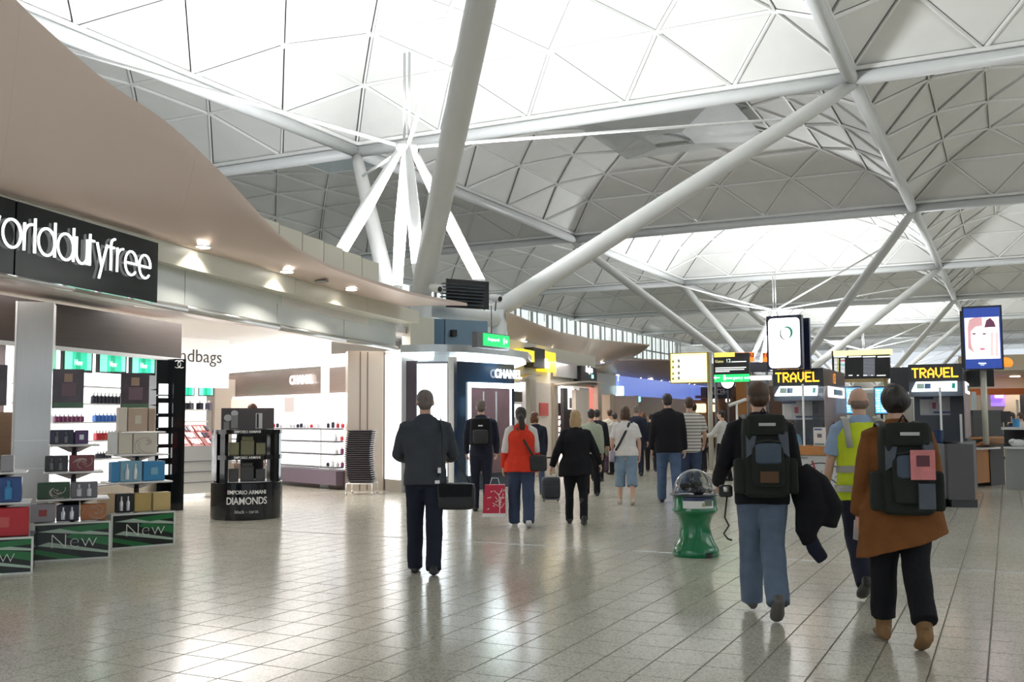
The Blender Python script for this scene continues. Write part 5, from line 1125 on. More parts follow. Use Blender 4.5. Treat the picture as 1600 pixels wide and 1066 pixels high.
# food hall at far right: orange beam, cream wall, neon
FH = XPlane(1560, 34)
p = MB(); FH.off(1.5).box(p, 1500, 560, 1760, 700, .2, zs=(0, 3.6)); fw_ = p.build('wall_foodhall', mat('foodhall_cream', (.62, .52, .36), .5, 0, .08, .6)); tag(fw_, kind='structure')
p = MB(); FH.box(p, 1508, 606, 1760, 616, .4); tag(p.build('orange_beam', mat('beam_orange', (.62, .14, .02), .4)), 'long orange beam across the food hall front', 'beam')
p = MB(); FH.off(-4.5).box(p, 1553, 566, 1760, 605, 6.0, zs=(2.82, 2.92)); tag(p.build('ceiling_foodhall', mat('fh_ceiling', (.55, .48, .38), .5)), kind='structure')
for (u, lab) in ((1586, 'round bright downlight over the food hall'),): downlight(ZP(u, 588, 2.81), lab, .16, 60)
t = thing('neon_panel', 'violet panel with pink neon bar at the food hall', 'sign', FH.off(1.2).at(1560, 640)); p = MB(); FH.off(1.2).box(p, 1548, 612, 1570, 635, .31); B(p, 'violet_face', glow('neon_violet', (.30, .18, .75), .7), t); p = MB(); FH.off(1.1).box(p, 1554, 617, 1568, 622, .06); B(p, 'pink_bar', glow('neon_pink', (1, .35, .9), 2.0), t)
p = MB(); FH.off(1.0).box(p, 1594, 612, 1700, 660, .3); tag(p.build('dark_opening_frame', KDARK), 'dark serving hatch behind the seated person at the far right', 'hatch')
p = MB(); FH.off(.3).box(p, 1588, 625, 1592, 655, .2, zs=(0, 2.0)); tag(p.build('white_pier', WHITE), 'narrow white pier beside the dark serving hatch', 'pier')
for u, c, lab in ((1523, (.5, .6, .62), 'tall pale blue case beside the pole of the portrait board'), (1512, (.45, .4, .38), 'tall grey shelf case right of the right TRAVEL kiosk')):
    p = MB(); XPlane(u, 26).box(p, u-4, 615, u+3, 690, .4, zs=(0, 2.1)); tag(p.build('display_case', mat('case_%d' % u, c, .3)), lab, 'case')
o = MB().ell((0, 0, 0), (.22, .1, .18), 12, 8).build('round_orange_sign', ORS, None, 'all', DP(1571, 567.5, 31.5)); tag(o, 'round orange sign right of the portrait board', 'sign')
ew = MB().box((-8, 150, 4), (140, .3, 8)).build('wall_end', mat('end_wall', (.20, .19, .17), .6)); tag(ew, kind='structure')
ew = MB().box((50, 70, 4.5), (.3, 160, 9)).build('wall_right', mat('end_wall', (.20, .19, .17), .6)); tag(ew, kind='structure')

# ---- green recycling bin with clear dome
bin_ = thing('domed_bin', 'green collection bin with waisted body and clear dome lid', 'bin', G(1087, 868))
BG = mat('bin_green', (.0, .16, .055), .16, 0, .08, 3, coat=.4)
MB().lathe([(.01, 0), (.245, .0), (.255, .02), (.25, .075), (.235, .10), (.205, .15), (.180, .215), (.165, .29), (.165, .34), (.18, .40), (.205, .44), (.232, .462), (.248, .485), (.248, .50), (.238, .52), (.235, .64), (.01, .64)], 36).build('body', BG, bin_, True)
MB().lathe([(.21, .64), (.24, .642), (.27, .655), (.272, .665), (.24, .672), (.21, .668)], 36).build('rim', mat('bin_rim', (.06, .07, .09), .2, .4), bin_, True)
ab = math.atan2(-bin_.location.y, -bin_.location.x)
def wrap(name, r, a0, a1, z0, z1, m, par):
    mb = MB(); n = 14
    mb.loft([[(math.cos(ab+a0+(a1-a0)*k/n)*(r+s), math.sin(ab+a0+(a1-a0)*k/n)*(r+s), z) for s, z in ((0, z0), (.004, z0), (.004, z1), (0, z1))] for k in range(n+1)]); return mb.build(name, m, par)
wrap('white_label', .2365, -.55, .95, .525, .605, WHITE, bin_); wrap('blue_band', .2362, -.5, .95, .61, .638, mat('bin_blue', (.03, .04, .14), .3), bin_)
wrap('sticker', .2415, .45, .85, .55, .62, mat('sticker_grey', (.16, .19, .17), .4), bin_); wrap('sticker_dot', .2415, .33, .47, .545, .585, mat('sticker_olive', (.4, .42, .22), .4), bin_)
wrap('foot_notch', .2555, .45, .75, .0, .055, BLACK, bin_)
domep = [(.235*math.sin(a), .672+.265*math.cos(a)) for a in [math.radians(x) for x in range(90, -1, -9)]]
MB().lathe([(max(r, .003), z) for r, z in domep]+[(max(r*.98, .002), z-.004) for r, z in reversed(domep)], 36).build('dome', mat('dome_clear', (.95, .97, .97), .03, trans=1.0, noise=0, ior=1.3), bin_, 'all')
rg = random.Random(5)
for k in range(9):
    a = rg.random()*6.28; r = rg.random()*.13; MB().ell((r*math.cos(a), r*math.sin(a), .70+rg.random()*.06), (.03+.05*rg.random(), .03+.04*rg.random(), .02+.03*rg.random()), 7, 5).build('crumpled_item', rg.choice([WHITE, WHITE, mat('item_pale', (.6, .65, .6), .3)]), bin_)

wa = thing('barrier_arm', 'white angled arm on a slim white post left of the backpacker head', 'barrier', (DP(1151, 650, 30).x, DP(1151, 650, 30).y, 0))
a, b, c = DP(1139, 634, 30), DP(1166, 624, 30), DP(1151, 629.5, 30)
B(MB().tube([a, b], .05, 8), 'arm', WHITE, wa, 'all'); B(MB().tube([(c.x, c.y, 0), c], .035, 8), 'post', WHITE, wa, 'all'); B(MB().lathe([(.12, 0), (.12, .02), (.04, .04)], 12, (c.x, c.y, 0)), 'foot', WHITE, wa, True)
# ================================================================== people
CLOUDS = bpy.data.textures.new('folds', 'CLOUDS'); CLOUDS.noise_scale = .16; CLOUDS.noise_depth = 2
def remesh(mb, voxel, smooth=4, disp=0.0):
    me = bpy.data.meshes.new('tmp'); me.from_pydata(mb.v, [], mb.f)
    bm = bmesh.new(); bm.from_mesh(me); bmesh.ops.recalc_face_normals(bm, faces=bm.faces); bm.to_mesh(me); bm.free()
    o = bpy.data.objects.new('tmp', me); COL.objects.link(o)
    r = o.modifiers.new('r', 'REMESH'); r.mode = 'VOXEL'; r.voxel_size = voxel; r.use_smooth_shade = True
    if smooth: s = o.modifiers.new('s', 'SMOOTH'); s.factor = .5; s.iterations = smooth
    if disp: d = o.modifiers.new('d', 'DISPLACE'); d.texture = CLOUDS; d.strength = disp; d.mid_level = .5; d.texture_coords = 'LOCAL'
    out = bpy.data.meshes.new_from_object(o.evaluated_get(bpy.context.evaluated_depsgraph_get()))
    bpy.data.objects.remove(o); bpy.data.meshes.remove(me)
    return out
def cloth(name, c, rough=.85, bump=.25, noise=.18):
    return mat(name, c, rough, 0, noise, 9, bump=bump, bscale=220, spec=.25)
SKIN = mat('skin', (.62, .38, .28), .5, 0, .08, 9, spec=.35); SKIN2 = mat('skin_tan', (.50, .28, .19), .5, 0, .08, 9, spec=.35)
EYEW = mat('eye_white', (.8, .78, .75), .3); SHOEK = mat('shoe_black', (.012, .012, .013), .35, 0, .2, 10)
HDK = mat('hair_dark', (.022, .015, .012), .5, 0, .5, 30, stretch=(1, 1, .15), bump=.7, bscale=70); HBR = mat('hair_brown', (.075, .04, .022), .5, 0, .45, 30, stretch=(1, 1, .15), bump=.7, bscale=70); HBL = mat('hair_blond', (.42, .28, .14), .5, 0, .4, 30, stretch=(1, 1, .15), bump=.7, bscale=70); HGR = mat('hair_grey', (.16, .13, .115), .6, 0, .4, 30)
BLKC = cloth('cloth_black', (.010, .010, .013)); NAVC = cloth('cloth_navy', (.016, .019, .034)); CHARC = cloth('cloth_charcoal', (.055, .06, .072)); JEAN = cloth('denim_blue', (.085, .13, .23), .8, .4, .3); JEAND = cloth('denim_dark', (.045, .065, .12), .8, .4, .3); JEANL = cloth('denim_light', (.20, .28, .38), .8, .4, .3)
def rot_x(v, a): return Vector((v[0], v[1]*math.cos(a)-v[2]*math.sin(a), v[1]*math.sin(a)+v[2]*math.cos(a)))
def R_(d): return math.radians(d)
class Person:
    def __init__(s, label, loc, H, rz=YAW, lean=3, legs=((10, 5, 0), (-8, 14, 0)), arms=((5, 8, 15, 0), (-5, 8, 15, 0)), female=False, girth=1.0, head=(0, 0), skin=SKIN, voxel=.014, group=None):
        s.k = H/1.75; s.v = voxel; s.female = female; s.g = girth; s.skin = skin
        s.root = thing('person', label, 'person', (loc[0], loc[1], 0), rz, group)
        s.J = {}; la = R_(-lean); piv = Vector((0, 0, .93))
        up = lambda p: rot_x(Vector(p)-piv, la)+piv
        s.up = up
        sw = .165 if female else .188
        s.sw = sw*(.85+.15*girth)
        s.neck = up((0, -.01, 1.48)); s.headc = up((0, .012, 1.635)); s.hrot = Matrix.Rotation(R_(head[1]), 3, 'Z') @ Matrix.Rotation(R_(-head[0]), 3, 'X')
        s.leg = []; s.arm = []
        for i, sx in ((0, -1), (1, 1)):
            a, kf, sp = legs[i][:3]; fp = legs[i][3] if len(legs[i]) > 3 else None
            h = Vector((sx*.088, 0, .92)); t1 = R_(a); t2 = R_(a-kf)
            x = sx*math.sin(R_(2+sp)) if True else 0
            kn = h+Vector((x, math.sin(t1), -math.cos(t1)))*.43; an = kn+Vector((x*.3, math.sin(t2), -math.cos(t2)))*.415
            s.leg.append((h, kn, an, R_(fp if fp is not None else 0)))
            a, b, e, c = arms[i]; S_ = up((sx*s.sw, -.01, 1.385)); a_, b_ = R_(a), R_(b)
            d1 = Vector((sx*math.sin(b_), math.sin(a_)*math.cos(b_), -math.cos(a_)*math.cos(b_)))
            d2 = Vector((sx*math.sin(b_)*.6-sx*c, math.sin(R_(a+e)), -math.cos(R_(a+e)))).normalized()
            E_ = S_+d1*.285; Wr = E_+d2*.25; s.arm.append((S_, E_, Wr, d2))
        pts = [p for l in s.leg for p in s.shoe_rings(l, 1.0)[1]]; s.dz = -min(p.z for p in pts)
        s.parts = {}
    def put(s, name, me, m, parent=None, smooth=True):
        me.transform(Matrix.Scale(s.k, 4) @ T((0, 0, s.dz))); me.materials.clear(); me.materials.append(m)
        if smooth: me.polygons.foreach_set('use_smooth', [True]*len(me.polygons))
        o = bpy.data.objects.new(name, me); COL.objects.link(o); o.parent = parent or s.root; return o
    def W(s, p): return s.root.location + Matrix.Rotation(s.root.rotation_euler.z, 3, 'Z') @ ((Vector(p)+Vector((0, 0, s.dz)))*s.k)
    def rings(s, mb, prof, n=20):
        mb.loft([[s.up((x0+rx*math.cos(2*PI*j/n), y0+ry*math.sin(2*PI*j/n)*(1 if True else 1), z+tl*math.cos(2*PI*j/n))) for j in range(n)] for (z, rx, ry, x0, y0, tl) in prof])
    def torso_prof(s):
        g = s.g
        if s.female: P = [(.80, .12, .09), (.87, .168, .118), (.94, .172, .122), (1.04, .142, .10), (1.14, .138, .10), (1.26, .152, .118), (1.34, .156, .106), (1.39, .142, .09), (1.435, .10, .072), (1.47, .064, .058)]
        else: P = [(.80, .12, .09), (.87, .158, .112), (.95, .16, .115), (1.05, .15, .105), (1.15, .155, .106), (1.27, .172, .116), (1.345, .178, .112), (1.40, .162, .098), (1.44, .115, .08), (1.475, .072, .062)]
        return [(z, rx*(g if z < 1.4 else 1), ry*(g if z < 1.4 else 1)) for z, rx, ry in P]
    def shoe_rings(s, l, k):
        h, kn, an, fp = l; f = Vector((0, math.cos(fp), math.sin(fp))); u = Vector((0, -math.sin(fp), math.cos(fp))); base = an-u*.075
        out = []; R = []
        for x, w, b, t in ((-.078, .016, .014, .045), (-.064, .034, 0, .085), (-.02, .039, 0, .105), (.05, .042, 0, .085), (.12, .048, 0, .056), (.17, .042, .003, .047), (.20, .018, .012, .03)):
            R.append([base+f*x+Vector((math.cos(2*PI*j/10)*w*k, 0, 0))+u*((b+t)/2+math.sin(2*PI*j/10)*(t-b)/2*k) for j in range(10)])
        for r in R: out += r
        return R, out
    def body(s, hands=True, handvox=None):
        mb = MB(); s.rings(mb, [(z, rx*.95, ry*.95, 0, 0, 0) for z, rx, ry in s.torso_prof()])
        mb.tube([s.up((0, -.015, 1.42)), s.up((0, -.005, 1.52)), s.headc+Vector((0, -.01, -.04))], [.062, .055, .054], 12)
        hr = s.hrot; hc = s.headc; P = lambda x, y, z: hc+hr @ Vector((x, y, z))
        mb.ell(P(0, -.008, .03), (.074, .092, .085), 16, 12, hr); mb.ell(P(0, .03, -.045), (.056, .062, .068), 14, 10, hr)
        mb.tube([P(0, .085, .015), P(0, .108, -.018), P(0, .085, -.03)], [.010, .015, .012], 8); mb.tube([P(-.035, .085, .022), P(0, .093, .025), P(.035, .085, .022)], .011, 6)
        mb.ell(P(0, .088, -.058), (.024, .010, .009), 10, 6, hr); mb.ell(P(0, .078, -.092), (.022, .018, .016), 10, 6, hr)
        for sx in (-1, 1): mb.ell(P(sx*.078, -.005, -.008), (.012, .022, .034), 10, 8, hr)
        for (S_, E_, Wr, d) in s.arm:
            mb.tube([S_+(E_-S_)*-.05, S_.lerp(E_, .3), E_, E_.lerp(Wr, .3), Wr, Wr+d*.03], [.05, .046*s.g, .037, .038, .026, .026], 12)
        for (h, kn, an, fp) in s.leg:
            mb.tube([h, h.lerp(kn, .35), kn, kn.lerp(an, .3), an, an-Vector((0, 0, .03))], [.08*s.g, .075*s.g, .05, .052, .034, .034], 12)
            f = Vector((0, math.cos(fp), math.sin(fp))); mb.tube([an-f*.03-Vector((0, 0, .03)), an+f*.12-Vector((0, 0, .045))], [.033, .028], 8)
        me = remesh(mb, s.v*.85, 3)
        if hands:
            hb = MB()
            for (S_, E_, Wr, d), sx in zip(s.arm, (-1, 1)):
                fw = Vector((0, 1, 0)); n = (Vector((-sx, 0, 0))-d*Vector((-sx, 0, 0)).dot(d)).normalized(); w = d.cross(n)*(1 if sx < 0 else -1)
                if w.y < 0: w = -w
                hb.loft([[Wr+d*t+w*(math.cos(2*PI*j/10)*a)+n*(math.sin(2*PI*j/10)*b) for j in range(10)] for t, a, b in ((-.03, .024, .02), (.0, .028, .019), (.04, .039, .017), (.085, .042, .015), (.098, .036, .010))])
                for q, (off, L) in enumerate(((.030, .072), (.011, .082), (-.010, .076), (-.029, .058))):
                    b0 = Wr+d*.085+w*off; c = .35
                    p1 = b0+(d*math.cos(c*.6)+n*math.sin(c*.6))*L*.45; p2 = p1+(d*math.cos(c*1.8)+n*math.sin(c*1.8))*L*.32; p3 = p2+(d*math.cos(c*2.8)+n*math.sin(c*2.8))*L*.23
                    hb.tube([b0, p1, p2, p3], [.0095, .009, .0082, .0062], 7)
                b0 = Wr+d*.025+w*.024; hb.tube([b0, b0+(d*.6+w*.7+n*.25)*.04, b0+(d*1.2+w*.8+n*.5)*.062], [.013, .0105, .0075], 7)
            hm = remesh(hb, handvox, 2) if handvox else hb.mesh('h', s.skin)
            bm = bmesh.new(); bm.from_mesh(me); bm.from_mesh(hm); bm.to_mesh(me); bm.free(); bpy.data.meshes.remove(hm)
        o = s.put('body', me, s.skin)
        for sx in (-1, 1):
            e = MB().ell(P(sx*.032, .078, .0), (.013, .009, .009), 8, 6).mesh('eye', EYEW); s.put('eye', e, EYEW, o)
        return o
    def top(s, name, m, hem=.86, t=.022, sleeve='long', flare=1.0, neck=1.49, disp=.016, tilt=0, collar=False, sm=None, girth=1.0, fr=0):
        mb = MB(); pr = []
        tp = s.torso_prof()
        def at(z):
            for (z0, a, b), (z1, c, d) in zip(tp, tp[1:]):
                if z0 <= z <= z1: f = (z-z0)/(z1-z0); return a+(c-a)*f, b+(d-b)*f
            return tp[0][1:] if z < tp[0][0] else tp[-1][1:]
        zs = [hem, hem+.02]+[z for z in (.80, .87, .94, 1.04, 1.14, 1.26, 1.34, 1.40, 1.44, 1.465) if z > hem+.03]+[neck]
        for z in zs:
            rx, ry = at(max(z, .87)); f = 1+(flare-1)*max(0, (1.1-z)/(1.1-hem)) if hem < 1.1 else 1
            k = max(0, (1.15-z)/(1.15-hem))
            pr.append((z, (rx*girth+t)*f, (ry*girth+t)*f, 0, -.004, tilt*k))
        s.rings(mb, pr)
        if collar: mb.tube([s.up((0, -.012, 1.45)), s.up((0, -.008, 1.515))], [.085, .072], 14)
        parts = [mb]
        sl = MB() if sm else mb
        for (S_, E_, Wr, d) in s.arm:
            a = S_.lerp(s.neck, .35)+Vector((0, 0, .005)); 
            if sleeve == 'long': sl.tube([a, S_+Vector((0, 0, .008)), S_.lerp(E_, .4), E_, E_.lerp(Wr, .5), Wr+d*.01], [.040+t*.4, .054+t*.6, .053+t*.6, .046+t*.6, .040+t*.6, .034+t*.5], 12)
            elif sleeve == 'short': sl.tube([a, S_+Vector((0, 0, .005)), S_.lerp(E_, .4), S_.lerp(E_, .75)], [.056+t*.4, .058+t*.6, .056+t*.8, .056+t], 12)
        o = s.put(name, remesh(mb, s.v, 4, disp), m)
        if sm: s.put('sleeves', remesh(sl, s.v, 3, disp), sm)
        return o
    def bottom(s, name, m, t=.016, end=1.0, wide=1.0, disp=.018, waist=.98):
        mb = MB(); tp = s.torso_prof(); s.rings(mb, [(.79, .11, .085, 0, 0, 0)]+[(z, rx+t, ry+t, 0, -.003, 0) for z, rx, ry in tp if .85 < z < .96]+[(waist, tp[3][1]+t*.8, tp[3][2]+t*.8, 0, 0, 0)])
        for (h, kn, an, fp) in s.leg:
            P_ = [h+Vector((0, 0, .02)), h.lerp(kn, .3), h.lerp(kn, .7), kn]; Rr = [(.095*s.g+t*.5), (.088*s.g+t*.7), (.068*s.g+t), (.058+t)*wide]
            if end <= .5: e = kn.lerp(an, end*.9); P_ += [e]; Rr += [(.062+t)*wide]
            else: P_ += [kn.lerp(an, .45), an+Vector((0, -.005, -.035*(1 if end >= 1 else -2)))]; Rr += [(.056+t)*wide, (.052+t)*wide]
            mb.tube(P_, Rr, 14)
        return s.put(name, remesh(mb, s.v, 4, disp), m)
    def shoes(s, m=SHOEK, boot=0.0, name='shoe', bm_=1.15, sole=None):
        for l in s.leg:
            R, _ = s.shoe_rings(l, bm_); mb = MB().loft(R)
            if boot:
                h, kn, an, fp = l; mb.tube([an-Vector((0, 0, .03)), an.lerp(kn, boot*.5), an.lerp(kn, boot)], [.052, .056, .064], 12)
            s.put(name, remesh(mb, max(.010, s.v*.7), 2), m)
    def hair(s, m, style='short', k=1.0):
        hr = s.hrot; hc = s.headc; P = lambda x, y, z: hc+hr @ Vector((x, y, z)); mb = MB()
        if style == 'fringe':
            mb.ell(P(0, -.034, -.022), (.0765, .0665, .052), 16, 12, hr)
        else:
            mb.ell(P(0, -.014, .040), (.083*k, .099*k, .088*k), 18, 14, hr)
            mb.ell(P(0, -.042, -.012), (.072*k, .064*k, .070*k), 14, 10, hr)
            if style == 'bob': mb.ell(P(0, -.035, -.035), (.088*k, .075*k, .09), 16, 12, hr); mb.tube([P(-.06, -.03, -.02), P(-.062, -.02, -.12)], [.035, .03], 10); mb.tube([P(.06, -.03, -.02), P(.062, -.02, -.12)], [.035, .03], 10); mb.tube([P(0, -.06, 0), P(0, -.06, -.125)], [(.07, .04), (.068, .03)], 12)
            if style == 'long': mb.tube([P(0, -.06, 0), P(0, -.075, -.12), P(0, -.085, -.24)], [(.078, .05), (.085, .04), (.06, .025)], 14); mb.tube([P(-.06, -.03, -.02), P(-.066, -.03, -.17)], [.035, .025], 10); mb.tube([P(.06, -.03, -.02), P(.066, -.03, -.17)], [.035, .025], 10)
            if style == 'tail': mb.tube([P(0, -.09, .02), P(.0, -.13, -.02), P(.015, -.125, -.16), P(.02, -.115, -.30)], [.03, .045, .05, .022], 10)
            if style == 'bushy': mb.ell(P(0, -.03, .02), (.098, .102, .10), 16, 12, hr)
        me = remesh(mb, max(.009, s.v*.75), 3, .045 if style == 'bushy' else .016)
        inv = hr.inverted()
        for v in me.vertices:
            l = inv @ (v.co-hc)
            if style != 'fringe' and l.z < .075 and l.y > .035: l.y = .035+(l.y-.035)*.1; v.co = hc+hr @ l
        return s.put('hair', me, m)
    def strap(s, name, pts, m, w=.02, n=.006):
        mb = MB()
        P_ = [s.up(p) for p in pts]
        for a, b in zip(P_, P_[1:]): mb.bar(a, b, w, n, Vector((a.x*1.0, a.y*2.2, .02)))
        return mb
def stuff_thing(name, label, cat, person, mb, m, local=True, smooth=True, vox=None):
    me = remesh(mb, vox, 3) if vox else mb.mesh(name, m, 'all' if smooth else False)
    me.transform(Matrix.Translation(person.root.location) @ Matrix.Rotation(person.root.rotation_euler.z, 4, 'Z') @ Matrix.Scale(person.k, 4) @ T((0, 0, person.dz)))
    me.materials.clear(); me.materials.append(m)
    o = bpy.data.objects.new(name, me); COL.objects.link(o); return o
def carried(p, name, label, cat, group=None):
    t = thing(name, label, cat, p.root.location, p.root.rotation_euler.z, group); t.location.z = 0; return t
def cpart(t, p, name, mb, m, vox=None, smooth='all'):
    me = remesh(mb, vox, 3, .008) if vox else mb.mesh(name, m, smooth)
    me.transform(Matrix.Scale(p.k, 4) @ T((0, 0, p.dz))); me.materials.clear(); me.materials.append(m)
    if vox: me.polygons.foreach_set('use_smooth', [True]*len(me.polygons))
    o = bpy.data.objects.new(name, me); COL.objects.link(o); o.parent = t; return o
def rbox(mb, c, d, up, tilt=0, n=16):              # pillow like bag body: superellipse rings stacked in z
    rg = []
    for f in (-1, -.92, -.6, 0, .6, .9, 1):
        k = {1: .55, -1: .75}.get(f, .95 if abs(f) > .85 else 1.0); r = []
        for j in range(n):
            a = 2*PI*j/n; x, y = math.cos(a), math.sin(a); x = math.copysign(abs(x)**.55, x); y = math.copysign(abs(y)**.55, y)
            r.append(up((c[0]+x*d[0]/2*k, c[1]+y*d[1]/2*k+tilt*f, c[2]+f*d[2]/2)))
        rg.append(r)
    return mb.loft(rg)

# ---- 1 charcoal jacket man with shoulder bag
g0 = G(664, 897)
p = Person('man in charcoal jacket and black trousers walking away before the white poster light', g0, 1.80, YAW+.05, 4, ((10, 6, -1), (-9, 12, -2, -8)), ((18, 16, 62, .35), (18, 16, 62, .35)), voxel=.013)
p.body(); p.top('jacket', CHARC, .84, .030, flare=1.0, collar=True, girth=1.1, disp=.02); p.bottom('trousers', NAVC, .018, wide=1.05); p.shoes(); p.hair(HGR, 'short', 1.0)
bg_ = carried(p, 'shoulder_bag', 'black shoulder bag with steel buckle hanging at the charcoal jacket man', 'bag')
mb = MB(); rbox(mb, (.29, -.06, .74), (.38, .16, .25), lambda q: Vector(q)); cpart(bg_, p, 'bag_body', mb, BLACK, .012)
mb = MB(); mb.loft([[(.13, -.13, .855), (.45, -.13, .855), (.44, -.14, .74), (.14, -.14, .74)], [(.13, -.145, .855), (.45, -.145, .855), (.44, -.155, .74), (.14, -.155, .74)]]); cpart(bg_, p, 'flap', mb, BLKC, smooth=False)
mb = MB(); mb.tube([(.10, -.07, .86), (.17, -.17, 1.05), (.17, -.16, 1.30), (.15, -.04, 1.47)], [(.006, .02)]*4, 8); mb.tube([(.15, -.04, 1.47), (.2, .12, 1.25), (.44, .0, .84)], [(.006, .02)]*3, 8); cpart(bg_, p, 'strap', mb, BLACK)
mb = MB(); mb.box((.14, -.165, .99), (.03, .012, .05)); mb.box((.12, -.14, .88), (.045, .015, .03)); cpart(bg_, p, 'buckle', mb, ALU, smooth=False)

# ---- 2 man with dark backpack before the blue window
p = Person('man in dark clothes with a black backpack before the dark blue shop window', G(752, 799), 1.80, YAW+.0, 3, ((4, 4, -1), (-2, 5, -1)), ((10, 10, 30, .1), (10, 10, 30, .1)), voxel=.018)
p.body(); p.top('jacket', NAVC, .86, .028, collar=True); p.bottom('trousers', NAVC, .012); p.shoes(); p.hair(HGR, 'short', 1.0)
bk_ = carried(p, 'backpack', 'small black backpack with a white mark worn before the blue shop window', 'backpack')
mb = MB(); rbox(mb, (0, -.22, 1.24), (.32, .18, .44), p.up); cpart(bk_, p, 'pack_body', mb, BLKC, .016)
mb = MB(); rbox(mb, (0, -.32, 1.16), (.24, .06, .22), p.up); cpart(bk_, p, 'front_pocket', mb, BLACK, .014)
mb = MB(); mb.box(p.up((.0, -.318, 1.33)), (.07, .01, .02)); cpart(bk_, p, 'white_mark', mb, WHITE, smooth=False)
for sx in (-1, 1): mb = MB(); mb.tube([p.up((sx*.09, -.14, 1.40)), p.up((sx*.11, -.02, 1.475)), p.up((sx*.12, .13, 1.36)), p.up((sx*.13, .12, 1.15))], [(.03, .008)]*4, 8); cpart(bk_, p, 'strap', mb, BLACK)

# ---- 3 red fleece woman
REDC = cloth('fleece_red', (.66, .045, .02)); WHTC = cloth('cloth_white', (.70, .68, .66))
p = Person('woman in red fleece with white sleeves and a long dark ponytail', G(815, 823), 1.66, YAW-.02, 3, ((10, 6, 0), (-12, 14, 0, -16)), ((-4, 14, 22, .05), (6, 10, 12, .0)), True, 1.14, voxel=.015)
p.body(); p.top('fleece', REDC, .80, .034, flare=1.08, collar=True, girth=1.05, sm=None, sleeve='none')
sl = MB()
for (S_, E_, Wr, d) in p.arm: sl.tube([S_.lerp(p.neck, .45)+Vector((0, -.02, .01)), S_+Vector((0, 0, .01)), S_.lerp(E_, .5), E_, E_.lerp(Wr, .1)], [.075, .082, .072, .062, .06], 12)
p.put('white_sleeves', remesh(sl, p.v, 3, .014), WHTC)
sl = MB()
for (S_, E_, Wr, d) in p.arm: sl.tube([E_.lerp(Wr, .02), E_.lerp(Wr, .5), Wr+d*.005], [.063, .056, .045], 12)
p.put('red_cuffs', remesh(sl, p.v, 3, .012), REDC)
p.bottom('jeans', JEAND, .018, wide=1.22); p.shoes(mat('shoe_white', (.6, .6, .6), .4)); p.hair(HDK, 'tail', 1.05)
sb = carried(p, 'shoulder_bag', 'black shoulder bag on a diagonal strap over the red fleece', 'bag')
mb = MB(); rbox(mb, (.25, -.12, .93), (.26, .13, .24), p.up); cpart(sb, p, 'bag_body', mb, BLACK, .014)
mb = MB(); mb.tube([p.up((-.06, -.11, 1.44)), p.up((.05, -.17, 1.25)), p.up((.16, -.17, 1.06)), p.up((.20, -.15, .99))], [(.018, .008)]*4, 8); cpart(sb, p, 'strap', mb, BLACK)
gb = carried(p, 'shopping_bag', 'red paper shopping bag with white branch print held by the woman in red', 'bag')
RBAG = mat('bag_red', (.55, .02, .06), .35); x0, y0 = -.40, -.02
mb = MB(); mb.loft([[(x0-.17, y0-.07, .16), (x0+.17, y0-.07, .16), (x0+.17, y0+.07, .16), (x0-.17, y0+.07, .16)], [(x0-.13, y0-.08, .62), (x0+.16, y0-.08, .62), (x0+.16, y0+.08, .62), (x0-.13, y0+.08, .62)]]); cpart(gb, p, 'bag_body', mb, RBAG, smooth=False)
mb = MB(); mb.loft([[(x0-.172, y0-.074, .16), (x0+.172, y0-.074, .16), (x0+.172, y0+.074, .16), (x0-.172, y0+.074, .16)], [(x0-.167, y0-.076, .21), (x0+.172, y0-.076, .21), (x0+.172, y0+.076, .21), (x0-.167, y0+.076, .21)]]); cpart(gb, p, 'white_foot', mb, WHITE, smooth=False)
mb = MB(); F_ = lambda x, z: (x0+x, y0-.083, z)
mb.tube([F_(.08, .2), F_(.09, .35), F_(.07, .5)], .008, 5)
for a, b, c, d_ in ((.09, .34, .02, .45), (.085, .38, .14, .5), (.09, .28, .15, .36), (.09, .30, -.02, .36), (.075, .46, .0, .54), (.08, .48, .12, .57)): mb.tube([F_(a, b), F_((a+c)/2+.01, (b+d_)/2), F_(c, d_)], .006, 5)
for q in range(14): a = random.uniform(-.1, .14); z = random.uniform(.26, .58); mb.tube([F_(a, z), F_(a+.025, z+.012)], .009, 5)
cpart(gb, p, 'branch_print', mb, mat('print_pink', (.85, .6, .62), .4), smooth=False)
mb = MB(); mb.tube([(x0-.06, y0-.075, .61), (x0-.03, y0-.05, .72), (x0+.06, y0-.05, .72), (x0+.09, y0-.075, .61)], .006, 5); cpart(gb, p, 'handle', mb, WHITE)

# ---- 4 short haired woman half hidden beyond, 5 blond woman in black, suitcases
p = Person('woman with short auburn hair turned to the right, half hidden behind the woman in red', G(838, 775), 1.62, YAW+.15, 3, ((4, 4, 0), (-8, 8, 0)), ((5, 8, 15, 0), (10, 8, 20, 0)), True, 1.1, head=(0, -55), voxel=.02)
p.body(); p.top('jacket', NAVC, .82, .03, flare=1.05); p.bottom('trousers', JEAND, .014); p.shoes(); p.hair(mat('hair_auburn', (.13, .045, .018), .5, 0, .4, 30), 'bob', .95)
p = Person('woman with long blond hair in a black coat and boots', G(901, 819), 1.61, YAW-.04, 3, ((8, 5, 0, 0), (-10, 16, 0, -18)), ((-8, 24, 18, -.1), (4, 26, 25, -.05)), True, 1.22, voxel=.015)
p.body(); p.top('coat', BLKC, .74, .036, flare=1.16, collar=True, tilt=.02); p.bottom('trousers', BLKC, .010); p.shoes(SHOEK, .72, 'boot'); p.hair(HBL, 'long', 1.02)
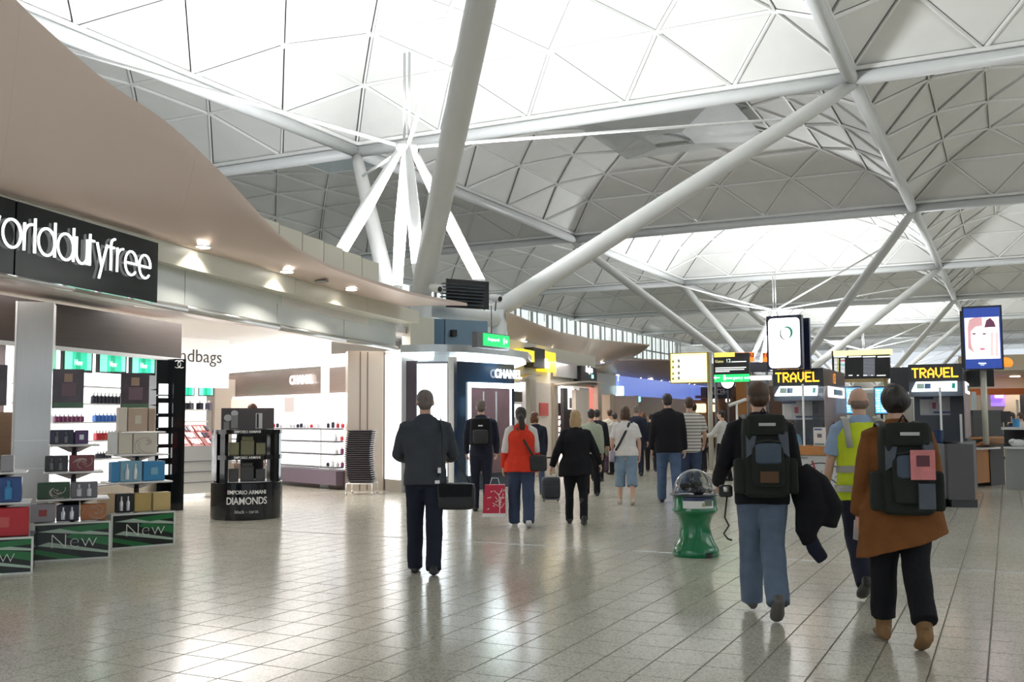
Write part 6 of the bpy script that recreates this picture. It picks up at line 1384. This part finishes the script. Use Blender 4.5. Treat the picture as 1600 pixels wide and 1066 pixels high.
def suitcase(label, loc, w, h, d, rz, m, group=None, handle=True):
    t = thing('suitcase', label, 'suitcase', loc, rz, group)
    mb = MB(); rbox(mb, (0, 0, h/2+.05), (w, d, h), lambda q: Vector(q), n=20); t1 = mb.build('case_body', m, t, 'all')
    MB().bbox((0, -d/2-.012, h*.45), (w*.78, .03, h*.5), .012).build('front_pocket', m, t)
    for sx in (-1, 1): MB().tube([(sx*w*.36-.012, d*.3, .035), (sx*w*.36+.012, d*.3, .035)], .035, 10).build('wheel', BLACK, t, 'all')
    MB().box((0, 0, .045), (w*.9, d*.8, .03)).build('base_plate', DKSTEEL, t)
    if handle:
        for sx in (-1, 1): MB().tube([(sx*.1, d*.35, h), (sx*.1, d*.45, h+.38)], .009, 6).build('handle_rod', ALU, t, 'all')
        MB().tube([(-.11, d*.45, h+.38), (.11, d*.45, h+.38)], .016, 8).build('grip', BLACK, t, 'all')
    return t
NAVY_ = mat('case_black', (.02, .022, .03), .4, bump=.15); suitcase('dark wheeled suitcase towed between the red fleece and the black coat', G(861, 784)+Vector((0, 0, 0)), .34, .40, .22, YAW, NAVY_)
p = Person('person in pale green top standing right behind the blond woman', G(925, 775), 1.66, YAW, 0, ((2, 2, 0), (2, 2, 0)), ((0, 8, 10, 0), (0, 8, 10, 0)), True, 1.0, voxel=.022)
p.body(); p.top('top', cloth('cloth_sage', (.42, .46, .36)), .84, .02); p.bottom('trousers', BLKC, .014); p.shoes(); p.hair(HDK, 'short')
p = Person('person in long dark coat with a pale hand, right of the blond woman', G(934, 752), 1.68, YAW-.3, 2, ((4, 4, 0), (-4, 6, 0)), ((0, 10, 12, 0), (0, 10, 12, 0)), voxel=.024)
p.body(); p.top('coat', BLKC, .55, .03, flare=1.1); p.bottom('trousers', BLKC, .014); p.shoes(); p.hair(HDK, 'short')

# ---- 6 white shirt woman
p = Person('woman in white t-shirt and denim cropped trousers with a diagonal bag strap', G(979, 789), 1.68, YAW-.03, 3, ((7, 4, 0), (-8, 12, -1, -14)), ((2, 16, 30, .28), (0, 15, 18, .12)), True, 1.2, voxel=.016)
p.body(); p.top('t_shirt', cloth('shirt_white', (.74, .70, .68)), .86, .020, 'short', 1.04, disp=.012); p.bottom('cropped_jeans', JEANL, .020, .48, 1.2); p.shoes(mat('sandal', (.5, .42, .36), .4), bm_=1.0, name='sandal'); p.hair(HBR, 'bob', 1.08)
ss = carried(p, 'shoulder_bag', 'small bag on the dark strap across the white t-shirt', 'bag')
mb = MB(); mb.tube([p.up((.07, -.10, 1.46)), p.up((-.02, -.165, 1.27)), p.up((-.12, -.165, 1.08)), p.up((-.19, -.10, .96))], [(.022, .007)]*4, 8); cpart(ss, p, 'strap', mb, BLACK)
mb = MB(); rbox(mb, (-.25, .0, .86), (.10, .22, .2), p.up); cpart(ss, p, 'bag_body', mb, mat('bag_lilac', (.3, .27, .36), .5), .016)
# ---- 7 tall man in black jacket, 8 striped shirt man
p = Person('tall man in black jacket and blue jeans, tallest of the middle group', G(1046, 786), 1.92, YAW-.06, 3, ((12, 6, 0), (-10, 12, 0, -12)), ((4, 10, 14, .05), (-2, 9, 12, .0)), girth=1.1, voxel=.017)
p.body(handvox=.006); p.top('jacket', BLKC, .80, .034, collar=True, girth=1.05); p.bottom('jeans', JEAN, .016, wide=1.1); p.shoes(); p.hair(HDK, 'short')
STRIPE = mat('striped_shirt', (.7, .68, .64), .8)
def stripes(m):
    nt = m.node_tree; L = nt.links.new; tc = nt.nodes.new('ShaderNodeTexCoord'); sp = nt.nodes.new('ShaderNodeSeparateXYZ'); L(tc.outputs['Object'], sp.inputs[0])
    mu = nt.nodes.new('ShaderNodeMath'); mu.operation = 'MULTIPLY'; mu.inputs[1].default_value = 17.0; L(sp.outputs['Z'], mu.inputs[0])
    fr = nt.nodes.new('ShaderNodeMath'); fr.operation = 'FRACT'; L(mu.outputs[0], fr.inputs[0])
    gt = nt.nodes.new('ShaderNodeMath'); gt.operation = 'GREATER_THAN'; gt.inputs[1].default_value = .66; L(fr.outputs[0], gt.inputs[0])
    mx = nt.nodes.new('ShaderNodeMix'); mx.data_type = 'RGBA'; mx.inputs[6].default_value = (.66, .62, .57, 1); mx.inputs[7].default_value = (.20, .19, .19, 1); L(gt.outputs[0], mx.inputs[0]); L(mx.outputs[2], nt.nodes['Principled BSDF'].inputs['Base Color'])
stripes(STRIPE)
p = Person('man in grey and white striped polo shirt right of the tall man', G(1080, 781), 1.86, YAW-.05, 2, ((6, 6, 0), (-6, 8, 0)), ((4, 10, 14, .05), (8, 14, 40, .1)), girth=1.08, voxel=.017)
p.body(); p.top('polo_shirt', STRIPE, .80, .026, 'short', disp=.012); p.bottom('jeans', JEAND, .016); p.shoes(); p.hair(HBR, 'short')
suitcase('small black case on the floor behind the clear bin dome', G(1086, 776), .36, .30, .2, YAW, NAVY_, handle=False)

# ---- 9 backpacker in blue jeans
CHAR2 = cloth('pack_charcoal', (.022, .026, .022)); PGREY = cloth('pack_grey', (.10, .115, .14)); PBLUE = cloth('pack_blue', (.085, .11, .15))
p = Person('man in black jacket and faded blue jeans with a big grey and black backpack', G(1195, 963), 1.77, YAW-.10, 4, ((17, 10, -4, 0), (-10, 28, -6, -42)), ((6, 18, 50, .1), (4, 12, 45, .15)), girth=1.02, voxel=.011)
p.body(handvox=.005); p.top('jacket', BLKC, .82, .034, collar=True, girth=1.05, disp=.02); p.bottom('jeans', cloth('denim_faded', (.125, .17, .245), .8, .4, .35), .024, wide=1.12); p.shoes(mat('shoe_grey', (.10, .09, .085), .5)); p.hair(HBR, 'short', 1.03)
def big_pack(p, label, tagm=None, logo=True):
    t = carried(p, 'backpack', label, 'backpack')
    mb = MB(); rbox(mb, (0, -.235, 1.175), (.34, .22, .60), p.up, .0, 20); cpart(t, p, 'pack_body', mb, CHAR2, .011)
    mb = MB(); rbox(mb, (0, -.30, 1.40), (.28, .16, .16), p.up, .0, 18); cpart(t, p, 'top_lid', mb, CHAR2, .010)
    for sx in (-1, 1):
        mb = MB(); mb.plate([p.up((sx*.06, -.352, 1.40)), p.up((sx*.145, -.32, 1.34)), p.up((sx*.15, -.335, 1.16)), p.up((sx*.10, -.36, 1.20))], .02); cpart(t, p, 'grey_panel', mb, PGREY, smooth=False)
        mb = MB(); rbox(mb, (sx*.185, -.22, 1.03), (.09, .16, .26), p.up); cpart(t, p, 'side_pocket', mb, CHAR2, .011)
        mb = MB(); mb.tube([p.up((sx*.09, -.16, 1.42)), p.up((sx*.12, -.03, 1.49)), p.up((sx*.13, .15, 1.36)), p.up((sx*.15, .13, 1.10)), p.up((sx*.17, -.08, .95))], [(.035, .012)]*5, 8); cpart(t, p, 'shoulder_strap', mb, BLACK)
        mb = MB(); mb.tube([p.up((sx*.16, -.2, .93)), p.up((sx*.19, .0, .93)), p.up((sx*.12, .14, .93))], [(.01, .03)]*3, 8); cpart(t, p, 'hip_belt', mb, BLACK)
    mb = MB(); rbox(mb, (0, -.37, 1.10), (.23, .07, .30), p.up, .0, 18); cpart(t, p, 'front_pocket', mb, CHAR2, .010)
    mb = MB(); rbox(mb, (0, -.40, 1.19), (.19, .03, .15), p.up, .0, 18); cpart(t, p, 'blue_pocket', mb, PBLUE, .008)
    mb = MB(); mb.tube([p.up((-.09, -.41, 1.27)), p.up((0, -.425, 1.285)), p.up((.09, -.41, 1.27))], .006, 6); cpart(t, p, 'zip', mb, BLACK)
    mb = MB(); mb.box(p.up((0, -.388, 1.40)), (.12, .006, .022)); cpart(t, p, 'name_print', mb, mat('pack_print', (.5, .5, .5), .5), smooth=False)
    mb = MB(); mb.tube([p.up((-.03, -.2, 1.48)), p.up((0, -.21, 1.53)), p.up((.03, -.2, 1.48))], .010, 6); cpart(t, p, 'haul_loop', mb, BLACK)
    if tagm:
        mb = MB(); mb.box(p.up((.06, -.435, 1.20)), (.15, .012, .19)); tg = cpart(t, p, 'pink_tag', mb, tagm, smooth=False)
        mb = MB(); mb.box(p.up((.06, -.443, 1.225)), (.08, .006, .07)); cpart(t, p, 'tag_print', mb, mat('tag_dark', (.12, .03, .04), .5), smooth=False)
        mb = MB(); mb.box(p.up((.08, -.42, 1.00)), (.10, .03, .16)); cpart(t, p, 'grey_patch', mb, PGREY, smooth=False)
    else:
        mb = MB(); mb.box(p.up((.0, -.412, 1.02)), (.13, .012, .08)); cpart(t, p, 'brown_patch', mb, mat('patch_brown', (.10, .045, .015), .6), smooth=False)
    return t
big_pack(p, 'big grey and black backpack worn over the black jacket and blue jeans')
ct = carried(p, 'folded_coat', 'black coat carried over the right forearm of the backpacker in jeans', 'coat')
mb = MB(); mb.tube([(.27, .05, 1.08), (.33, .0, .95), (.36, -.06, .78), (.30, -.10, .62), (.33, -.11, .54)], [(.09, .07), (.13, .08), (.13, .07), (.08, .05), (.06, .03)], 14); mb.tube([(.30, .05, 1.08), (.42, .02, .98), (.50, -.04, .80), (.47, -.07, .66)], [(.07, .06), (.09, .06), (.10, .06), (.06, .04)], 14); cpart(ct, p, 'coat_body', mb, BLKC, .014)
mb = MB(); mb.tube([(.30, -.10, .66), (.36, -.11, .50), (.42, -.11, .42)], [(.05, .03), (.06, .03), (.05, .025)], 12); cpart(ct, p, 'sleeve', mb, NAVC, .013)
cm = carried(p, 'camera_bag', 'small camera hanging on a looped strap at the left hip of the backpacker', 'camera')
mb = MB(); mb.bbox((-.27, .0, .92), (.10, .07, .09), .012); cpart(cm, p, 'camera_case', mb, BLACK, smooth=False)
mb = MB(); mb.tube([(-.27, -.045, .92), (-.27, -.05, .955)], .022, 10); cpart(cm, p, 'lens_ring', mb, ALU)
mb = MB(); mb.tube([(-.26, 0, .88), (-.28, .0, .72), (-.25, 0, .66), (-.29, 0, .60), (-.26, 0, .56), (-.23, 0, .55)], .007, 6); cpart(cm, p, 'loop_strap', mb, BLACK)

# ---- 10 bald man in yellow vest
VEST = mat('vest_yellow', (.62, .74, .02), .7, 0, .12, 6, bump=.2, bscale=60); BAND = mat('vest_band', (.40, .40, .36), .45, .2); SHB = cloth('shirt_blue', (.33, .44, .62))
p = Person('bald man in a yellow hi-vis vest over a light blue short sleeved shirt', G(1353, 930), 1.77, YAW-.08, 3, ((-12, 30, -1, -34), (14, 8, 0, 0)), ((4, 13, 14, .02), (-4, 10, 15, 0)), girth=1.1, voxel=.012, skin=SKIN)
p.body(handvox=.005); p.top('shirt', SHB, .92, .022, 'short', collar=True); p.top('vest', VEST, .80, .036, 'none', neck=1.44, disp=.012, flare=1.05); p.bottom('trousers', NAVC, .018, wide=1.08); p.shoes(SHOEK); p.hair(mat('hair_stubble', (.20, .13, .10), .6, 0, .3, 40), 'fringe')
mb = MB()
tp = p.torso_prof()
for z in (.90, 1.06): 
    rx, ry = (.168*1.1+.046, .124*1.1+.046) if z < 1 else (.152*1.1+.044, .108*1.1+.044)
    n = 28; mb.loft([[p.up((rx*f*math.cos(2*PI*j/n), ry*f*math.sin(2*PI*j/n)-.004, z+dz)) for j in range(n)] for f, dz in ((1.0, -.028), (1.0, .028), (.9, .028), (.9, -.028))], caps=False)
p.put('reflective_band', mb.mesh('reflective_band', BAND), BAND)
mb = MB()
for sx in (-1, 1): mb.tube([p.up((sx*.13, -.172, 1.24)), p.up((sx*.145, -.165, 1.38)), p.up((sx*.14, -.10, 1.475)), p.up((sx*.135, .0, 1.50))], [(.028, .008)]*4, 8)
p.put('shoulder_band', mb.mesh('shoulder_band', BAND), BAND)

# ---- 11 woman in brown coat
BRN = cloth('coat_brown', (.20, .075, .022), .9, .4, .3)
p = Person('woman in a rust brown coat with slanted hem, black trousers and tan boots', G(1414, 1008), 1.72, YAW-.16, 3, ((12, 6, 0, 0), (-10, 20, -4, -24)), ((2, 12, 16, .02), (6, 12, 30, .1)), True, 1.12, voxel=.011)
p.body(handvox=.005); p.top('coat', BRN, .66, .045, flare=1.30, collar=True, tilt=.09, disp=.02); p.bottom('trousers', BLKC, .022, end=.92, wide=1.12); p.shoes(mat('boot_tan', (.22, .115, .04), .6, bump=.3), .35, 'boot', 1.15); p.hair(HDK, 'bushy', 1.05)
big_pack(p, 'black and grey backpack with a pink tag, worn over the rust brown coat', mat('tag_pink', (.62, .20, .20), .45, 0, .3, 14))
pt = carried(p, 'paper_slip', 'white folded paper in the left hand of the woman in brown', 'paper'); Wl = p.arm[0][2]+p.arm[0][3]*.09
mb = MB(); mb.plate([Wl+Vector(q) for q in ((-.02, .0, .03), (.03, .03, .02), (.02, .02, -.12), (-.03, -.0, -.10))], .004); cpart(pt, p, 'sheet', mb, WHITE, smooth=False)

# ---- distant figures, clerk, seated diners
def far_person(label, u, v, top, topm, botm, hairm=HDK, style='short', female=False, rz=YAW, hem=.84, girth=1.0, legs=((5, 5, 0), (-6, 8, 0)), arms=((3, 9, 14, 0), (3, 9, 14, 0)), sleeve='long', head=(0, 0), vox=.026):
    g = G(u, v); d = (g-EYE).dot(FW); H = 1.52+(533-top-(533-v))*0; H = (v-top)*d/FPX
    p = Person(label, g, min(max(H, 1.3), 1.95), rz, 2, legs, arms, female, girth, head, voxel=vox)
    p.body(hands=d < 36); p.top('top', topm, hem, .028, sleeve, disp=.012); p.bottom('trousers', botm, .014, disp=.01); p.shoes(); p.hair(hairm, style); return p
far_person('distant person in white top with a black bag strap, left of the white t-shirt woman', 962, 742, 645, cloth('far_white', (.6, .58, .55)), BLKC, HDK, 'short', True, YAW+.5)
far_person('distant person with brown hair just left of the white t-shirt woman', 954, 738, 640, cloth('far_cream', (.55, .5, .42)), cloth('far_khaki', (.3, .25, .17)), HBR, 'short')
far_person('distant grey haired person in navy right of the white t-shirt woman', 996, 744, 634, NAVC, NAVC, HGR, 'short', rz=YAW-.2)
far_person('distant person with reddish hair between the white t-shirt and the black jacket', 1006, 735, 644, cloth('far_plum', (.05, .03, .05)), NAVC, mat('hair_auburn', (.13, .045, .018), .5, 0, .4, 30), 'bob', True)
far_person('small dark distant figure close to the left arm of the tall man', 1018, 737, 646, BLKC, BLKC, HDK, 'short', girth=.95)
far_person('woman with long brown hair in dark clothes walking by the tall pale pole', 1095, 738, 645, cloth('far_brown', (.06, .032, .024)), BLKC, HBR, 'long', True, hem=.7)
far_person('dark haired person half hidden right of the striped shirt', 1086, 745, 630, BLKC, BLKC, HDK, 'short')
far_person('person in brown jacket next to the tall pale pole', 1104, 733, 650, cloth('far_rust', (.14, .08, .06)), NAVC, mat('hair_auburn', (.13, .045, .018), .5, 0, .4, 30), 'long', True)
far_person('man in white shirt leaning at the bar left of the backpacker', 1131, 752, 641, cloth('far_white', (.6, .58, .55)), BLKC, HDK, 'short', rz=YAW+.9, legs=((10, 10, 2), (-4, 8, 2)), arms=((30, 20, 50, .1), (30, 20, 50, .1)))
dk_case = suitcase('small dark pink suitcase beside the white t-shirt woman', G(941, 741), .36, .46, .24, YAW, mat('case_plum', (.09, .05, .08), .4))
sh = mat('bag_navy', (.02, .024, .05), .5); mb = MB(); c = G(1103, 730); rbox(mb, (c.x, c.y, .62), (.42, .25, .36), lambda q: Vector(q)); tag(mb.build('travel_bag', sh, None, 'all'), 'navy travel bag carried by the woman at the tall pale pole', 'bag')
# clerk behind the counter
g = DP(1241, 900, 18.25); p = Person('clerk with dark fringe in light blue blouse sitting behind the wood topped counter', (g.x, g.y, 0), 1.42, YAW+PI-.1, 2, ((3, 3, 0), (3, 3, 0)), ((20, 8, 60, .2), (20, 8, 60, .2)), True, 1.0, voxel=.016)
p.body(); p.top('blouse', cloth('blouse_blue', (.32, .55, .72)), .86, .022, 'long', collar=True); p.bottom('skirt_trousers', NAVC, .014); p.shoes(); p.hair(HBR, 'bob', 1.02)
mb = MB()
for sx in (-1, 1): mb.plate([p.up((0, .155, 1.30)), p.up((sx*.09, .15, 1.335)), p.up((sx*.10, .15, 1.28))], .02)
p.put('neck_scarf', mb.mesh('neck_scarf', NAVC), NAVC)
# shop person behind the round display
g = DP(394, 700, 16.5); p = Person('person in black with reddish hair standing behind the round black display', (g.x, g.y, 0), 1.76, YAW+.4, 1, ((2, 2, 0), (2, 2, 0)), ((5, 8, 14, 0), (5, 8, 14, 0)), True, 1.0, voxel=.02)
p.body(); p.top('top', BLKC, .84, .024); p.bottom('trousers', BLKC, .014); p.shoes(); p.hair(mat('hair_chestnut', (.12, .045, .03), .5, 0, .4, 30), 'bob', 1.0)
# people seated at the far right
def seated(label, u, d, topm, hairm, rz, style='short', H=1.72):
    g = DP(u, 700, d); p = Person(label, (g.x, g.y, 0), H, rz, 6, ((88, 88, 2), (88, 88, 2)), ((30, 10, 60, .1), (30, 10, 60, .1)), False, 1.0, voxel=.022)
    p.body(); p.top('top', topm, .88, .024); p.bottom('trousers', NAVC, .014); p.shoes(); p.hair(hairm, style)
    p.root.location.z = .25
    st = thing('bar_stool', 'bar stool under the seated diner: ' + label.split(' seated')[0], 'stool', (g.x, g.y, 0))
    hz = .25+(.92+p.dz-.11)*p.k; MB().lathe([(.16, hz-.05), (.17, hz-.02), (.15, hz)], 14).build('seat', BLACK, st, True); MB().lathe([(.02, .02), (.02, hz-.05)], 8).build('pedestal', ALU, st, True); MB().lathe([(.18, 0), (.18, .015), (.03, .03)], 14).build('foot_plate', ALU, st, True)
    MB().lathe([(.12, .235), (.135, .25), (.12, .25)], 12, (0, 0, 0)).build('foot_ring', ALU, st, True)
seated('dark haired person in navy with orange sleeves seated at the far right counter', 1587, 24.5, NAVC, HDK, YAW+1.3)
seated('person in white shirt seated beyond at the food hall hatch', 1600, 28, cloth('far_white', (.6, .58, .55)), HBR, YAW+.6)
